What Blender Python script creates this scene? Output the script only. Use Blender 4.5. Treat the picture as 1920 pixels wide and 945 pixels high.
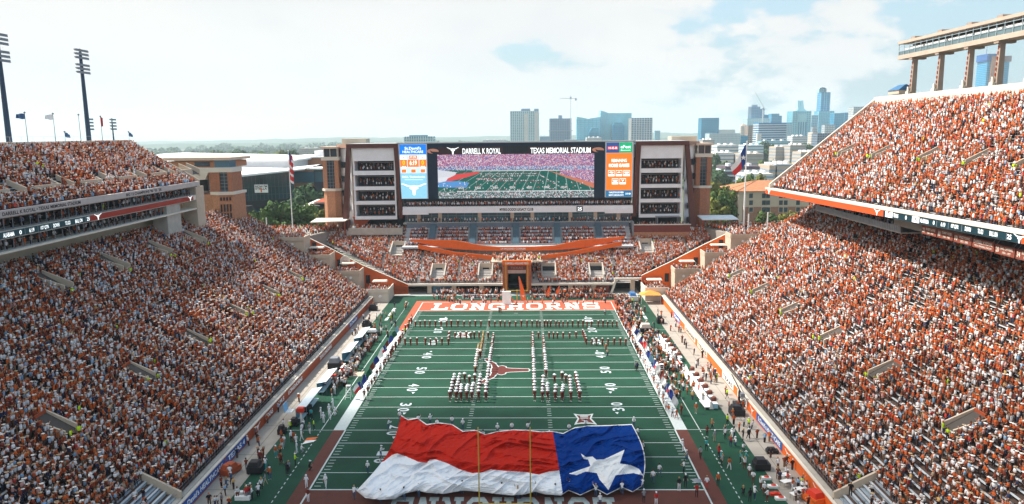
import bpy, bmesh, math, random
import numpy as np
from mathutils import Vector, Matrix
R = math.radians
random.seed(7)
RNG = np.random.default_rng(11)
scene = bpy.context.scene
C = scene.collection
for _o in list(bpy.data.objects):
    bpy.data.objects.remove(_o)

# ------------------------------------------------------------------ camera
CAM_F, CAM_P, CAM_YAW, CAM_R, CAM_LOC = 1367.06, 0.162872, -0.0205512, -0.0097222, Vector((2.7335, -83.8655, 43.4744))
def cam_axes():
    p, y, r = CAM_P, CAM_YAW, CAM_R
    f = Vector((math.sin(y)*math.cos(p), math.cos(y)*math.cos(p), -math.sin(p)))
    rt = Vector((math.cos(y), -math.sin(y), 0)); u = rt.cross(f)
    return rt*math.cos(r)+u*math.sin(r), u*math.cos(r)-rt*math.sin(r), f
AR, AU, AF = cam_axes()
cam_data = bpy.data.cameras.new("camera")
cam = bpy.data.objects.new("camera", cam_data); C.objects.link(cam)
cam.matrix_world = Matrix(((AR.x, AU.x, -AF.x, CAM_LOC.x), (AR.y, AU.y, -AF.y, CAM_LOC.y), (AR.z, AU.z, -AF.z, CAM_LOC.z), (0, 0, 0, 1)))
cam_data.sensor_width = 36; cam_data.lens = 36*CAM_F/1920
cam_data.clip_start = 0.5; cam_data.clip_end = 30000
scene.camera = cam
def at(px, py, axis, val):
    """point where the sight line through a place in the photograph meets a world plane (used to survey the site)"""
    d = AF + AR*((px-960)/CAM_F) - AU*((py-472.5)/CAM_F)
    return CAM_LOC + d*((val-CAM_LOC[axis])/d[axis])

# ------------------------------------------------------------------ world, sun, exposure
SHD = Vector((0.76, -0.26, -1.0)).normalized()          # direction the sunlight travels
SUN_EL = math.asin(-SHD.z)
SUN_AZ = math.atan2(-SHD.x, -SHD.y)                      # from +Y towards +X
world = bpy.data.worlds.new("World"); scene.world = world; world.use_nodes = True
nt = world.node_tree; nt.nodes.clear()
N = nt.nodes.new; L = nt.links.new
out = N("ShaderNodeOutputWorld"); bg = N("ShaderNodeBackground"); bg.inputs[1].default_value = 1.0
sky = N("ShaderNodeTexSky"); sky.sky_type = 'NISHITA'; sky.sun_disc = False
sky.sun_elevation = SUN_EL; sky.sun_rotation = SUN_AZ
sky.air_density = 1.6; sky.dust_density = 3.0; sky.ozone_density = 2.0
tc = N("ShaderNodeTexCoord")
sep = N("ShaderNodeSeparateXYZ"); L(tc.outputs['Generated'], sep.inputs[0])
def mth(op, a, b=None, clamp=False):
    n = N("ShaderNodeMath"); n.operation = op; n.use_clamp = clamp
    for i, v in enumerate((a, b)):
        if v is None: continue
        if isinstance(v, (int, float)): n.inputs[i].default_value = v
        else: L(v, n.inputs[i])
    return n.outputs[0]
zp = mth('ADD', mth('MAXIMUM', sep.outputs[2], 0.0), 0.09)
comb = N("ShaderNodeCombineXYZ")
L(mth('DIVIDE', sep.outputs[0], zp), comb.inputs[0]); L(mth('DIVIDE', sep.outputs[1], zp), comb.inputs[1])
n1 = N("ShaderNodeTexNoise"); n1.inputs['Scale'].default_value = 0.42; n1.inputs['Detail'].default_value = 9; n1.inputs['Roughness'].default_value = 0.56
L(comb.outputs[0], n1.inputs['Vector'])
mp = N("ShaderNodeMapping"); mp.inputs['Scale'].default_value = (1, 1, 2.2); mp.inputs['Location'].default_value = (0.31, 0.9, 0.1); L(tc.outputs['Generated'], mp.inputs[0])
n2 = N("ShaderNodeTexNoise"); n2.inputs['Scale'].default_value = 8.0; n2.inputs['Detail'].default_value = 10; n2.inputs['Roughness'].default_value = 0.55
L(mp.outputs[0], n2.inputs['Vector'])
# the veil of bright cloud is thick towards the sun (left) and thins out to blue on the right
veil = mth('ADD', mth('MULTIPLY', sep.outputs[0], -1.9), 0.70)
cf = mth('ADD', mth('MULTIPLY', n1.outputs[0], 0.6), mth('MULTIPLY', mth('SUBTRACT', n2.outputs[0], 0.16), 1.5))
lowc = mth('MULTIPLY', mth('SUBTRACT', 0.30, sep.outputs[2]), 0.35)
cf = mth('ADD', mth('ADD', cf, mth('MULTIPLY', veil, 0.42)), lowc)
rmp = N("ShaderNodeMapRange"); rmp.interpolation_type = 'SMOOTHSTEP'; rmp.inputs[1].default_value = 0.83; rmp.inputs[2].default_value = 0.985
L(cf, rmp.inputs[0])
n3 = N("ShaderNodeTexNoise"); n3.inputs['Scale'].default_value = 4.0; n3.inputs['Detail'].default_value = 7
mp3 = N("ShaderNodeMapping"); mp3.inputs['Scale'].default_value = (1, 1, 2.6); mp3.inputs['Location'].default_value = (3.1, 1.9, 0.45); L(tc.outputs['Generated'], mp3.inputs[0]); L(mp3.outputs[0], n3.inputs['Vector'])
cr = N("ShaderNodeValToRGB"); cr.color_ramp.elements[0].position = 0.34; cr.color_ramp.elements[0].color = (0.465, 0.475, 0.48, 1)
cr.color_ramp.elements[1].position = 0.56; cr.color_ramp.elements[1].color = (0.515, 0.51, 0.50, 1)
L(n3.outputs[0], cr.inputs[0])
skm = N("ShaderNodeMix"); skm.data_type = 'RGBA'; skm.blend_type = 'MULTIPLY'; skm.inputs[0].default_value = 1.0
L(sky.outputs[0], skm.inputs[6]); skm.inputs[7].default_value = (0.095, 0.115, 0.142, 1)
mx = N("ShaderNodeMix"); mx.data_type = 'RGBA'
air = N("ShaderNodeMix"); air.data_type = 'RGBA'; air.inputs[0].default_value = 0.65; L(skm.outputs[2], air.inputs[6]); air.inputs[7].default_value = (0.30, 0.405, 0.465, 1)
L(rmp.outputs[0], mx.inputs[0]); L(air.outputs[2], mx.inputs[6]); L(cr.outputs[0], mx.inputs[7])
L(mx.outputs[2], bg.inputs[0]); L(bg.outputs[0], out.inputs[0])

sun_d = bpy.data.lights.new("sun", 'SUN'); sun_d.energy = 5.0; sun_d.angle = R(0.53); sun_d.color = (1.0, 0.93, 0.83)
sun = bpy.data.objects.new("sun", sun_d); C.objects.link(sun)
sun.rotation_euler = (-SHD).to_track_quat('Z', 'Y').to_euler(); sun.location = (-200, 100, 250)
scene.view_settings.view_transform = 'Standard'; scene.view_settings.look = 'None'
scene.view_settings.exposure = 0.88; scene.view_settings.gamma = 1
scene.cycles.volume_bounces = 1; scene.cycles.max_bounces = 6; scene.cycles.transparent_max_bounces = 24
scene.cycles.diffuse_bounces = 3; scene.cycles.glossy_bounces = 2

# ------------------------------------------------------------------ helpers
MATS = {}
def mat(name, col, rough=0.85, var=0.12, scale=1.5, spec=0.3, metal=0.0, emit=0.0, bump=0.0, sheen=0.0):
    if name in MATS: return MATS[name]
    m = bpy.data.materials.new(name); m.use_nodes = True; t = m.node_tree; b = t.nodes['Principled BSDF']
    b.inputs['Roughness'].default_value = rough; b.inputs['Specular IOR Level'].default_value = spec; b.inputs['Metallic'].default_value = metal
    if sheen: b.inputs['Sheen Weight'].default_value = sheen; b.inputs['Sheen Roughness'].default_value = 0.45
    if var > 0:
        g = t.nodes.new("ShaderNodeNewGeometry"); n = t.nodes.new("ShaderNodeTexNoise"); n.inputs['Scale'].default_value = scale; n.inputs['Detail'].default_value = 6
        t.links.new(g.outputs['Position'], n.inputs['Vector'])
        r = t.nodes.new("ShaderNodeMapRange"); r.inputs[1].default_value = 0.25; r.inputs[2].default_value = 0.75; r.inputs[3].default_value = 1-var; r.inputs[4].default_value = 1+var
        t.links.new(n.outputs[0], r.inputs[0])
        mm = t.nodes.new("ShaderNodeVectorMath"); mm.operation = 'SCALE'; mm.inputs[0].default_value = col[:3]
        t.links.new(r.outputs[0], mm.inputs['Scale']); t.links.new(mm.outputs[0], b.inputs['Base Color'])
        if bump:
            bp = t.nodes.new("ShaderNodeBump"); bp.inputs['Strength'].default_value = bump; bp.inputs['Distance'].default_value = 0.05
            t.links.new(n.outputs[0], bp.inputs['Height']); t.links.new(bp.outputs[0], b.inputs['Normal'])
    else: b.inputs['Base Color'].default_value = (*col[:3], 1)
    if emit:
        b.inputs['Emission Color'].default_value = (*col[:3], 1); b.inputs['Emission Strength'].default_value = emit
    MATS[name] = m; return m
def attr_mat(name, rough=0.85, spec=0.2, emit=0.0, attr='Col', sheen=0.0):
    if name in MATS: return MATS[name]
    m = bpy.data.materials.new(name); m.use_nodes = True; t = m.node_tree; b = t.nodes['Principled BSDF']
    a = t.nodes.new("ShaderNodeAttribute"); a.attribute_name = attr; t.links.new(a.outputs['Color'], b.inputs['Base Color'])
    b.inputs['Roughness'].default_value = rough; b.inputs['Specular IOR Level'].default_value = spec
    if sheen: b.inputs['Sheen Weight'].default_value = sheen
    if emit:
        t.links.new(a.outputs['Color'], b.inputs['Emission Color']); b.inputs['Emission Strength'].default_value = emit
        blk = t.links.remove(b.inputs['Base Color'].links[0]); b.inputs['Base Color'].default_value = (0.01, 0.01, 0.01, 1)
    MATS[name] = m; return m
def tag(o, label=None, cat=None, group=None, kind=None):
    if label: o['label'] = label
    if cat: o['category'] = cat
    if group: o['group'] = group
    if kind: o['kind'] = kind
    return o
def empty(name, loc=(0, 0, 0), rz=0.0):
    o = bpy.data.objects.new(name, None); C.objects.link(o); o.location = loc; o.rotation_euler = (0, 0, rz); o.empty_display_size = 0.5
    return o
class MB:
    def __init__(s): s.v = []; s.f = []; s.m = []
    def poly(s, pts, mi=0):
        k = len(s.v); s.v += [tuple(p) for p in pts]; s.f.append(tuple(range(k, k+len(pts)))); s.m.append(mi); return s
    def hexa(s, p, mi=0):                      # 8 corners: bottom 4 ccw, top 4 ccw
        k = len(s.v); s.v += [tuple(q) for q in p]
        for a in ((3, 2, 1, 0), (4, 5, 6, 7), (0, 1, 5, 4), (1, 2, 6, 5), (2, 3, 7, 6), (3, 0, 4, 7)):
            s.f.append(tuple(k+i for i in a)); s.m.append(mi)
        return s
    def box(s, x0, x1, y0, y1, z0, z1, mi=0):
        return s.hexa([(x0, y0, z0), (x1, y0, z0), (x1, y1, z0), (x0, y1, z0), (x0, y0, z1), (x1, y0, z1), (x1, y1, z1), (x0, y1, z1)], mi)
    def rbox(s, c, sx, sy, z0, z1, a, mi=0):   # rotated box about z
        ca, sa = math.cos(a), math.sin(a); P = []
        for z in (z0, z1):
            for dx, dy in ((-sx, -sy), (sx, -sy), (sx, sy), (-sx, sy)):
                P.append((c[0]+dx/2*ca-dy/2*sa, c[1]+dx/2*sa+dy/2*ca, z))
        return s.hexa(P, mi)
    def prism(s, pts, z0, z1, mi=0):           # pts ccw seen from above
        n = len(pts); k = len(s.v)
        s.v += [(p[0], p[1], z0) for p in pts]+[(p[0], p[1], z1) for p in pts]
        s.f.append(tuple(k+i for i in range(n))[::-1]); s.m.append(mi); s.f.append(tuple(k+n+i for i in range(n))); s.m.append(mi)
        for i in range(n):
            j = (i+1) % n; s.f.append((k+i, k+j, k+n+j, k+n+i)); s.m.append(mi)
        return s
    def wall(s, a, b, t, za0, za1, zb0, zb1, mi=0):   # vertical wall from a to b, thickness t to its left, own z range at either end
        a = Vector((a[0], a[1])); b = Vector((b[0], b[1])); d = (b-a).normalized(); n = Vector((-d.y, d.x))*t
        return s.hexa([(a.x, a.y, za0), (b.x, b.y, zb0), (b.x+n.x, b.y+n.y, zb0), (a.x+n.x, a.y+n.y, za0),
                       (a.x, a.y, za1), (b.x, b.y, zb1), (b.x+n.x, b.y+n.y, zb1), (a.x+n.x, a.y+n.y, za1)], mi)
    def tube(s, p0, p1, r0, r1=None, n=8, mi=0):
        if r1 is None: r1 = r0
        p0, p1 = Vector(p0), Vector(p1); d = (p1-p0).normalized(); u = d.orthogonal().normalized(); w = d.cross(u); k = len(s.v)
        for p, r in ((p0, r0), (p1, r1)):
            for i in range(n):
                a = 2*math.pi*i/n; q = p+u*(r*math.cos(a))+w*(r*math.sin(a)); s.v.append(tuple(q))
        for i in range(n):
            j = (i+1) % n; s.f.append((k+i, k+j, k+n+j, k+n+i)); s.m.append(mi)
        s.f.append(tuple(k+i for i in range(n))[::-1]); s.m.append(mi); s.f.append(tuple(k+n+i for i in range(n))); s.m.append(mi)
        return s
    def flat(s, pts2, o, xd, up, nrm_off=0.0, mi=0, thick=0.03):  # planar outline given in (x,up) placed in space, with thickness
        o = Vector(o); xd = Vector(xd).normalized(); up = Vector(up).normalized(); n = xd.cross(up); k = len(s.v); m = len(pts2)
        for q in (0.0, thick):
            for p in pts2: s.v.append(tuple(o+xd*p[0]+up*p[1]+n*(nrm_off+q)))
        s.f.append(tuple(k+m+i for i in range(m))); s.m.append(mi)
        for i in range(m):
            j = (i+1) % m; s.f.append((k+i, k+j, k+m+j, k+m+i)); s.m.append(mi)
        return s
    def ball(s, c, rx, ry, rz, mi=0, nu=8, nv=5):
        k = len(s.v)
        for i in range(nv+1):
            ph = -math.pi/2+math.pi*i/nv
            for j in range(nu):
                a = 2*math.pi*j/nu; s.v.append((c[0]+rx*math.cos(ph)*math.cos(a), c[1]+ry*math.cos(ph)*math.sin(a), c[2]+rz*math.sin(ph)))
        for i in range(nv):
            for j in range(nu):
                s.f.append((k+i*nu+j, k+i*nu+(j+1) % nu, k+(i+1)*nu+(j+1) % nu, k+(i+1)*nu+j)); s.m.append(mi)
        return s
    def build(s, name, mats, parent=None, smooth=False):
        me = bpy.data.meshes.new(name); me.from_pydata(s.v, [], s.f)
        if not isinstance(mats, (list, tuple)): mats = [mats]
        for m in mats: me.materials.append(m)
        if len(mats) > 1: me.polygons.foreach_set('material_index', s.m)
        if smooth: me.polygons.foreach_set('use_smooth', [True]*len(s.f))
        me.update()
        o = bpy.data.objects.new(name, me); C.objects.link(o)
        if parent:
            o.parent = parent
            o.matrix_parent_inverse = Matrix.Identity(4)
        return o
def copy_tree(o, parent=None):
    c = o.copy(); C.objects.link(c); c.parent = parent
    for ch in o.children: copy_tree(ch, c)
    return c
def text_mesh(s, width=None, height=None, bold=0.0):
    """lettering centred on 0,0 in x/y, scaled to the given box"""
    cu = bpy.data.curves.new("t", 'FONT'); cu.body = s; cu.size = 1; cu.offset = bold; cu.extrude = 0.0; cu.resolution_u = 3
    o = bpy.data.objects.new("t", cu); C.objects.link(o)
    dg = bpy.context.evaluated_depsgraph_get(); me = bpy.data.meshes.new_from_object(o.evaluated_get(dg))
    bpy.data.objects.remove(o); bpy.data.curves.remove(cu)
    n = len(me.vertices); co = np.empty(n*3); me.vertices.foreach_get('co', co); co = co.reshape(-1, 3)
    lo, hi = co.min(0), co.max(0); co -= (lo+hi)/2; sz = hi-lo
    sx = (width/sz[0]) if width else None; sy = (height/sz[1]) if height else None
    if sx is None: sx = sy
    if sy is None: sy = sx
    co[:, 0] *= sx; co[:, 1] *= sy; co[:, 2] = 0
    me.vertices.foreach_set('co', co.ravel()); me.materials.clear()
    return me
def letter(s, o, xd, up, width, height, m, parent=None, name='lettering', bold=0.02):
    me = text_mesh(s, width, height, bold); me.materials.append(m)
    xd = Vector(xd).normalized(); up = Vector(up); up = (up-xd*up.dot(xd)).normalized(); n = xd.cross(up)
    M = Matrix(((xd.x, up.x, n.x, o[0]), (xd.y, up.y, n.y, o[1]), (xd.z, up.z, n.z, o[2]), (0, 0, 0, 1)))
    me.transform(M); me.name = name
    ob = bpy.data.objects.new(name, me); C.objects.link(ob)
    if parent: ob.parent = parent
    return ob
HORN = [(0, -1.0), (.14, -.95), (.17, -.6), (.2, -.3), (.27, -.12), (.42, -.1), (.52, .02), (.45, .14), (.33, .16), (.5, .22), (.8, .30), (1.1, .50), (1.4, .60), (1.42, .72), (1.2, .70), (.9, .56), (.6, .42), (.3, .38), (.12, .42), (0, .40)]
HORN = HORN + [(-x, y) for x, y in HORN[-2:0:-1]]
def horn(o, xd, up, size, m, parent=None, off=0.02, name='emblem', thick=0.02, stretch=1.0):
    b = MB(); b.flat([(x*size*stretch, y*size) for x, y in HORN], o, xd, up, off, 0, thick); return b.build(name, m, parent)

# palette (base colours)
CONC = mat('concrete', (0.42, 0.39, 0.35), 0.9, 0.12, 0.8)
BEIGE = mat('limestone', (0.52, 0.43, 0.34), 0.9, 0.08, 0.7)
CREAM = mat('cream_paint', (0.66, 0.60, 0.52), 0.8, 0.05, 0.6)
DECK = mat('shaded_deck_concrete', (0.085, 0.055, 0.045), 0.95, 0.18, 0.6)  # concrete darkened to hold the shadows between the fans
ALU = mat('bench_aluminium', (0.50, 0.54, 0.58), 0.45, 0.06, 2.0, 0.5)
BRICK = mat('brick', (0.36, 0.15, 0.085), 0.9, 0.2, 2.2)
BRICKL = mat('light_brick', (0.44, 0.21, 0.12), 0.9, 0.2, 2.2)
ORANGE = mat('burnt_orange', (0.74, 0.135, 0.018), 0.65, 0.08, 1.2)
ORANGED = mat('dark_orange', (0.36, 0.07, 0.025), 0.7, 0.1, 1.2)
MAROON = mat('maroon_metal', (0.10, 0.035, 0.028), 0.6, 0.12, 0.5)
WHITE = mat('white_paint', (0.80, 0.80, 0.79), 0.7, 0.05, 1.0)
PANEL = mat('white_panel', (0.76, 0.77, 0.80), 0.6, 0.06, 0.5)
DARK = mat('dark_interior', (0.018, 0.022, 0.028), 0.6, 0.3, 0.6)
GLASSD = mat('dark_glass', (0.02, 0.045, 0.065), 0.12, 0.25, 0.35, 0.6)
GLASSB = mat('blue_glass', (0.06, 0.17, 0.25), 0.12, 0.15, 0.1, 0.6)
GREYM = mat('grey_metal', (0.20, 0.22, 0.25), 0.5, 0.1, 1.0, 0.5)
BLACK = mat('black_plastic', (0.02, 0.02, 0.024), 0.5, 0.1, 2.0)
STEELB = mat('blue_grey_steel', (0.03, 0.06, 0.11), 0.5, 0.1, 1.0, 0.4)
YELLOW = mat('yellow_paint', (0.48, 0.35, 0.05), 0.5, 0.05, 1.0)
HIVIS = mat('hi_vis', (0.55, 0.80, 0.02), 0.7, 0.05, 1.0)
NAVY = mat('navy_panel', (0.006, 0.022, 0.05), 0.55, 0.1, 0.5)
TXTW = mat('white_lettering', (0.82, 0.82, 0.82), 0.7, 0)
TXTD = mat('dark_lettering', (0.03, 0.015, 0.015), 0.7, 0)
BLUEAD = mat('blue_advert', (0.015, 0.10, 0.38), 0.6, 0.05, 1.0)
REDP = mat('red_plastic', (0.62, 0.04, 0.015), 0.5, 0.05, 1.0)
AWN = mat('pale_canvas', (0.62, 0.70, 0.76), 0.7, 0.08, 1.5)
LED_DK = mat('ribbon_screen_dark', (0.004, 0.022, 0.03), 0.4, 0.1, 1.0, emit=0.6)
LED_OR = mat('ribbon_screen_orange', (0.72, 0.07, 0.015), 0.4, 0.05, 1.0, emit=0.35)
LED_W = mat('screen_white', (0.75, 0.80, 0.80), 0.4, 0, emit=0.8)
YD = 0.9144; HW = 24.384
# ------------------------------------------------------------------ ground, hills, field
def ground_z(x, y):
    if y < 170: return -0.5
    return -0.5-11.5*min(1, (y-170)/300)-28*min(1, max(0, y-470)/2500)
GROUND = mat('ground_soil', (0.10, 0.115, 0.075), 0.95, 0.35, 0.01)
b = MB()
xs = [-9000, -5000, -3000, -1800, -1000, -500, -250, 0, 250, 500, 1000, 1800, 3000, 5000, 9000]; ys = [-600, -100, 170, 250, 350, 470, 800, 1300, 2000, 2970, 5000, 12000]
for j in range(len(ys)-1):
    for i in range(len(xs)-1):
        b.poly([(xs[a], ys[c], ground_z(xs[a], ys[c])) for a, c in ((i, j), (i+1, j), (i+1, j+1), (i, j+1))])
tag(b.build('ground', GROUND), kind='structure')
HILLM = mat('hill_woodland', (0.045, 0.075, 0.04), 0.95, 0.35, 0.006)
def ridge(y0, y1, prof, seed, amp):
    """one rolling range of wooded hills: prof gives crest heights along x"""
    rg = np.random.default_rng(seed); b = MB(); X = np.arange(-7000, 5001, 110.0); nb = 7
    px = [p[0] for p in prof]; pz = [p[1] for p in prof]
    top = np.interp(X, px, pz)+amp*(np.sin(X/310+seed)+0.6*np.sin(X/143+2*seed)+0.4*rg.standard_normal(len(X)))
    rows = []
    for k in range(nb):
        t = k/(nb-1); yy = y0+(y1-y0)*t; s = math.sin(math.pi*0.5*min(1, t*1.3))
        rows.append([(X[i], yy+90*math.sin(X[i]/400+k), -42+(top[i]+42)*s+3*rg.standard_normal()) for i in range(len(X))])
    for k in range(nb-1):
        for i in range(len(X)-1): b.poly([rows[k][i], rows[k][i+1], rows[k+1][i+1], rows[k+1][i]])
    return tag(b.build('hills', HILLM, smooth=True), kind='structure')
ridge(4200, 5200, [(-7000, -34), (-3000, -22), (-1500, -14), (0, -16), (1200, -6), (5000, -10)], 3, 3)
ridge(6200, 7600, [(-7000, -30), (-3546, -18), (-2763, -3), (-1468, 6), (-183, 0), (900, 12), (1295, 27), (1600, 12), (5000, 15)], 8, 4)

TURF = mat('turf', (0.0045, 0.050, 0.027), 0.8, 0.30, 0.18, 0.2, bump=0.25, sheen=0.06)
TURF2 = mat('turf_border', (0.005, 0.054, 0.029), 0.8, 0.30, 0.2, 0.2, bump=0.25, sheen=0.06)
APRON = mat('apron_concrete', (0.33, 0.30, 0.265), 0.9, 0.12, 0.5)
PAINTW = mat('field_paint_white', (0.50, 0.56, 0.56), 0.85, 0.10, 3.0)
PAINTO = mat('field_paint_orange', (0.38, 0.075, 0.028), 0.8, 0.14, 0.9, 0.25, sheen=0.15)
PAINTO_SHADED = mat('field_paint_orange_shaded', (0.10, 0.024, 0.015), 0.8, 0.14, 0.9, 0.25, sheen=0.12)  # the same orange, darkened to hold the shadow over the near end
def sheet(name, rects, z, m, kind='structure', label=None, cat=None):
    b = MB()
    for x0, x1, y0, y1 in rects: b.poly([(x0, y0, z), (x1, y0, z), (x1, y1, z), (x0, y1, z)])
    o = b.build(name, m); return tag(o, label, cat, kind=kind)
sheet('turf_surround', [(-33.3, 33.3, -60, 111)], 0.0, TURF2)
sheet('playing_field', [(-HW, HW, 0, 100*YD)], 0.006, TURF)
sheet('apron', [(-37.3, -33.3, -60, 101), (33.3, 37.3, -60, 101)], 0.0, APRON)
sheet('apron_path', [(-33.3, 33.3, 108.2, 117)], 0.004, mat('path_concrete', (0.30, 0.33, 0.32), 0.9, 0.1, 1.0))
sheet('apron_joint', [(s*35.3-2, s*35.3+2, y-0.05, y+0.05) for s in (-1, 1) for y in range(-40, 101, 10)]+[(s*35.2-0.04, s*35.2+0.04, -50, 100.5) for s in (-1, 1)], 0.004, mat('joint_dark', (0.16, 0.14, 0.12), 0.9, 0))  # apron joints drawn as thin dark lines
sheet('end_zone_paint', [(-HW, HW, 100*YD, 110*YD), (-HW-1.8, HW+1.8, 110*YD, 110*YD+1.7), (-HW-1.8, -HW, 80*YD, 110*YD), (HW, HW+1.8, 80*YD, 110*YD)], 0.012, PAINTO)
sheet('end_zone_paint', [(-HW, HW, -10*YD, 0), (-HW-1.8, HW+1.8, -10*YD-1.8, -10*YD), (-HW-1.8, -HW, -10*YD, 20*YD), (HW, HW+1.8, -10*YD, 20*YD)], 0.012, PAINTO_SHADED)
sheet('sideline_border', [(-HW-1.8, -HW, 20*YD, 80*YD), (HW, HW+1.8, 20*YD, 80*YD)], 0.014, PAINTW)
ln = []
w = 0.07
for k in range(0, 101, 5): ln.append((-HW, HW, k*YD-w*(1.7 if k in (0, 100) else 1), k*YD+w*(1.7 if k in (0, 100) else 1)))
for s in (-1, 1):
    ln += [(s*HW-0.11, s*HW+0.11, -10*YD, 20*YD), (s*HW-0.11, s*HW+0.11, 80*YD, 110*YD), (s*28.0-0.06, s*28.0+0.06, 20*YD, 80*YD)]
    for k in range(1, 100):
        if k % 5 == 0: continue
        for xc, hwid in ((s*(HW-0.75), 0.42), (s*6.1, 0.32)): ln.append((xc-hwid, xc+hwid, k*YD-0.06, k*YD+0.06))
    ln += [(min(s*HW, s*33.2), max(s*HW, s*33.2), y*YD-0.05, y*YD+0.05) for y in (20, 80)]
    y = -9.0
    while y < 20*YD: ln.append((s*28.0-0.06, s*28.0+0.06, y, y+0.55)); ln.append((s*28.0-0.06, s*28.0+0.06, 110*YD-y-0.55-9, 110*YD-y-9)); y += 1.15
    for j, yy in enumerate((84, 88.5, 93)): ln.append((s*30.6-0.35, s*30.6+0.35, yy-1.6, yy+1.6))
ln += [(-HW, HW, -10*YD-0.1, -10*YD+0.1), (-HW, HW, 110*YD-0.1, 110*YD+0.1), (-0.5, 0.5, 3*YD-.07, 3*YD+.07), (-.5, .5, 97*YD-.07, 97*YD+.07)]
sheet('field_lines', ln, 0.020, PAINTW)
# numerals
def ground_text(s, cx, cy, xd, up, w, h, m, z=0.027, bold=0.015, name='field_numerals'):
    o = letter(s, (cx, cy, z), xd, up, w, h, m, name=name, bold=bold); return tag(o, kind='structure')
NUMW = mat('numeral_paint', (0.52, 0.58, 0.62), 0.85, 0.08, 4)
for k in (10, 20, 30, 40, 50, 60, 70, 80, 90):
    v = k if k <= 50 else 100-k
    for s in (-1, 1):
        xd = (0, s*1, 0); up = (-s*1, 0, 0)
        for q, dch in ((-1, str(v)[0]), (1, str(v)[1])):
            ground_text(dch, s*(HW-7.3), k*YD+s*q*1.15, xd, up, 1.3, 1.9, NUMW)
        if v != 50:
            b = MB(); dr = -1 if k < 50 else 1; yc = k*YD+dr*2.35; xc = s*(HW-7.3)+(-s)*0.4
            b.poly([(xc-0.3, yc, 0.027), (xc+0.3, yc, 0.027), (xc, yc+dr*0.8, 0.027)][::(1 if dr > 0 else -1)]); tag(b.build('field_numerals', NUMW), kind='structure')
# block slab-serif letters, cells of a 0..10 square
SL = {
 'L': [(0, 8.6, 5, 10), (1.4, 0, 3.8, 10), (0, 0, 10, 1.7), (8.2, 0, 10, 4)],
 'O': 'O', 'N': 'N', 'G': 'G', 'H': [(0, 8.6, 4.4, 10), (0, 0, 4.4, 1.5), (5.6, 8.6, 10, 10), (5.6, 0, 10, 1.5), (1.1, 0, 3.4, 10), (6.6, 0, 8.9, 10), (2, 4.2, 8, 5.9)],
 'R': 'R', 'S': 'S'}
def slab(ch):
    Q = []
    def r(x0, y0, x1, y1): Q.append([(x0, y0), (x1, y0), (x1, y1), (x0, y1)])
    def ring(gap=None):
        o = [(2.2, 0), (7.8, 0), (10, 2), (10, 8), (7.8, 10), (2.2, 10), (0, 8), (0, 2)]; i = [(3, 1.8), (7, 1.8), (7.7, 2.6), (7.7, 7.4), (7, 8.2), (3, 8.2), (2.3, 7.4), (2.3, 2.6)]
        for k in range(8):
            if gap and k in gap: continue
            j = (k+1) % 8; Q.append([o[k], o[j], i[j], i[k]])
    if ch == 'O': ring()
    elif ch == 'G': ring(gap=(2,)); r(7.7, 0.6, 10, 4.9); r(5.2, 3.6, 10, 5.1); r(7.7, 6.6, 10, 8)
    elif ch == 'N': r(0, 8.6, 3.4, 10); r(1.1, 0, 3.2, 10); r(0, 0, 4.4, 1.5); r(5.8, 8.6, 10, 10); r(6.9, 0, 8.9, 10); Q.append([(1.1, 10), (3.6, 10), (8.9, 0), (6.4, 0)][::-1])
    elif ch == 'R': r(0, 8.5, 8.3, 10); r(1.1, 0, 3.4, 10); r(0, 0, 4.4, 1.5); r(1.1, 3.9, 8, 5.4); r(7, 5, 9.3, 9.2); Q.append([(4.6, 4.2), (6.8, 4.2), (10, 0), (7, 0)][::-1]); r(7.4, 0, 10, 1.5)
    elif ch == 'S': r(1, 8.3, 10, 10); r(0, 5, 2.4, 9.2); r(0.8, 4.2, 9.2, 5.9); r(7.6, 0.8, 10, 5); r(0, 0, 9, 1.7); r(0, 0, 1.8, 3.2); r(8.2, 7, 10, 10)
    else:
        for q in SL[ch]: r(*q)
    return Q
def word(word_, x0, x1, y0, y1, flip, z, m, name):
    b = MB(); n = len(word_); cw = (x1-x0)/n; k = 0
    for i, ch in enumerate(word_):
        for q in slab(ch):
            pts = []
            for (u, v) in q:
                X = x0+cw*i+cw*0.07+u/10*cw*0.86; Y = y0+(y1-y0)*v/10
                if flip: X = x0+x1-X; Y = y0+y1-Y
                pts.append((X, Y, z+k*0.0004))
            a = sum(pts[j][0]*pts[(j+1) % len(pts)][1]-pts[(j+1) % len(pts)][0]*pts[j][1] for j in range(len(pts)))
            b.poly(pts if a > 0 else pts[::-1]); k += 1
    return tag(b.build(name, m), kind='structure')
word('LONGHORNS', -21.6, 21.2, 92.5, 99.3, False, 0.027, mat('end_zone_lettering', (0.78, 0.78, 0.76), 0.85, 0.08, 3), 'end_zone_lettering')
word('LONGHORNS', -13.8, 13.2, -8.4, -1.9, True, 0.027, mat('end_zone_lettering_grey', (0.36, 0.42, 0.42), 0.85, 0.25, 2.5), 'end_zone_lettering')  # near word in a greyer, blotchier white than the far one
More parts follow.
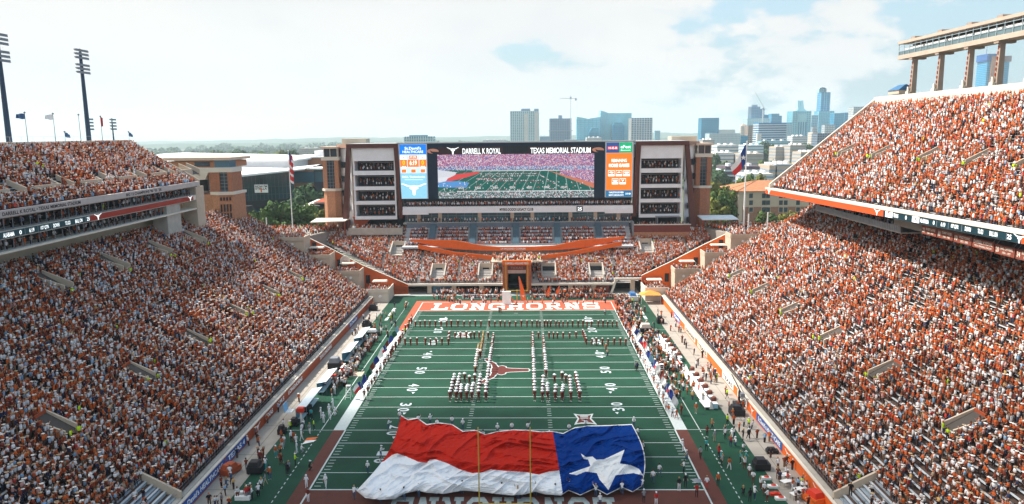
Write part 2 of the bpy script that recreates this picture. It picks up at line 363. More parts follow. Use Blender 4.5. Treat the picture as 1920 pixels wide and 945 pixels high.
# midfield emblem: white rim under a burnt orange steer head, nose to the right
def emblem(o, xd, up, size, m, z, grow, name='midfield_emblem'):
    pts = [Vector((x*size, y*size)) for x, y in HORN]; n = len(pts); P = []
    for i in range(n):
        a, c, d = pts[i-1], pts[i], pts[(i+1) % n]; t = ((d-c).normalized()+(c-a).normalized()); t = t.normalized() if t.length > 1e-6 else Vector((1, 0))
        P.append(c+Vector((t.y, -t.x))*grow)
    b = MB(); o = Vector(o); xd = Vector(xd); up = Vector(up)
    b.poly([tuple(o+xd*p.x+up*p.y+Vector((0, 0, z))) for p in P]); return tag(b.build(name, m), kind='structure')
mc = (-1.9, 50*YD, 0)
emblem(mc, (0, -1, 0), (-1, 0, 0), 5.0, PAINTW, 0.027, 0.22)
emblem(mc, (0, -1, 0), (-1, 0, 0), 5.0, mat('emblem_paint', (0.11, 0.025, 0.02), 0.8, 0.12, 1.0, 0.25), 0.034, 0.0)
def xii(cx, cy, w, h):
    b = MB(); f = [(-1, 1), (-.45, .82), (.45, .82), (1, 1), (.68, 0.1), (1.12, -1), (.5, -.82), (-.5, -.82), (-1.12, -1), (-.68, 0.1)]
    b.poly([(cx+x*w/2, cy+y*h/2, 0.027) for x, y in f][::-1]); tag(b.build('conference_emblem', PAINTW), kind='structure')
    b = MB(); b.poly([(cx+x*w/2*.74, cy+y*h/2*.74, 0.033) for x, y in f][::-1]); tag(b.build('conference_emblem', MATS['emblem_paint']), kind='structure')
    b = MB()
    for y0 in (.36, .10): b.poly([(cx-w*.2, cy+y0*h/2, 0.039), (cx+w*.2, cy+y0*h/2, 0.039), (cx+w*.2, cy+(y0+.13)*h/2, 0.039), (cx-w*.2, cy+(y0+.13)*h/2, 0.039)])
    for sg in (1, -1): b.poly([(cx-w*.2, cy-sg*.03*h-.10*h, 0.039+.001*sg), (cx-w*.11, cy-sg*.03*h-.10*h, .039+.001*sg), (cx+w*.2, cy+sg*.06*h-.17*h, .039+.001*sg), (cx+w*.11, cy+sg*.06*h-.17*h, .039+.001*sg)][::sg])
    tag(b.build('conference_emblem', PAINTW), kind='structure')
pc = at(1096, 786, 2, 0); xii(pc.x, pc.y, 3.1, 4.4)
pc = at(868, 628, 2, 0); xii(pc.x, pc.y, 3.1, 4.4)

# ------------------------------------------------------------------ people who fill the stands: gathered, then built as one mass
SEATS = []     # (x, y, z, facing angle, palette code, stand) for every seated or standing spectator of the mass
LBX0, LBZ0, LBX1, LBZ1, NLB = 38.2, 1.9, 76.0, 24.0, 53
LDX = (LBX1-LBX0)/NLB; LDZ = (LBZ1-LBZ0)/NLB
VOM_L = [(52.0, y) for y in (-4.5, 14, 31.5, 49.5, 67, 84)]
VOM_LU = [(70.6, y) for y in (25, 41.5, 57.5, 73)]
def noise2(x, y, s):
    return 0.5+0.5*math.sin(x*1.7/s+1.3*math.sin(y/s*1.1+x*.3/s))*math.cos(y*1.3/s+1.7*math.sin(x/s*.9))
def visible(x, y): return y > -80 and abs(x-2.7) < (y+84)*0.80+3
def stepped_deck(parent, name, s, x0, z0, dx, dz, n, y0, yend, m, skirt=True, zoff=None):
    b = MB()
    for i in range(n):
        xa, xb = s*(x0+i*dx), s*(x0+(i+1)*dx); z = z0+i*dz; zn = z+dz; ye = yend(abs(xa)); ye2 = yend(abs(xb))
        za, zb = (zoff(abs(xa), y0), zoff(abs(xa), ye)) if zoff else (0, 0)
        p = [(xa, y0, z+za), (xb, y0, z+za), (xb, ye, z+zb), (xa, ye, z+zb)]
        b.poly(p if s > 0 else p[::-1])
        p = [(xb, y0, z+za), (xb, y0, zn+za), (xb, ye, zn+zb), (xb, ye, z+zb)]
        b.poly(p if s < 0 else p[::-1])
        b.poly([(xa, ye, z+zb-1.3), (xb, ye, zn+zb-1.3), (xb, ye, z+zb), (xa, ye, z+zb)])
    return b.build(name, m, parent)
def benches(parent, s, x0, z0, dx, dz, n, y0, yend, zoff=None):
    for i in range(n):
        xa = s*(x0+i*dx+dx*0.72); z = z0+i*dz+0.42; ye = yend(abs(xa))-0.6
        za, zb = (zoff(abs(xa), y0), zoff(abs(xa), ye)) if zoff else (0, 0)
        b = MB(); b.hexa([(xa-.14, y0, z+za-.05), (xa+.14, y0, z+za-.05), (xa+.14, ye, z+zb-.05), (xa-.14, ye, z+zb-.05), (xa-.14, y0, z+za), (xa+.14, y0, z+za), (xa+.14, ye, z+zb), (xa-.14, ye, z+zb)])
        b.build('bench', ALU, parent)
def vomitory(parent, s, x, y, zf, L_=3.6, wd=2.2, h0=0.75, up=True):
    """stair opening in the seating: two side walls that follow the rake, a head wall, a dark sheet for the shaded stair well"""
    g = empty('vomitory'); g.parent = parent
    b = MB()
    for q in (-1, 1):
        ya = y+q*wd/2; x0, x1 = x-L_*0.45, x+L_*0.55; h = h0 if q > 0 else h0*.35
        P = []
        for yy in (ya-.11, ya+.11): P.append((s*x0, yy, zf(x0)-0.3)); P.append((s*x1, yy, zf(x1)-0.3))
        bot = [P[0], P[1], P[3], P[2]]
        top = [(p[0], p[1], (zf(x1)+h) - (0.9*h+0.5*(zf(x1)-zf(x0)))*(0 if i in (1, 2) else 1)) for i, p in enumerate(bot)]
        if s < 0: bot = [bot[1], bot[0], bot[3], bot[2]]; top = [top[1], top[0], top[3], top[2]]
        b.hexa(bot+top); b.build('side_wall', BEIGE, g); b = MB()
    b = MB(); xa, xb = sorted((s*(x+L_*.55-.2), s*(x+L_*.55))); b.box(xa, xb, y-wd/2+.11, y+wd/2-.11, zf(x+L_*.55)-0.2, zf(x+L_*.55)+h0*.98); b.build('head_wall', ORANGED, g)
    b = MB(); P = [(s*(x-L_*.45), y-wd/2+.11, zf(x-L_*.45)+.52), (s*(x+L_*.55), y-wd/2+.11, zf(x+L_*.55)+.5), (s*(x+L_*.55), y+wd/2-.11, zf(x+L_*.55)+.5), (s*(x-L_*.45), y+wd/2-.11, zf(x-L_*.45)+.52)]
    b.poly(P if s > 0 else P[::-1]); b.build('stairwell_shade', mat('stair_shade', (.07, .06, .055), .9, .1, 1), g)  # flat dark sheet standing for the shadow in the stair opening
    for _ in range(2): SEATS.append((s*(x-L_*.55+random.uniform(-.5, .5)), y+random.uniform(-1.6, 1.6), zf(x-L_*.55)+.1, random.uniform(-3, 3), 10, 0))
def in_vom(x, y, lst, L_=3.0, wd=2.0):
    for vx, vy in lst:
        if vx-L_*.5-1.0 < x < vx+L_*.55+.2 and abs(y-vy) < wd/2+.35: return True
    return False
PAL_L, PAL_R, PAL_RU, PAL_S = 0, 1, 2, 3
def fill(s, x0, z0, dx, dz, n, ya, yend, voms, pal, gap=0.03, benchgaps=0.0, zoff=None, aisle=9.1, pitch=0.425, skip=None):
    for i in range(n):
        xx = x0+i*dx+dx*0.45; z = z0+i*dz; y = ya+random.random()*.4; ye = yend(xx)-0.5
        while y < ye:
            y += pitch*(0.9+0.2*random.random())
            if not visible(s*xx, y): continue
            if (y % aisle) < 0.85 and random.random() < 0.93: continue
            if in_vom(xx, y, voms): continue
            if skip and skip(xx, y, i): continue
            g = gap
            if benchgaps and noise2(xx*1.6, y, 4.2) > (0.60 if y < 62 else .78): g = benchgaps
            if random.random() < g: continue
            zz = z+(zoff(xx, y) if zoff else 0)
            SEATS.append((s*(xx+random.uniform(-.14, .14)), y, zz, (math.pi if s > 0 else 0)+random.gauss(0, .35)+(0.25 if s < 0 else -0.25), pal, i))
def lower_z(x): return LBZ0+(x-LBX0)/LDX*LDZ
def lower_end(s):
    if s < 0: return lambda x: 100.6+min(8, max(0, (x-42)*0.33))
    return lambda x: 100.0+min(2.5, max(0, (x-42)*0.2))
Y0 = -34.0; STANDS = {}
for s in (-1, 1):
    side = 'east' if s < 0 else 'west'
    st = empty('grandstand', (s*57, 40, 0)); st.location = (0, 0, 0); STANDS[s] = st
    tag(st, 'left lower grandstand packed with fans behind a shaded orange front wall' if s < 0 else 'right lower grandstand behind an orange front wall, some bare benches showing', 'grandstand')
    stepped_deck(st, 'seating_deck', s, LBX0, LBZ0, LDX, LDZ, NLB, Y0, lower_end(s), DECK)
    benches(st, s, LBX0, LBZ0, LDX, LDZ, NLB, Y0, lower_end(s))
    for vx, vy in VOM_L: vomitory(st, s, vx, vy, lower_z)
    if s < 0:
        for vx, vy in VOM_LU: vomitory(st, s, vx, vy, lower_z, L_=6.0)
    # front wall, pale coping, rail
    W = ORANGED if s < 0 else ORANGE  # left wall's orange darkened for its shadow side, right one kept bright
    xa, xb = sorted((s*37.3, s*37.6))
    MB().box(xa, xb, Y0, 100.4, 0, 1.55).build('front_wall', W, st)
    xa, xb = sorted((s*37.22, s*37.75)); MB().box(xa, xb, Y0, 100.4, 1.55, 1.68).build('coping', CREAM, st)
    xa, xb = sorted((s*37.6, s*38.2)); MB().box(xa, xb, Y0, 100.4, 1.2, 1.86).build('walkway', CONC, st)
    b = MB()
    for k in range(int((100-Y0)/1.5)): b.tube((s*38.1, Y0+k*1.5, 1.86), (s*38.1, Y0+k*1.5, 2.8), 0.018, n=4)
    for zz in (2.35, 2.8): b.tube((s*38.1, Y0, zz), (s*38.1, 100, zz), 0.015, n=4)
    b.build('rail', GREYM, st)
    b = MB(); P = []
    b.poly([(s*37.4, 100.5, 0), (s*37.4, 100.5, 1.5), (s*76, lower_end(s)(76), 23.4), (s*76, lower_end(s)(76), 0)]); b.build('end_wall', BEIGE, st)
    fill(s, LBX0, LBZ0, LDX, LDZ, NLB, Y0, lower_end(s), VOM_L+(VOM_LU if s < 0 else []), PAL_L if s < 0 else PAL_R, 0.03 if s < 0 else 0.05, 0.0 if s < 0 else 0.55,
         skip=(lambda x, y, i: i < 5 and y < -5.5+i*0.2 and y > -13))
    # service stair at the near bottom corner with beige side walls
    sp = empty('field_stair'); sp.parent = st
    b = MB()
    for yy in (-5.6, -13.4):
        a0, a1 = (s*37.6, yy), (s*43.2, yy); b.wall(*( (a0, a1) if s > 0 else (a1, a0)), 0.3, *((1.0, 2.6, 3.6, 5.6) if s > 0 else (3.6, 5.6, 1.0, 2.6))); b.build('side_wall', BEIGE, sp); b = MB()
    b = MB()
    for k in range(9):
        xa, xb = sorted((s*(38.2+k*.55), s*(38.75+k*.55))); b.box(xa, xb, -13.1, -5.7, 1.5, 2.0+k*.31)
    b.build('steps', mat('stair_steel', (0.30, 0.36, 0.42), 0.6, 0.1, 1.0), sp)

# adverts and lettering on the two front walls
def wall_panel(s, ya, yb, z0, z1, m, txt=None, tm=TXTW, name='advert_panel', hgt=0.8, parent=None, lift=0.03, label=None, x=37.3):
    xa, xb = sorted((s*(x-lift), s*x))
    o = MB().box(xa, xb, min(ya, yb), max(ya, yb), z0, z1).build(name, m)
    if txt:
        wd = abs(yb-ya)*0.86
        letter(txt, (s*(x-lift-0.012), (ya+yb)/2, (z0+z1)/2), (0, -s, 0), (0, 0, 1), wd, (z1-z0)*hgt, tm, o, bold=0.03)
    if parent: o.parent = parent
    return o
def ad(s, ya, yb, m, txt, label, tm=TXTW, hgt=0.62):
    o = wall_panel(s, ya, yb, 0.22, 1.42, m, txt, tm, hgt=hgt); o.parent = STANDS[s]; o['label'] = label
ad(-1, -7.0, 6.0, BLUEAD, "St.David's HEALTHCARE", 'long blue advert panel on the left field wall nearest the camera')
ad(-1, 6.4, 13.2, BLUEAD, 'TEXAS 4', 'short blue advert panel on the left field wall beside the shaded orange stretch')
ad(-1, 20.6, 24.6, ORANGED, 'TEXAS', 'shaded orange wall panel reading TEXAS after the steer emblem on the left wall')
ad(-1, 26.0, 30.0, ORANGED, 'T.M.S', 'shaded orange wall panel with white letters, second along the left wall')
ad(-1, 31.2, 40.2, ORANGED, 'LONGHORNS', 'long shaded orange wall panel with white letters behind the pale bench roofs')
ad(-1, 50, 60, ORANGED, 'TEXAS LONGHORNS', 'shaded orange wall panel with white letters in the far half of the left wall')
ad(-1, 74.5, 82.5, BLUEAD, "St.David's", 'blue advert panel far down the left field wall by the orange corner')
ad(1, 10.3, 21.5, BLUEAD, "St.David's HEALTHCARE", 'blue advert panel on the right field wall nearest the camera')
ad(1, 26.3, 31.5, WHITE, 'LONGHORNS', 'white advert panel on the right orange wall beside the steer emblem', TXTD)
ad(1, 34, 41, WHITE, 'TEXAS', 'white advert panel on the right orange wall behind the cable cart', TXTD)
ad(1, 52, 60, CREAM, 'TEXAS', 'cream advert panel on the right orange wall by the white benches', TXTD)
ad(1, 62, 72, CREAM, 'LONGHORNS', 'cream advert panel on the right orange wall, the far one of the two', TXTD)
ad(1, 77, 84.5, BLUEAD, "St.David's", 'blue advert panel at the far end of the right orange wall')
for s, y in ((-1, 17.8), (1, 23.7), (1, -1.5), (1, 8.2)):
    horn((s*37.28, y, 0.75), (0, -s, 0), (0, 0, 1), 0.62, TXTW, STANDS[s], 0.0, 'emblem', 0.02, 1.2)

# ------------------------------------------------------------------ left (east) upper deck with glazed suites
ud = empty('upper_deck'); tag(ud, 'left upper deck of fans over two rows of glazed suites and a dark score ribbon', 'upper deck')
UX0, UZ0, UDX, UDZ = 72.3, 32.5, 0.70, 0.445
NU = 20
uend = lambda x: 81.0
def u_z(x): return UZ0+(x-UX0)/UDX*UDZ
def uz2(i): return UZ0+i*UDZ
stepped_deck(ud, 'seating_deck', -1, UX0, UZ0, UDX, UDZ, NU, -6, uend, DECK)
benches(ud, -1, UX0, UZ0, UDX, UDZ, NU, -6, uend)
MB().box(-86.8, -86.3, -6, 81, 40.0, 42.6).build('back_wall', CREAM, ud)
b = MB()
for k in range(30): b.tube((-86.5, -6+k*3, 42.6), (-86.5, -6+k*3, 43.5), 0.03, n=4)
b.tube((-86.5, -6, 43.5), (-86.5, 81, 43.5), 0.025, n=4); b.build('rail', WHITE, ud)
MB().box(-72.5, -71.75, -6, 81.3, 32.15, 33.15).build('fascia', mat('fascia_concrete', (0.50, 0.44, 0.42), 0.9, 0.08, 0.5), ud)
MB().box(-86.5, -72.55, -6, 81.2, 31.9, 32.12).build('ceiling_slab', CONC, ud)
fas = (-71.74)
letter('DARRELL K ROYAL \u2022 TEXAS MEMORIAL STADIUM', (fas, (at(5, 404, 0, -71.7).y+at(152, 383, 0, -71.7).y)/2, 32.63), (0, 1, 0), (0, 0, 1), at(152, 383, 0, -71.7).y-at(5, 404, 0, -71.7).y, 0.55, TXTD, ud, bold=0.03)
letter("BIG 12 CHAMPIONS '96  '05  '09", (fas, (at(237, 366, 0, -71.7).y+at(303, 356, 0, -71.7).y)/2, 32.63), (0, 1, 0), (0, 0, 1), at(303, 356, 0, -71.7).y-at(237, 366, 0, -71.7).y, 0.55, TXTD, ud, bold=0.03)
# the lower cross wall of the upper deck: stair fronts
b = MB(); cw = []
for yv in np.arange(6, 80, 12.2):
    MB().box(-75.6, -75.25, yv, yv+6.4, uz2(3), uz2(4)+1.5).build('stair_wall', BEIGE, ud); b = MB()
    b.hexa([(-78.3, yv+6.4, uz2(7)), (-75.25, yv+6.4, uz2(3)), (-75.25, yv+6.7, uz2(3)), (-78.3, yv+6.7, uz2(7)), (-78.3, yv+6.4, uz2(8)+1), (-75.25, yv+6.4, uz2(4)+1.4), (-75.25, yv+6.7, uz2(4)+1.4), (-78.3, yv+6.7, uz2(8)+1)])
    b.build('stair_wall', BEIGE, ud); b = MB(); b.hexa([(-78.3, yv+10.2, uz2(7)), (-75.25, yv+10.2, uz2(3)), (-75.25, yv+10.5, uz2(3)), (-78.3, yv+10.5, uz2(7)), (-78.3, yv+10.2, uz2(8)+1), (-75.25, yv+10.2, uz2(4)+1.4), (-75.25, yv+10.5, uz2(4)+1.4), (-78.3, yv+10.5, uz2(8)+1)])
    cw.append(yv); b.build('stair_wall', BEIGE, ud)
for yv in cw: b = MB(); b.poly([(-75.25, yv+6.7, uz2(4)+.1), (-78.2, yv+6.7, uz2(8)+.1), (-78.2, yv+10.2, uz2(8)+.1), (-75.25, yv+10.2, uz2(4)+.1)][::-1]); b.build('stairwell_shade', DARK, ud)  # flat dark sheets painted as the shadowed stair openings
def uskip(x, y, i):
    k = (y-6) % 12.2
    if i in (4, 5) and 0 < k < 6.4 and i == 4: return True
    if 4 <= i <= 8 and 6.4 < k < 10.5: return random.random() < 0.85
    return False
fill(-1, UX0, UZ0, UDX, UDZ, NU, -4, uend, [], PAL_L, 0.02, skip=uskip)
def suite_band(parent, y0, y1, z0, z1, xg, pitch, mull=True):
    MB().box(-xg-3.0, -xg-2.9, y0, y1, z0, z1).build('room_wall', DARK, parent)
    b = MB(); k = y0
    while k < y1: b.box(-xg-.05, -xg+.02, k, k+.09, z0, z1); k += pitch
    b.box(-xg-.05, -xg+.02, y0, y1, z0+.02, z0+.1); b.build('mullions', GREYM, parent)
suite_band(ud, -6, 80, 30.3, 31.9, 72.4, 1.9); suite_band(ud, -6, 66, 27.3, 29.0, 72.6, 1.9)
MB().box(-77, -72.0, -6, 80.5, 29.0, 29.1).build('floor_slab', CONC, ud)
MB().box(-77, -72.0, -6, 80.5, 30.14, 30.24).build('floor_slab', CONC, ud)
MB().box(-72.3, -72.0, -6, 80, 29.1, 30.14).build('ribbon_frame', CREAM, ud)
MB().box(-77, -71.9, -6, 80, 26.95, 27.25).build('floor_slab', CREAM, ud)
MB().box(-77.4, -77.0, -6, 80, 23.0, 26.95).build('concourse_wall', mat('grey_stucco', (0.40, 0.38, 0.33), 0.9, 0.08, 0.4), ud)  # plain grey-beige stucco
MB().box(-75.3, -72.2, 66, 72, 22, 29).build('pier', CONC, ud)
# score ribbon
yA = 38.8
MB().box(-72.0, -71.93, -6, yA, 29.14, 30.1).build('ribbon_screen', LED_DK, ud)
MB().box(-72.0, -71.93, yA, 78, 29.14, 30.1).build('ribbon_screen', mat('ribbon_dark_red', (0.22, 0.02, 0.010), 0.4, 0.05, 1.0, emit=0.12), ud)  # left ribbon's orange stretch in a darker red
for t_, xa, xb in (('ALABAMA', 6, 27), ('0', 37, 41), ('6:19', 56, 65), ('1ST QTR', 78, 93), ('DOWN', 102, 113), ('TO GO', 125, 134), ('BALL ON', 144, 157), ('25', 166, 171)):
    ya, yb = at(xa, 441, 0, -71.92).y, at(xb, 436, 0, -71.92).y
    letter(t_, (-71.92, (ya+yb)/2, 29.6), (0, 1, 0), (0, 0, 1), yb-ya, 0.62, LED_W, ud, bold=0.02)
for px_ in (48, 73, 98, 164): yy = at(px_, 440, 0, -71.9).y; MB().box(-71.93, -71.91, yy-.05, yy+.05, 29.15, 30.05).build('ribbon_divider', GREYM, ud)
horn((-71.92, at(184, 404, 0, -71.9).y, 29.7), (0, 1, 0), (0, 0, 1), 0.62, LED_W, ud, 0, 'ribbon_emblem', 0.01, 1.25)
horn((-71.92, at(357, 370, 0, -71.9).y, 29.7), (0, 1, 0), (0, 0, 1), 0.62, LED_W, ud, 0, 'ribbon_emblem', 0.01, 1.25)
for (z, y1_) in ((30.3, 79), (27.35, 65)):
    for row in range(2):
        y = 5.0
        while y < y1_:
            y += random.uniform(.9, 3.0)
            if visible(-73, y): SEATS.append((-72.9-row*.9, y, z-.15, random.gauss(0, .4), 5, 0))
# end pier and beige nose of the deck
b = MB(); b.box(-75.2, -71.9, 79.5, 83.5, 20, 31.95); b.build('end_pier', BEIGE, ud)
MB().box(-79.5, -76.5, 80.2, 83.5, 20, 31.95).build('end_pier', BEIGE, ud)
b = MB(); b.poly([(-72.3, 81.05, 32.1), (-86.5, 81.05, 40.2), (-86.5, 81.05, 32.1)][::-1]); b.build('end_wall', BEIGE, ud)
MB().wall((-86.5, 81.3), (-71.8, 81.3), 0.25, 39.8, 42.2, 31.9, 33.5).build('end_parapet', BEIGE, ud)
# ------------------------------------------------------------------ right (west) upper deck
wd_ = empty('upper_deck'); tag(wd_, 'tall right upper deck of fans with an orange ribbon along its front edge', 'upper deck')
WX0, WZ0, WDX, WDZ, NW = 64.0, 29.7, 0.78, 0.515, 38
WX1 = WX0+WDX*NW
wzoff = lambda x, y: (1.15-0.0185*y)*(1-(x-WX0)/(WX1-WX0))
wend = lambda x: 98.3+(x-63)*0.46
stepped_deck(wd_, 'seating_deck', 1, WX0, WZ0, WDX, WDZ, NW, -14, wend, DECK, zoff=wzoff)
benches(wd_, 1, WX0, WZ0, WDX, WDZ, NW, -14, wend, zoff=wzoff)
w_z = lambda x: WZ0+(x-WX0)/WDX*WDZ
VOM_U = [(76.6, y) for y in (25, 37.3, 52.3, 70.3, 87)]
for vx, vy in VOM_U: vomitory(wd_, 1, vx, vy, lambda x: w_z(x)+.1, L_=3.8, wd=1.9)
fill(1, WX0, WZ0, WDX, WDZ, NW, -10, wend, VOM_U, PAL_RU, 0.05, 0.25, zoff=wzoff, pitch=0.52)
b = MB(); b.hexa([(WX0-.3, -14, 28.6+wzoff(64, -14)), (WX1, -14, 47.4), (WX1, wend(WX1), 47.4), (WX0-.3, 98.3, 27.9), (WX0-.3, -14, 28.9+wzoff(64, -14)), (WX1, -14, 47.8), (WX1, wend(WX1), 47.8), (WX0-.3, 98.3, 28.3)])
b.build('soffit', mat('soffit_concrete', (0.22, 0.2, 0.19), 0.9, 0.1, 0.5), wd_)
def zf_(y): return 31.15-0.0195*y       # top of the front fascia
def strip(name, x0, x1, ya, yb, dz0, dz1, m, par=None):
    b = MB(); b.hexa([(x0, ya, zf_(ya)+dz0), (x1, ya, zf_(ya)+dz0), (x1, yb, zf_(yb)+dz0), (x0, yb, zf_(yb)+dz0), (x0, ya, zf_(ya)+dz1), (x1, ya, zf_(ya)+dz1), (x1, yb, zf_(yb)+dz1), (x0, yb, zf_(yb)+dz1)])
    return b.build(name, m, par or wd_)
strip('coping', 62.8, 64.1, -14, 101, -0.45, 0, CREAM)
strip('fascia', 63.0, 63.9, -14, 101, -1.6, -0.45, BEIGE)
yR0, yR1 = 39.8, 4.2
strip('ribbon_screen', 62.92, 63.0, yR0, 100.9, -1.55, -0.5, LED_OR); strip('ribbon_screen', 62.92, 63.0, yR1+.9, yR0-.02, -1.55, -0.5, LED_DK); strip('ribbon_screen', 62.92, 63.0, -14, yR1+.88, -1.55, -0.5, LED_OR)
def yR(px, py): return at(px, py, 0, 62.9).y
for t_, a, c in (('TEXAS', (1676, 390), (1685, 393)), ('0', (1698, 396), (1701, 397)), ('ALABAMA', (1726, 403), (1742, 405)), ('0', (1750, 407), (1753, 408)), ('6:19', (1765, 409), (1773, 411)), ('1ST QTR', (1784, 414), (1798, 416)), ('DOWN', (1810, 419), (1821, 421)), ('TO GO', (1834, 424), (1844, 426)), ('BALL ON', (1856, 429), (1871, 431)), ('25', (1889, 436), (1897, 438))):
    ya, yb = yR(*a), yR(*c); ym = (ya+yb)/2
    letter(t_, (62.905, ym, zf_(ym)-1.02), (0, -1, 0), (0, 0, 1), abs(ya-yb), 0.62, LED_W, wd_, bold=0.02)
for a in ((1757, 408), (1779, 413), (1804, 418), (1888, 435)):
    y = yR(*a); strip('ribbon_divider', 62.9, 62.92, y-.05, y+.05, -1.5, -.55, GREYM)
for a, c in (((1661, 387), (1674, 390)), ((1711, 399), (1724, 402))):
    strip('ribbon_tile', 62.905, 62.92, yR(*c), yR(*a), -1.5, -.55, LED_W)
horn((62.89, yR(1667, 389), zf_(30)-1.0+.1), (0, -1, 0), (0, 0, 1), .42, mat('ribbon_mark', (0.4, 0.04, 0.01), 0.5, 0, emit=.2), wd_, 0, 'ribbon_emblem', .01, 1.1)
letter('A', (62.895, yR(1718, 401), zf_(yR(1718, 401))-1.0), (0, -1, 0), (0, 0, 1), 1.0, 0.7, TXTD, wd_)
for a in ((1442, 353), (1645, 384), (1912, 441)):
    y = yR(*a); horn((62.9, y, zf_(y)-.95), (0, -1, 0), (0, 0, 1), .62, LED_W, wd_, 0, 'ribbon_emblem', .01, 1.3)
# what hangs under the deck: broadcast gallery, beam, banners
b = MB(); b.box(66.6, 66.7, 41, 78, 25.9, 27.0); ga = b.build('gallery_rail', mat('rail_panel', (0.33, 0.32, 0.33), .8, .1, 1), wd_)
b = MB()
for k in range(60): b.box(66.53, 66.6, 41+k*.62, 41.14+k*.62, 25.95, 26.95)
b.build('gallery_slats', GREYM, wd_)
MB().box(66.7, 75, 41, 78, 25.7, 25.9).build('gallery_floor', CONC, wd_)
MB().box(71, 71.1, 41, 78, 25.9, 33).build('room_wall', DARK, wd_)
for k in range(58): SEATS.append((67.4+random.random()*.8, 41.6+k*.62+random.random()*.3, 25.9, math.pi+random.gauss(0, .4), 5, 0))
MB().box(65.2, 71, 28.5, 40.6, 27.3, 29.2).build('beam', mat('beam_concrete', (0.24, 0.2, 0.17), .9, .1, .6), wd_)
MB().box(76.2, 76.6, -20, 100, 23.6, 37.5).build('concourse_wall', DARK, wd_)
bx = [(1728, 427), (1757, 432), (1788, 441), (1823, 449), (1865, 461), (1904, 472), (1946, 481)]
bt = [('22', 'BOBBY LAYNE', '1944 - 1947'), ('60', 'TOMMY NOBIS', '1963 - 1965'), ('10', 'VINCE YOUNG', '2003 - 2005'), ('', 'DARRELL K ROYAL', 'TEXAS MEMORIAL STADIUM'), ('20', 'EARL CAMPBELL', '1974 - 1977'), ('34', 'RICKY WILLIAMS', '1995 - 1998')]
BROWNB = mat('banner_cloth', (0.20, 0.05, 0.03), .85, .1, 1)
ordn = ['first', 'second', 'third', 'fourth', 'fifth', 'sixth']
for k in range(6):
    ya, yb = at(*bx[k], 0, 63.9).y-.12, at(*bx[k+1], 0, 63.9).y+.12; ym = (ya+yb)/2; zc = 28.2+.0*ym; h = 1.25
    zc = at((bx[k][0]+bx[k+1][0])/2, (bx[k][1]+bx[k+1][1])/2+4, 0, 63.9).z
    bn = MB().box(63.9, 63.96, yb, ya, zc-h/2, zc+h/2).build('banner', BROWNB); tag(bn, 'brown banner under the right ribbon screen reading %s' % (' '.join(x for x in bt[k] if x)), 'banner', 'brown banners hung under the right upper deck')
    L_ = ya-yb; n_, a_, y_ = bt[k]
    if n_:
        letter(n_, (63.885, ya-L_*.13, zc), (0, -1, 0), (0, 0, 1), L_*.16, .7, CREAM, bn, bold=.02)
        letter(a_, (63.885, ym-L_*.1, zc+.25), (0, -1, 0), (0, 0, 1), L_*.62, .38, CREAM, bn, bold=.01); letter(y_, (63.885, ym-L_*.1, zc-.3), (0, -1, 0), (0, 0, 1), L_*.42, .3, CREAM, bn)
    else:
        letter(a_, (63.885, ym, zc+.22), (0, -1, 0), (0, 0, 1), L_*.88, .46, CREAM, bn, bold=.01); letter(y_, (63.885, ym, zc-.32), (0, -1, 0), (0, 0, 1), L_*.8, .24, CREAM, bn)
    b = MB(); b.tube((63.93, ya-.3, zc+h/2), (64.4, ya-.3, zc+h/2+.7), .02, n=4); b.tube((63.93, yb+.3, zc+h/2), (64.4, yb+.3, zc+h/2+.7), .02, n=4); b.build('cord', GREYM, bn)
# rim of the deck and end parapet
MB().box(WX1+.2, WX1+.8, -20, wend(WX1)+.3, 47.5, 51.6).build('rim_wall', CREAM, wd_)
MB().wall((WX1+.6, wend(WX1)+.3), (62.9, 98.6), .3, 48.2, 51.4, 27.7, 30.2).build('end_parapet', CREAM, wd_)
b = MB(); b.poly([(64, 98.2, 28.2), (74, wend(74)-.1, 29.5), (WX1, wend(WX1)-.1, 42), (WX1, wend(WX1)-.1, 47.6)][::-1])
b.build('end_raker', mat('raker_concrete', (0.35, .3, .27), .9, .1, .5), wd_)  # plain grey-brown concrete
# blue roofed hut at the far top corner
hp = at(1681, 172, 0, 96.5)
hut = MB(); hut.box(95.4, 99.5, hp.y-3.4, hp.y+2.0, 52, 52.9, 0); hut.hexa([(95.2, hp.y-3.6, 52.9), (99.7, hp.y-3.6, 52.9), (99.7, hp.y+2.2, 52.9), (95.2, hp.y+2.2, 52.9), (97, hp.y-3.2, 54.3), (97.4, hp.y-3.2, 54.3), (97.4, hp.y+.2, 54.3), (97, hp.y+.2, 54.3)], 1)
tag(hut.build('roof_hut', [BEIGE, mat('blue_roof', (0.03, .12, .25), .6, .1, 1)]), 'small hut with a blue pitched roof at the far top corner of the right deck', 'hut')

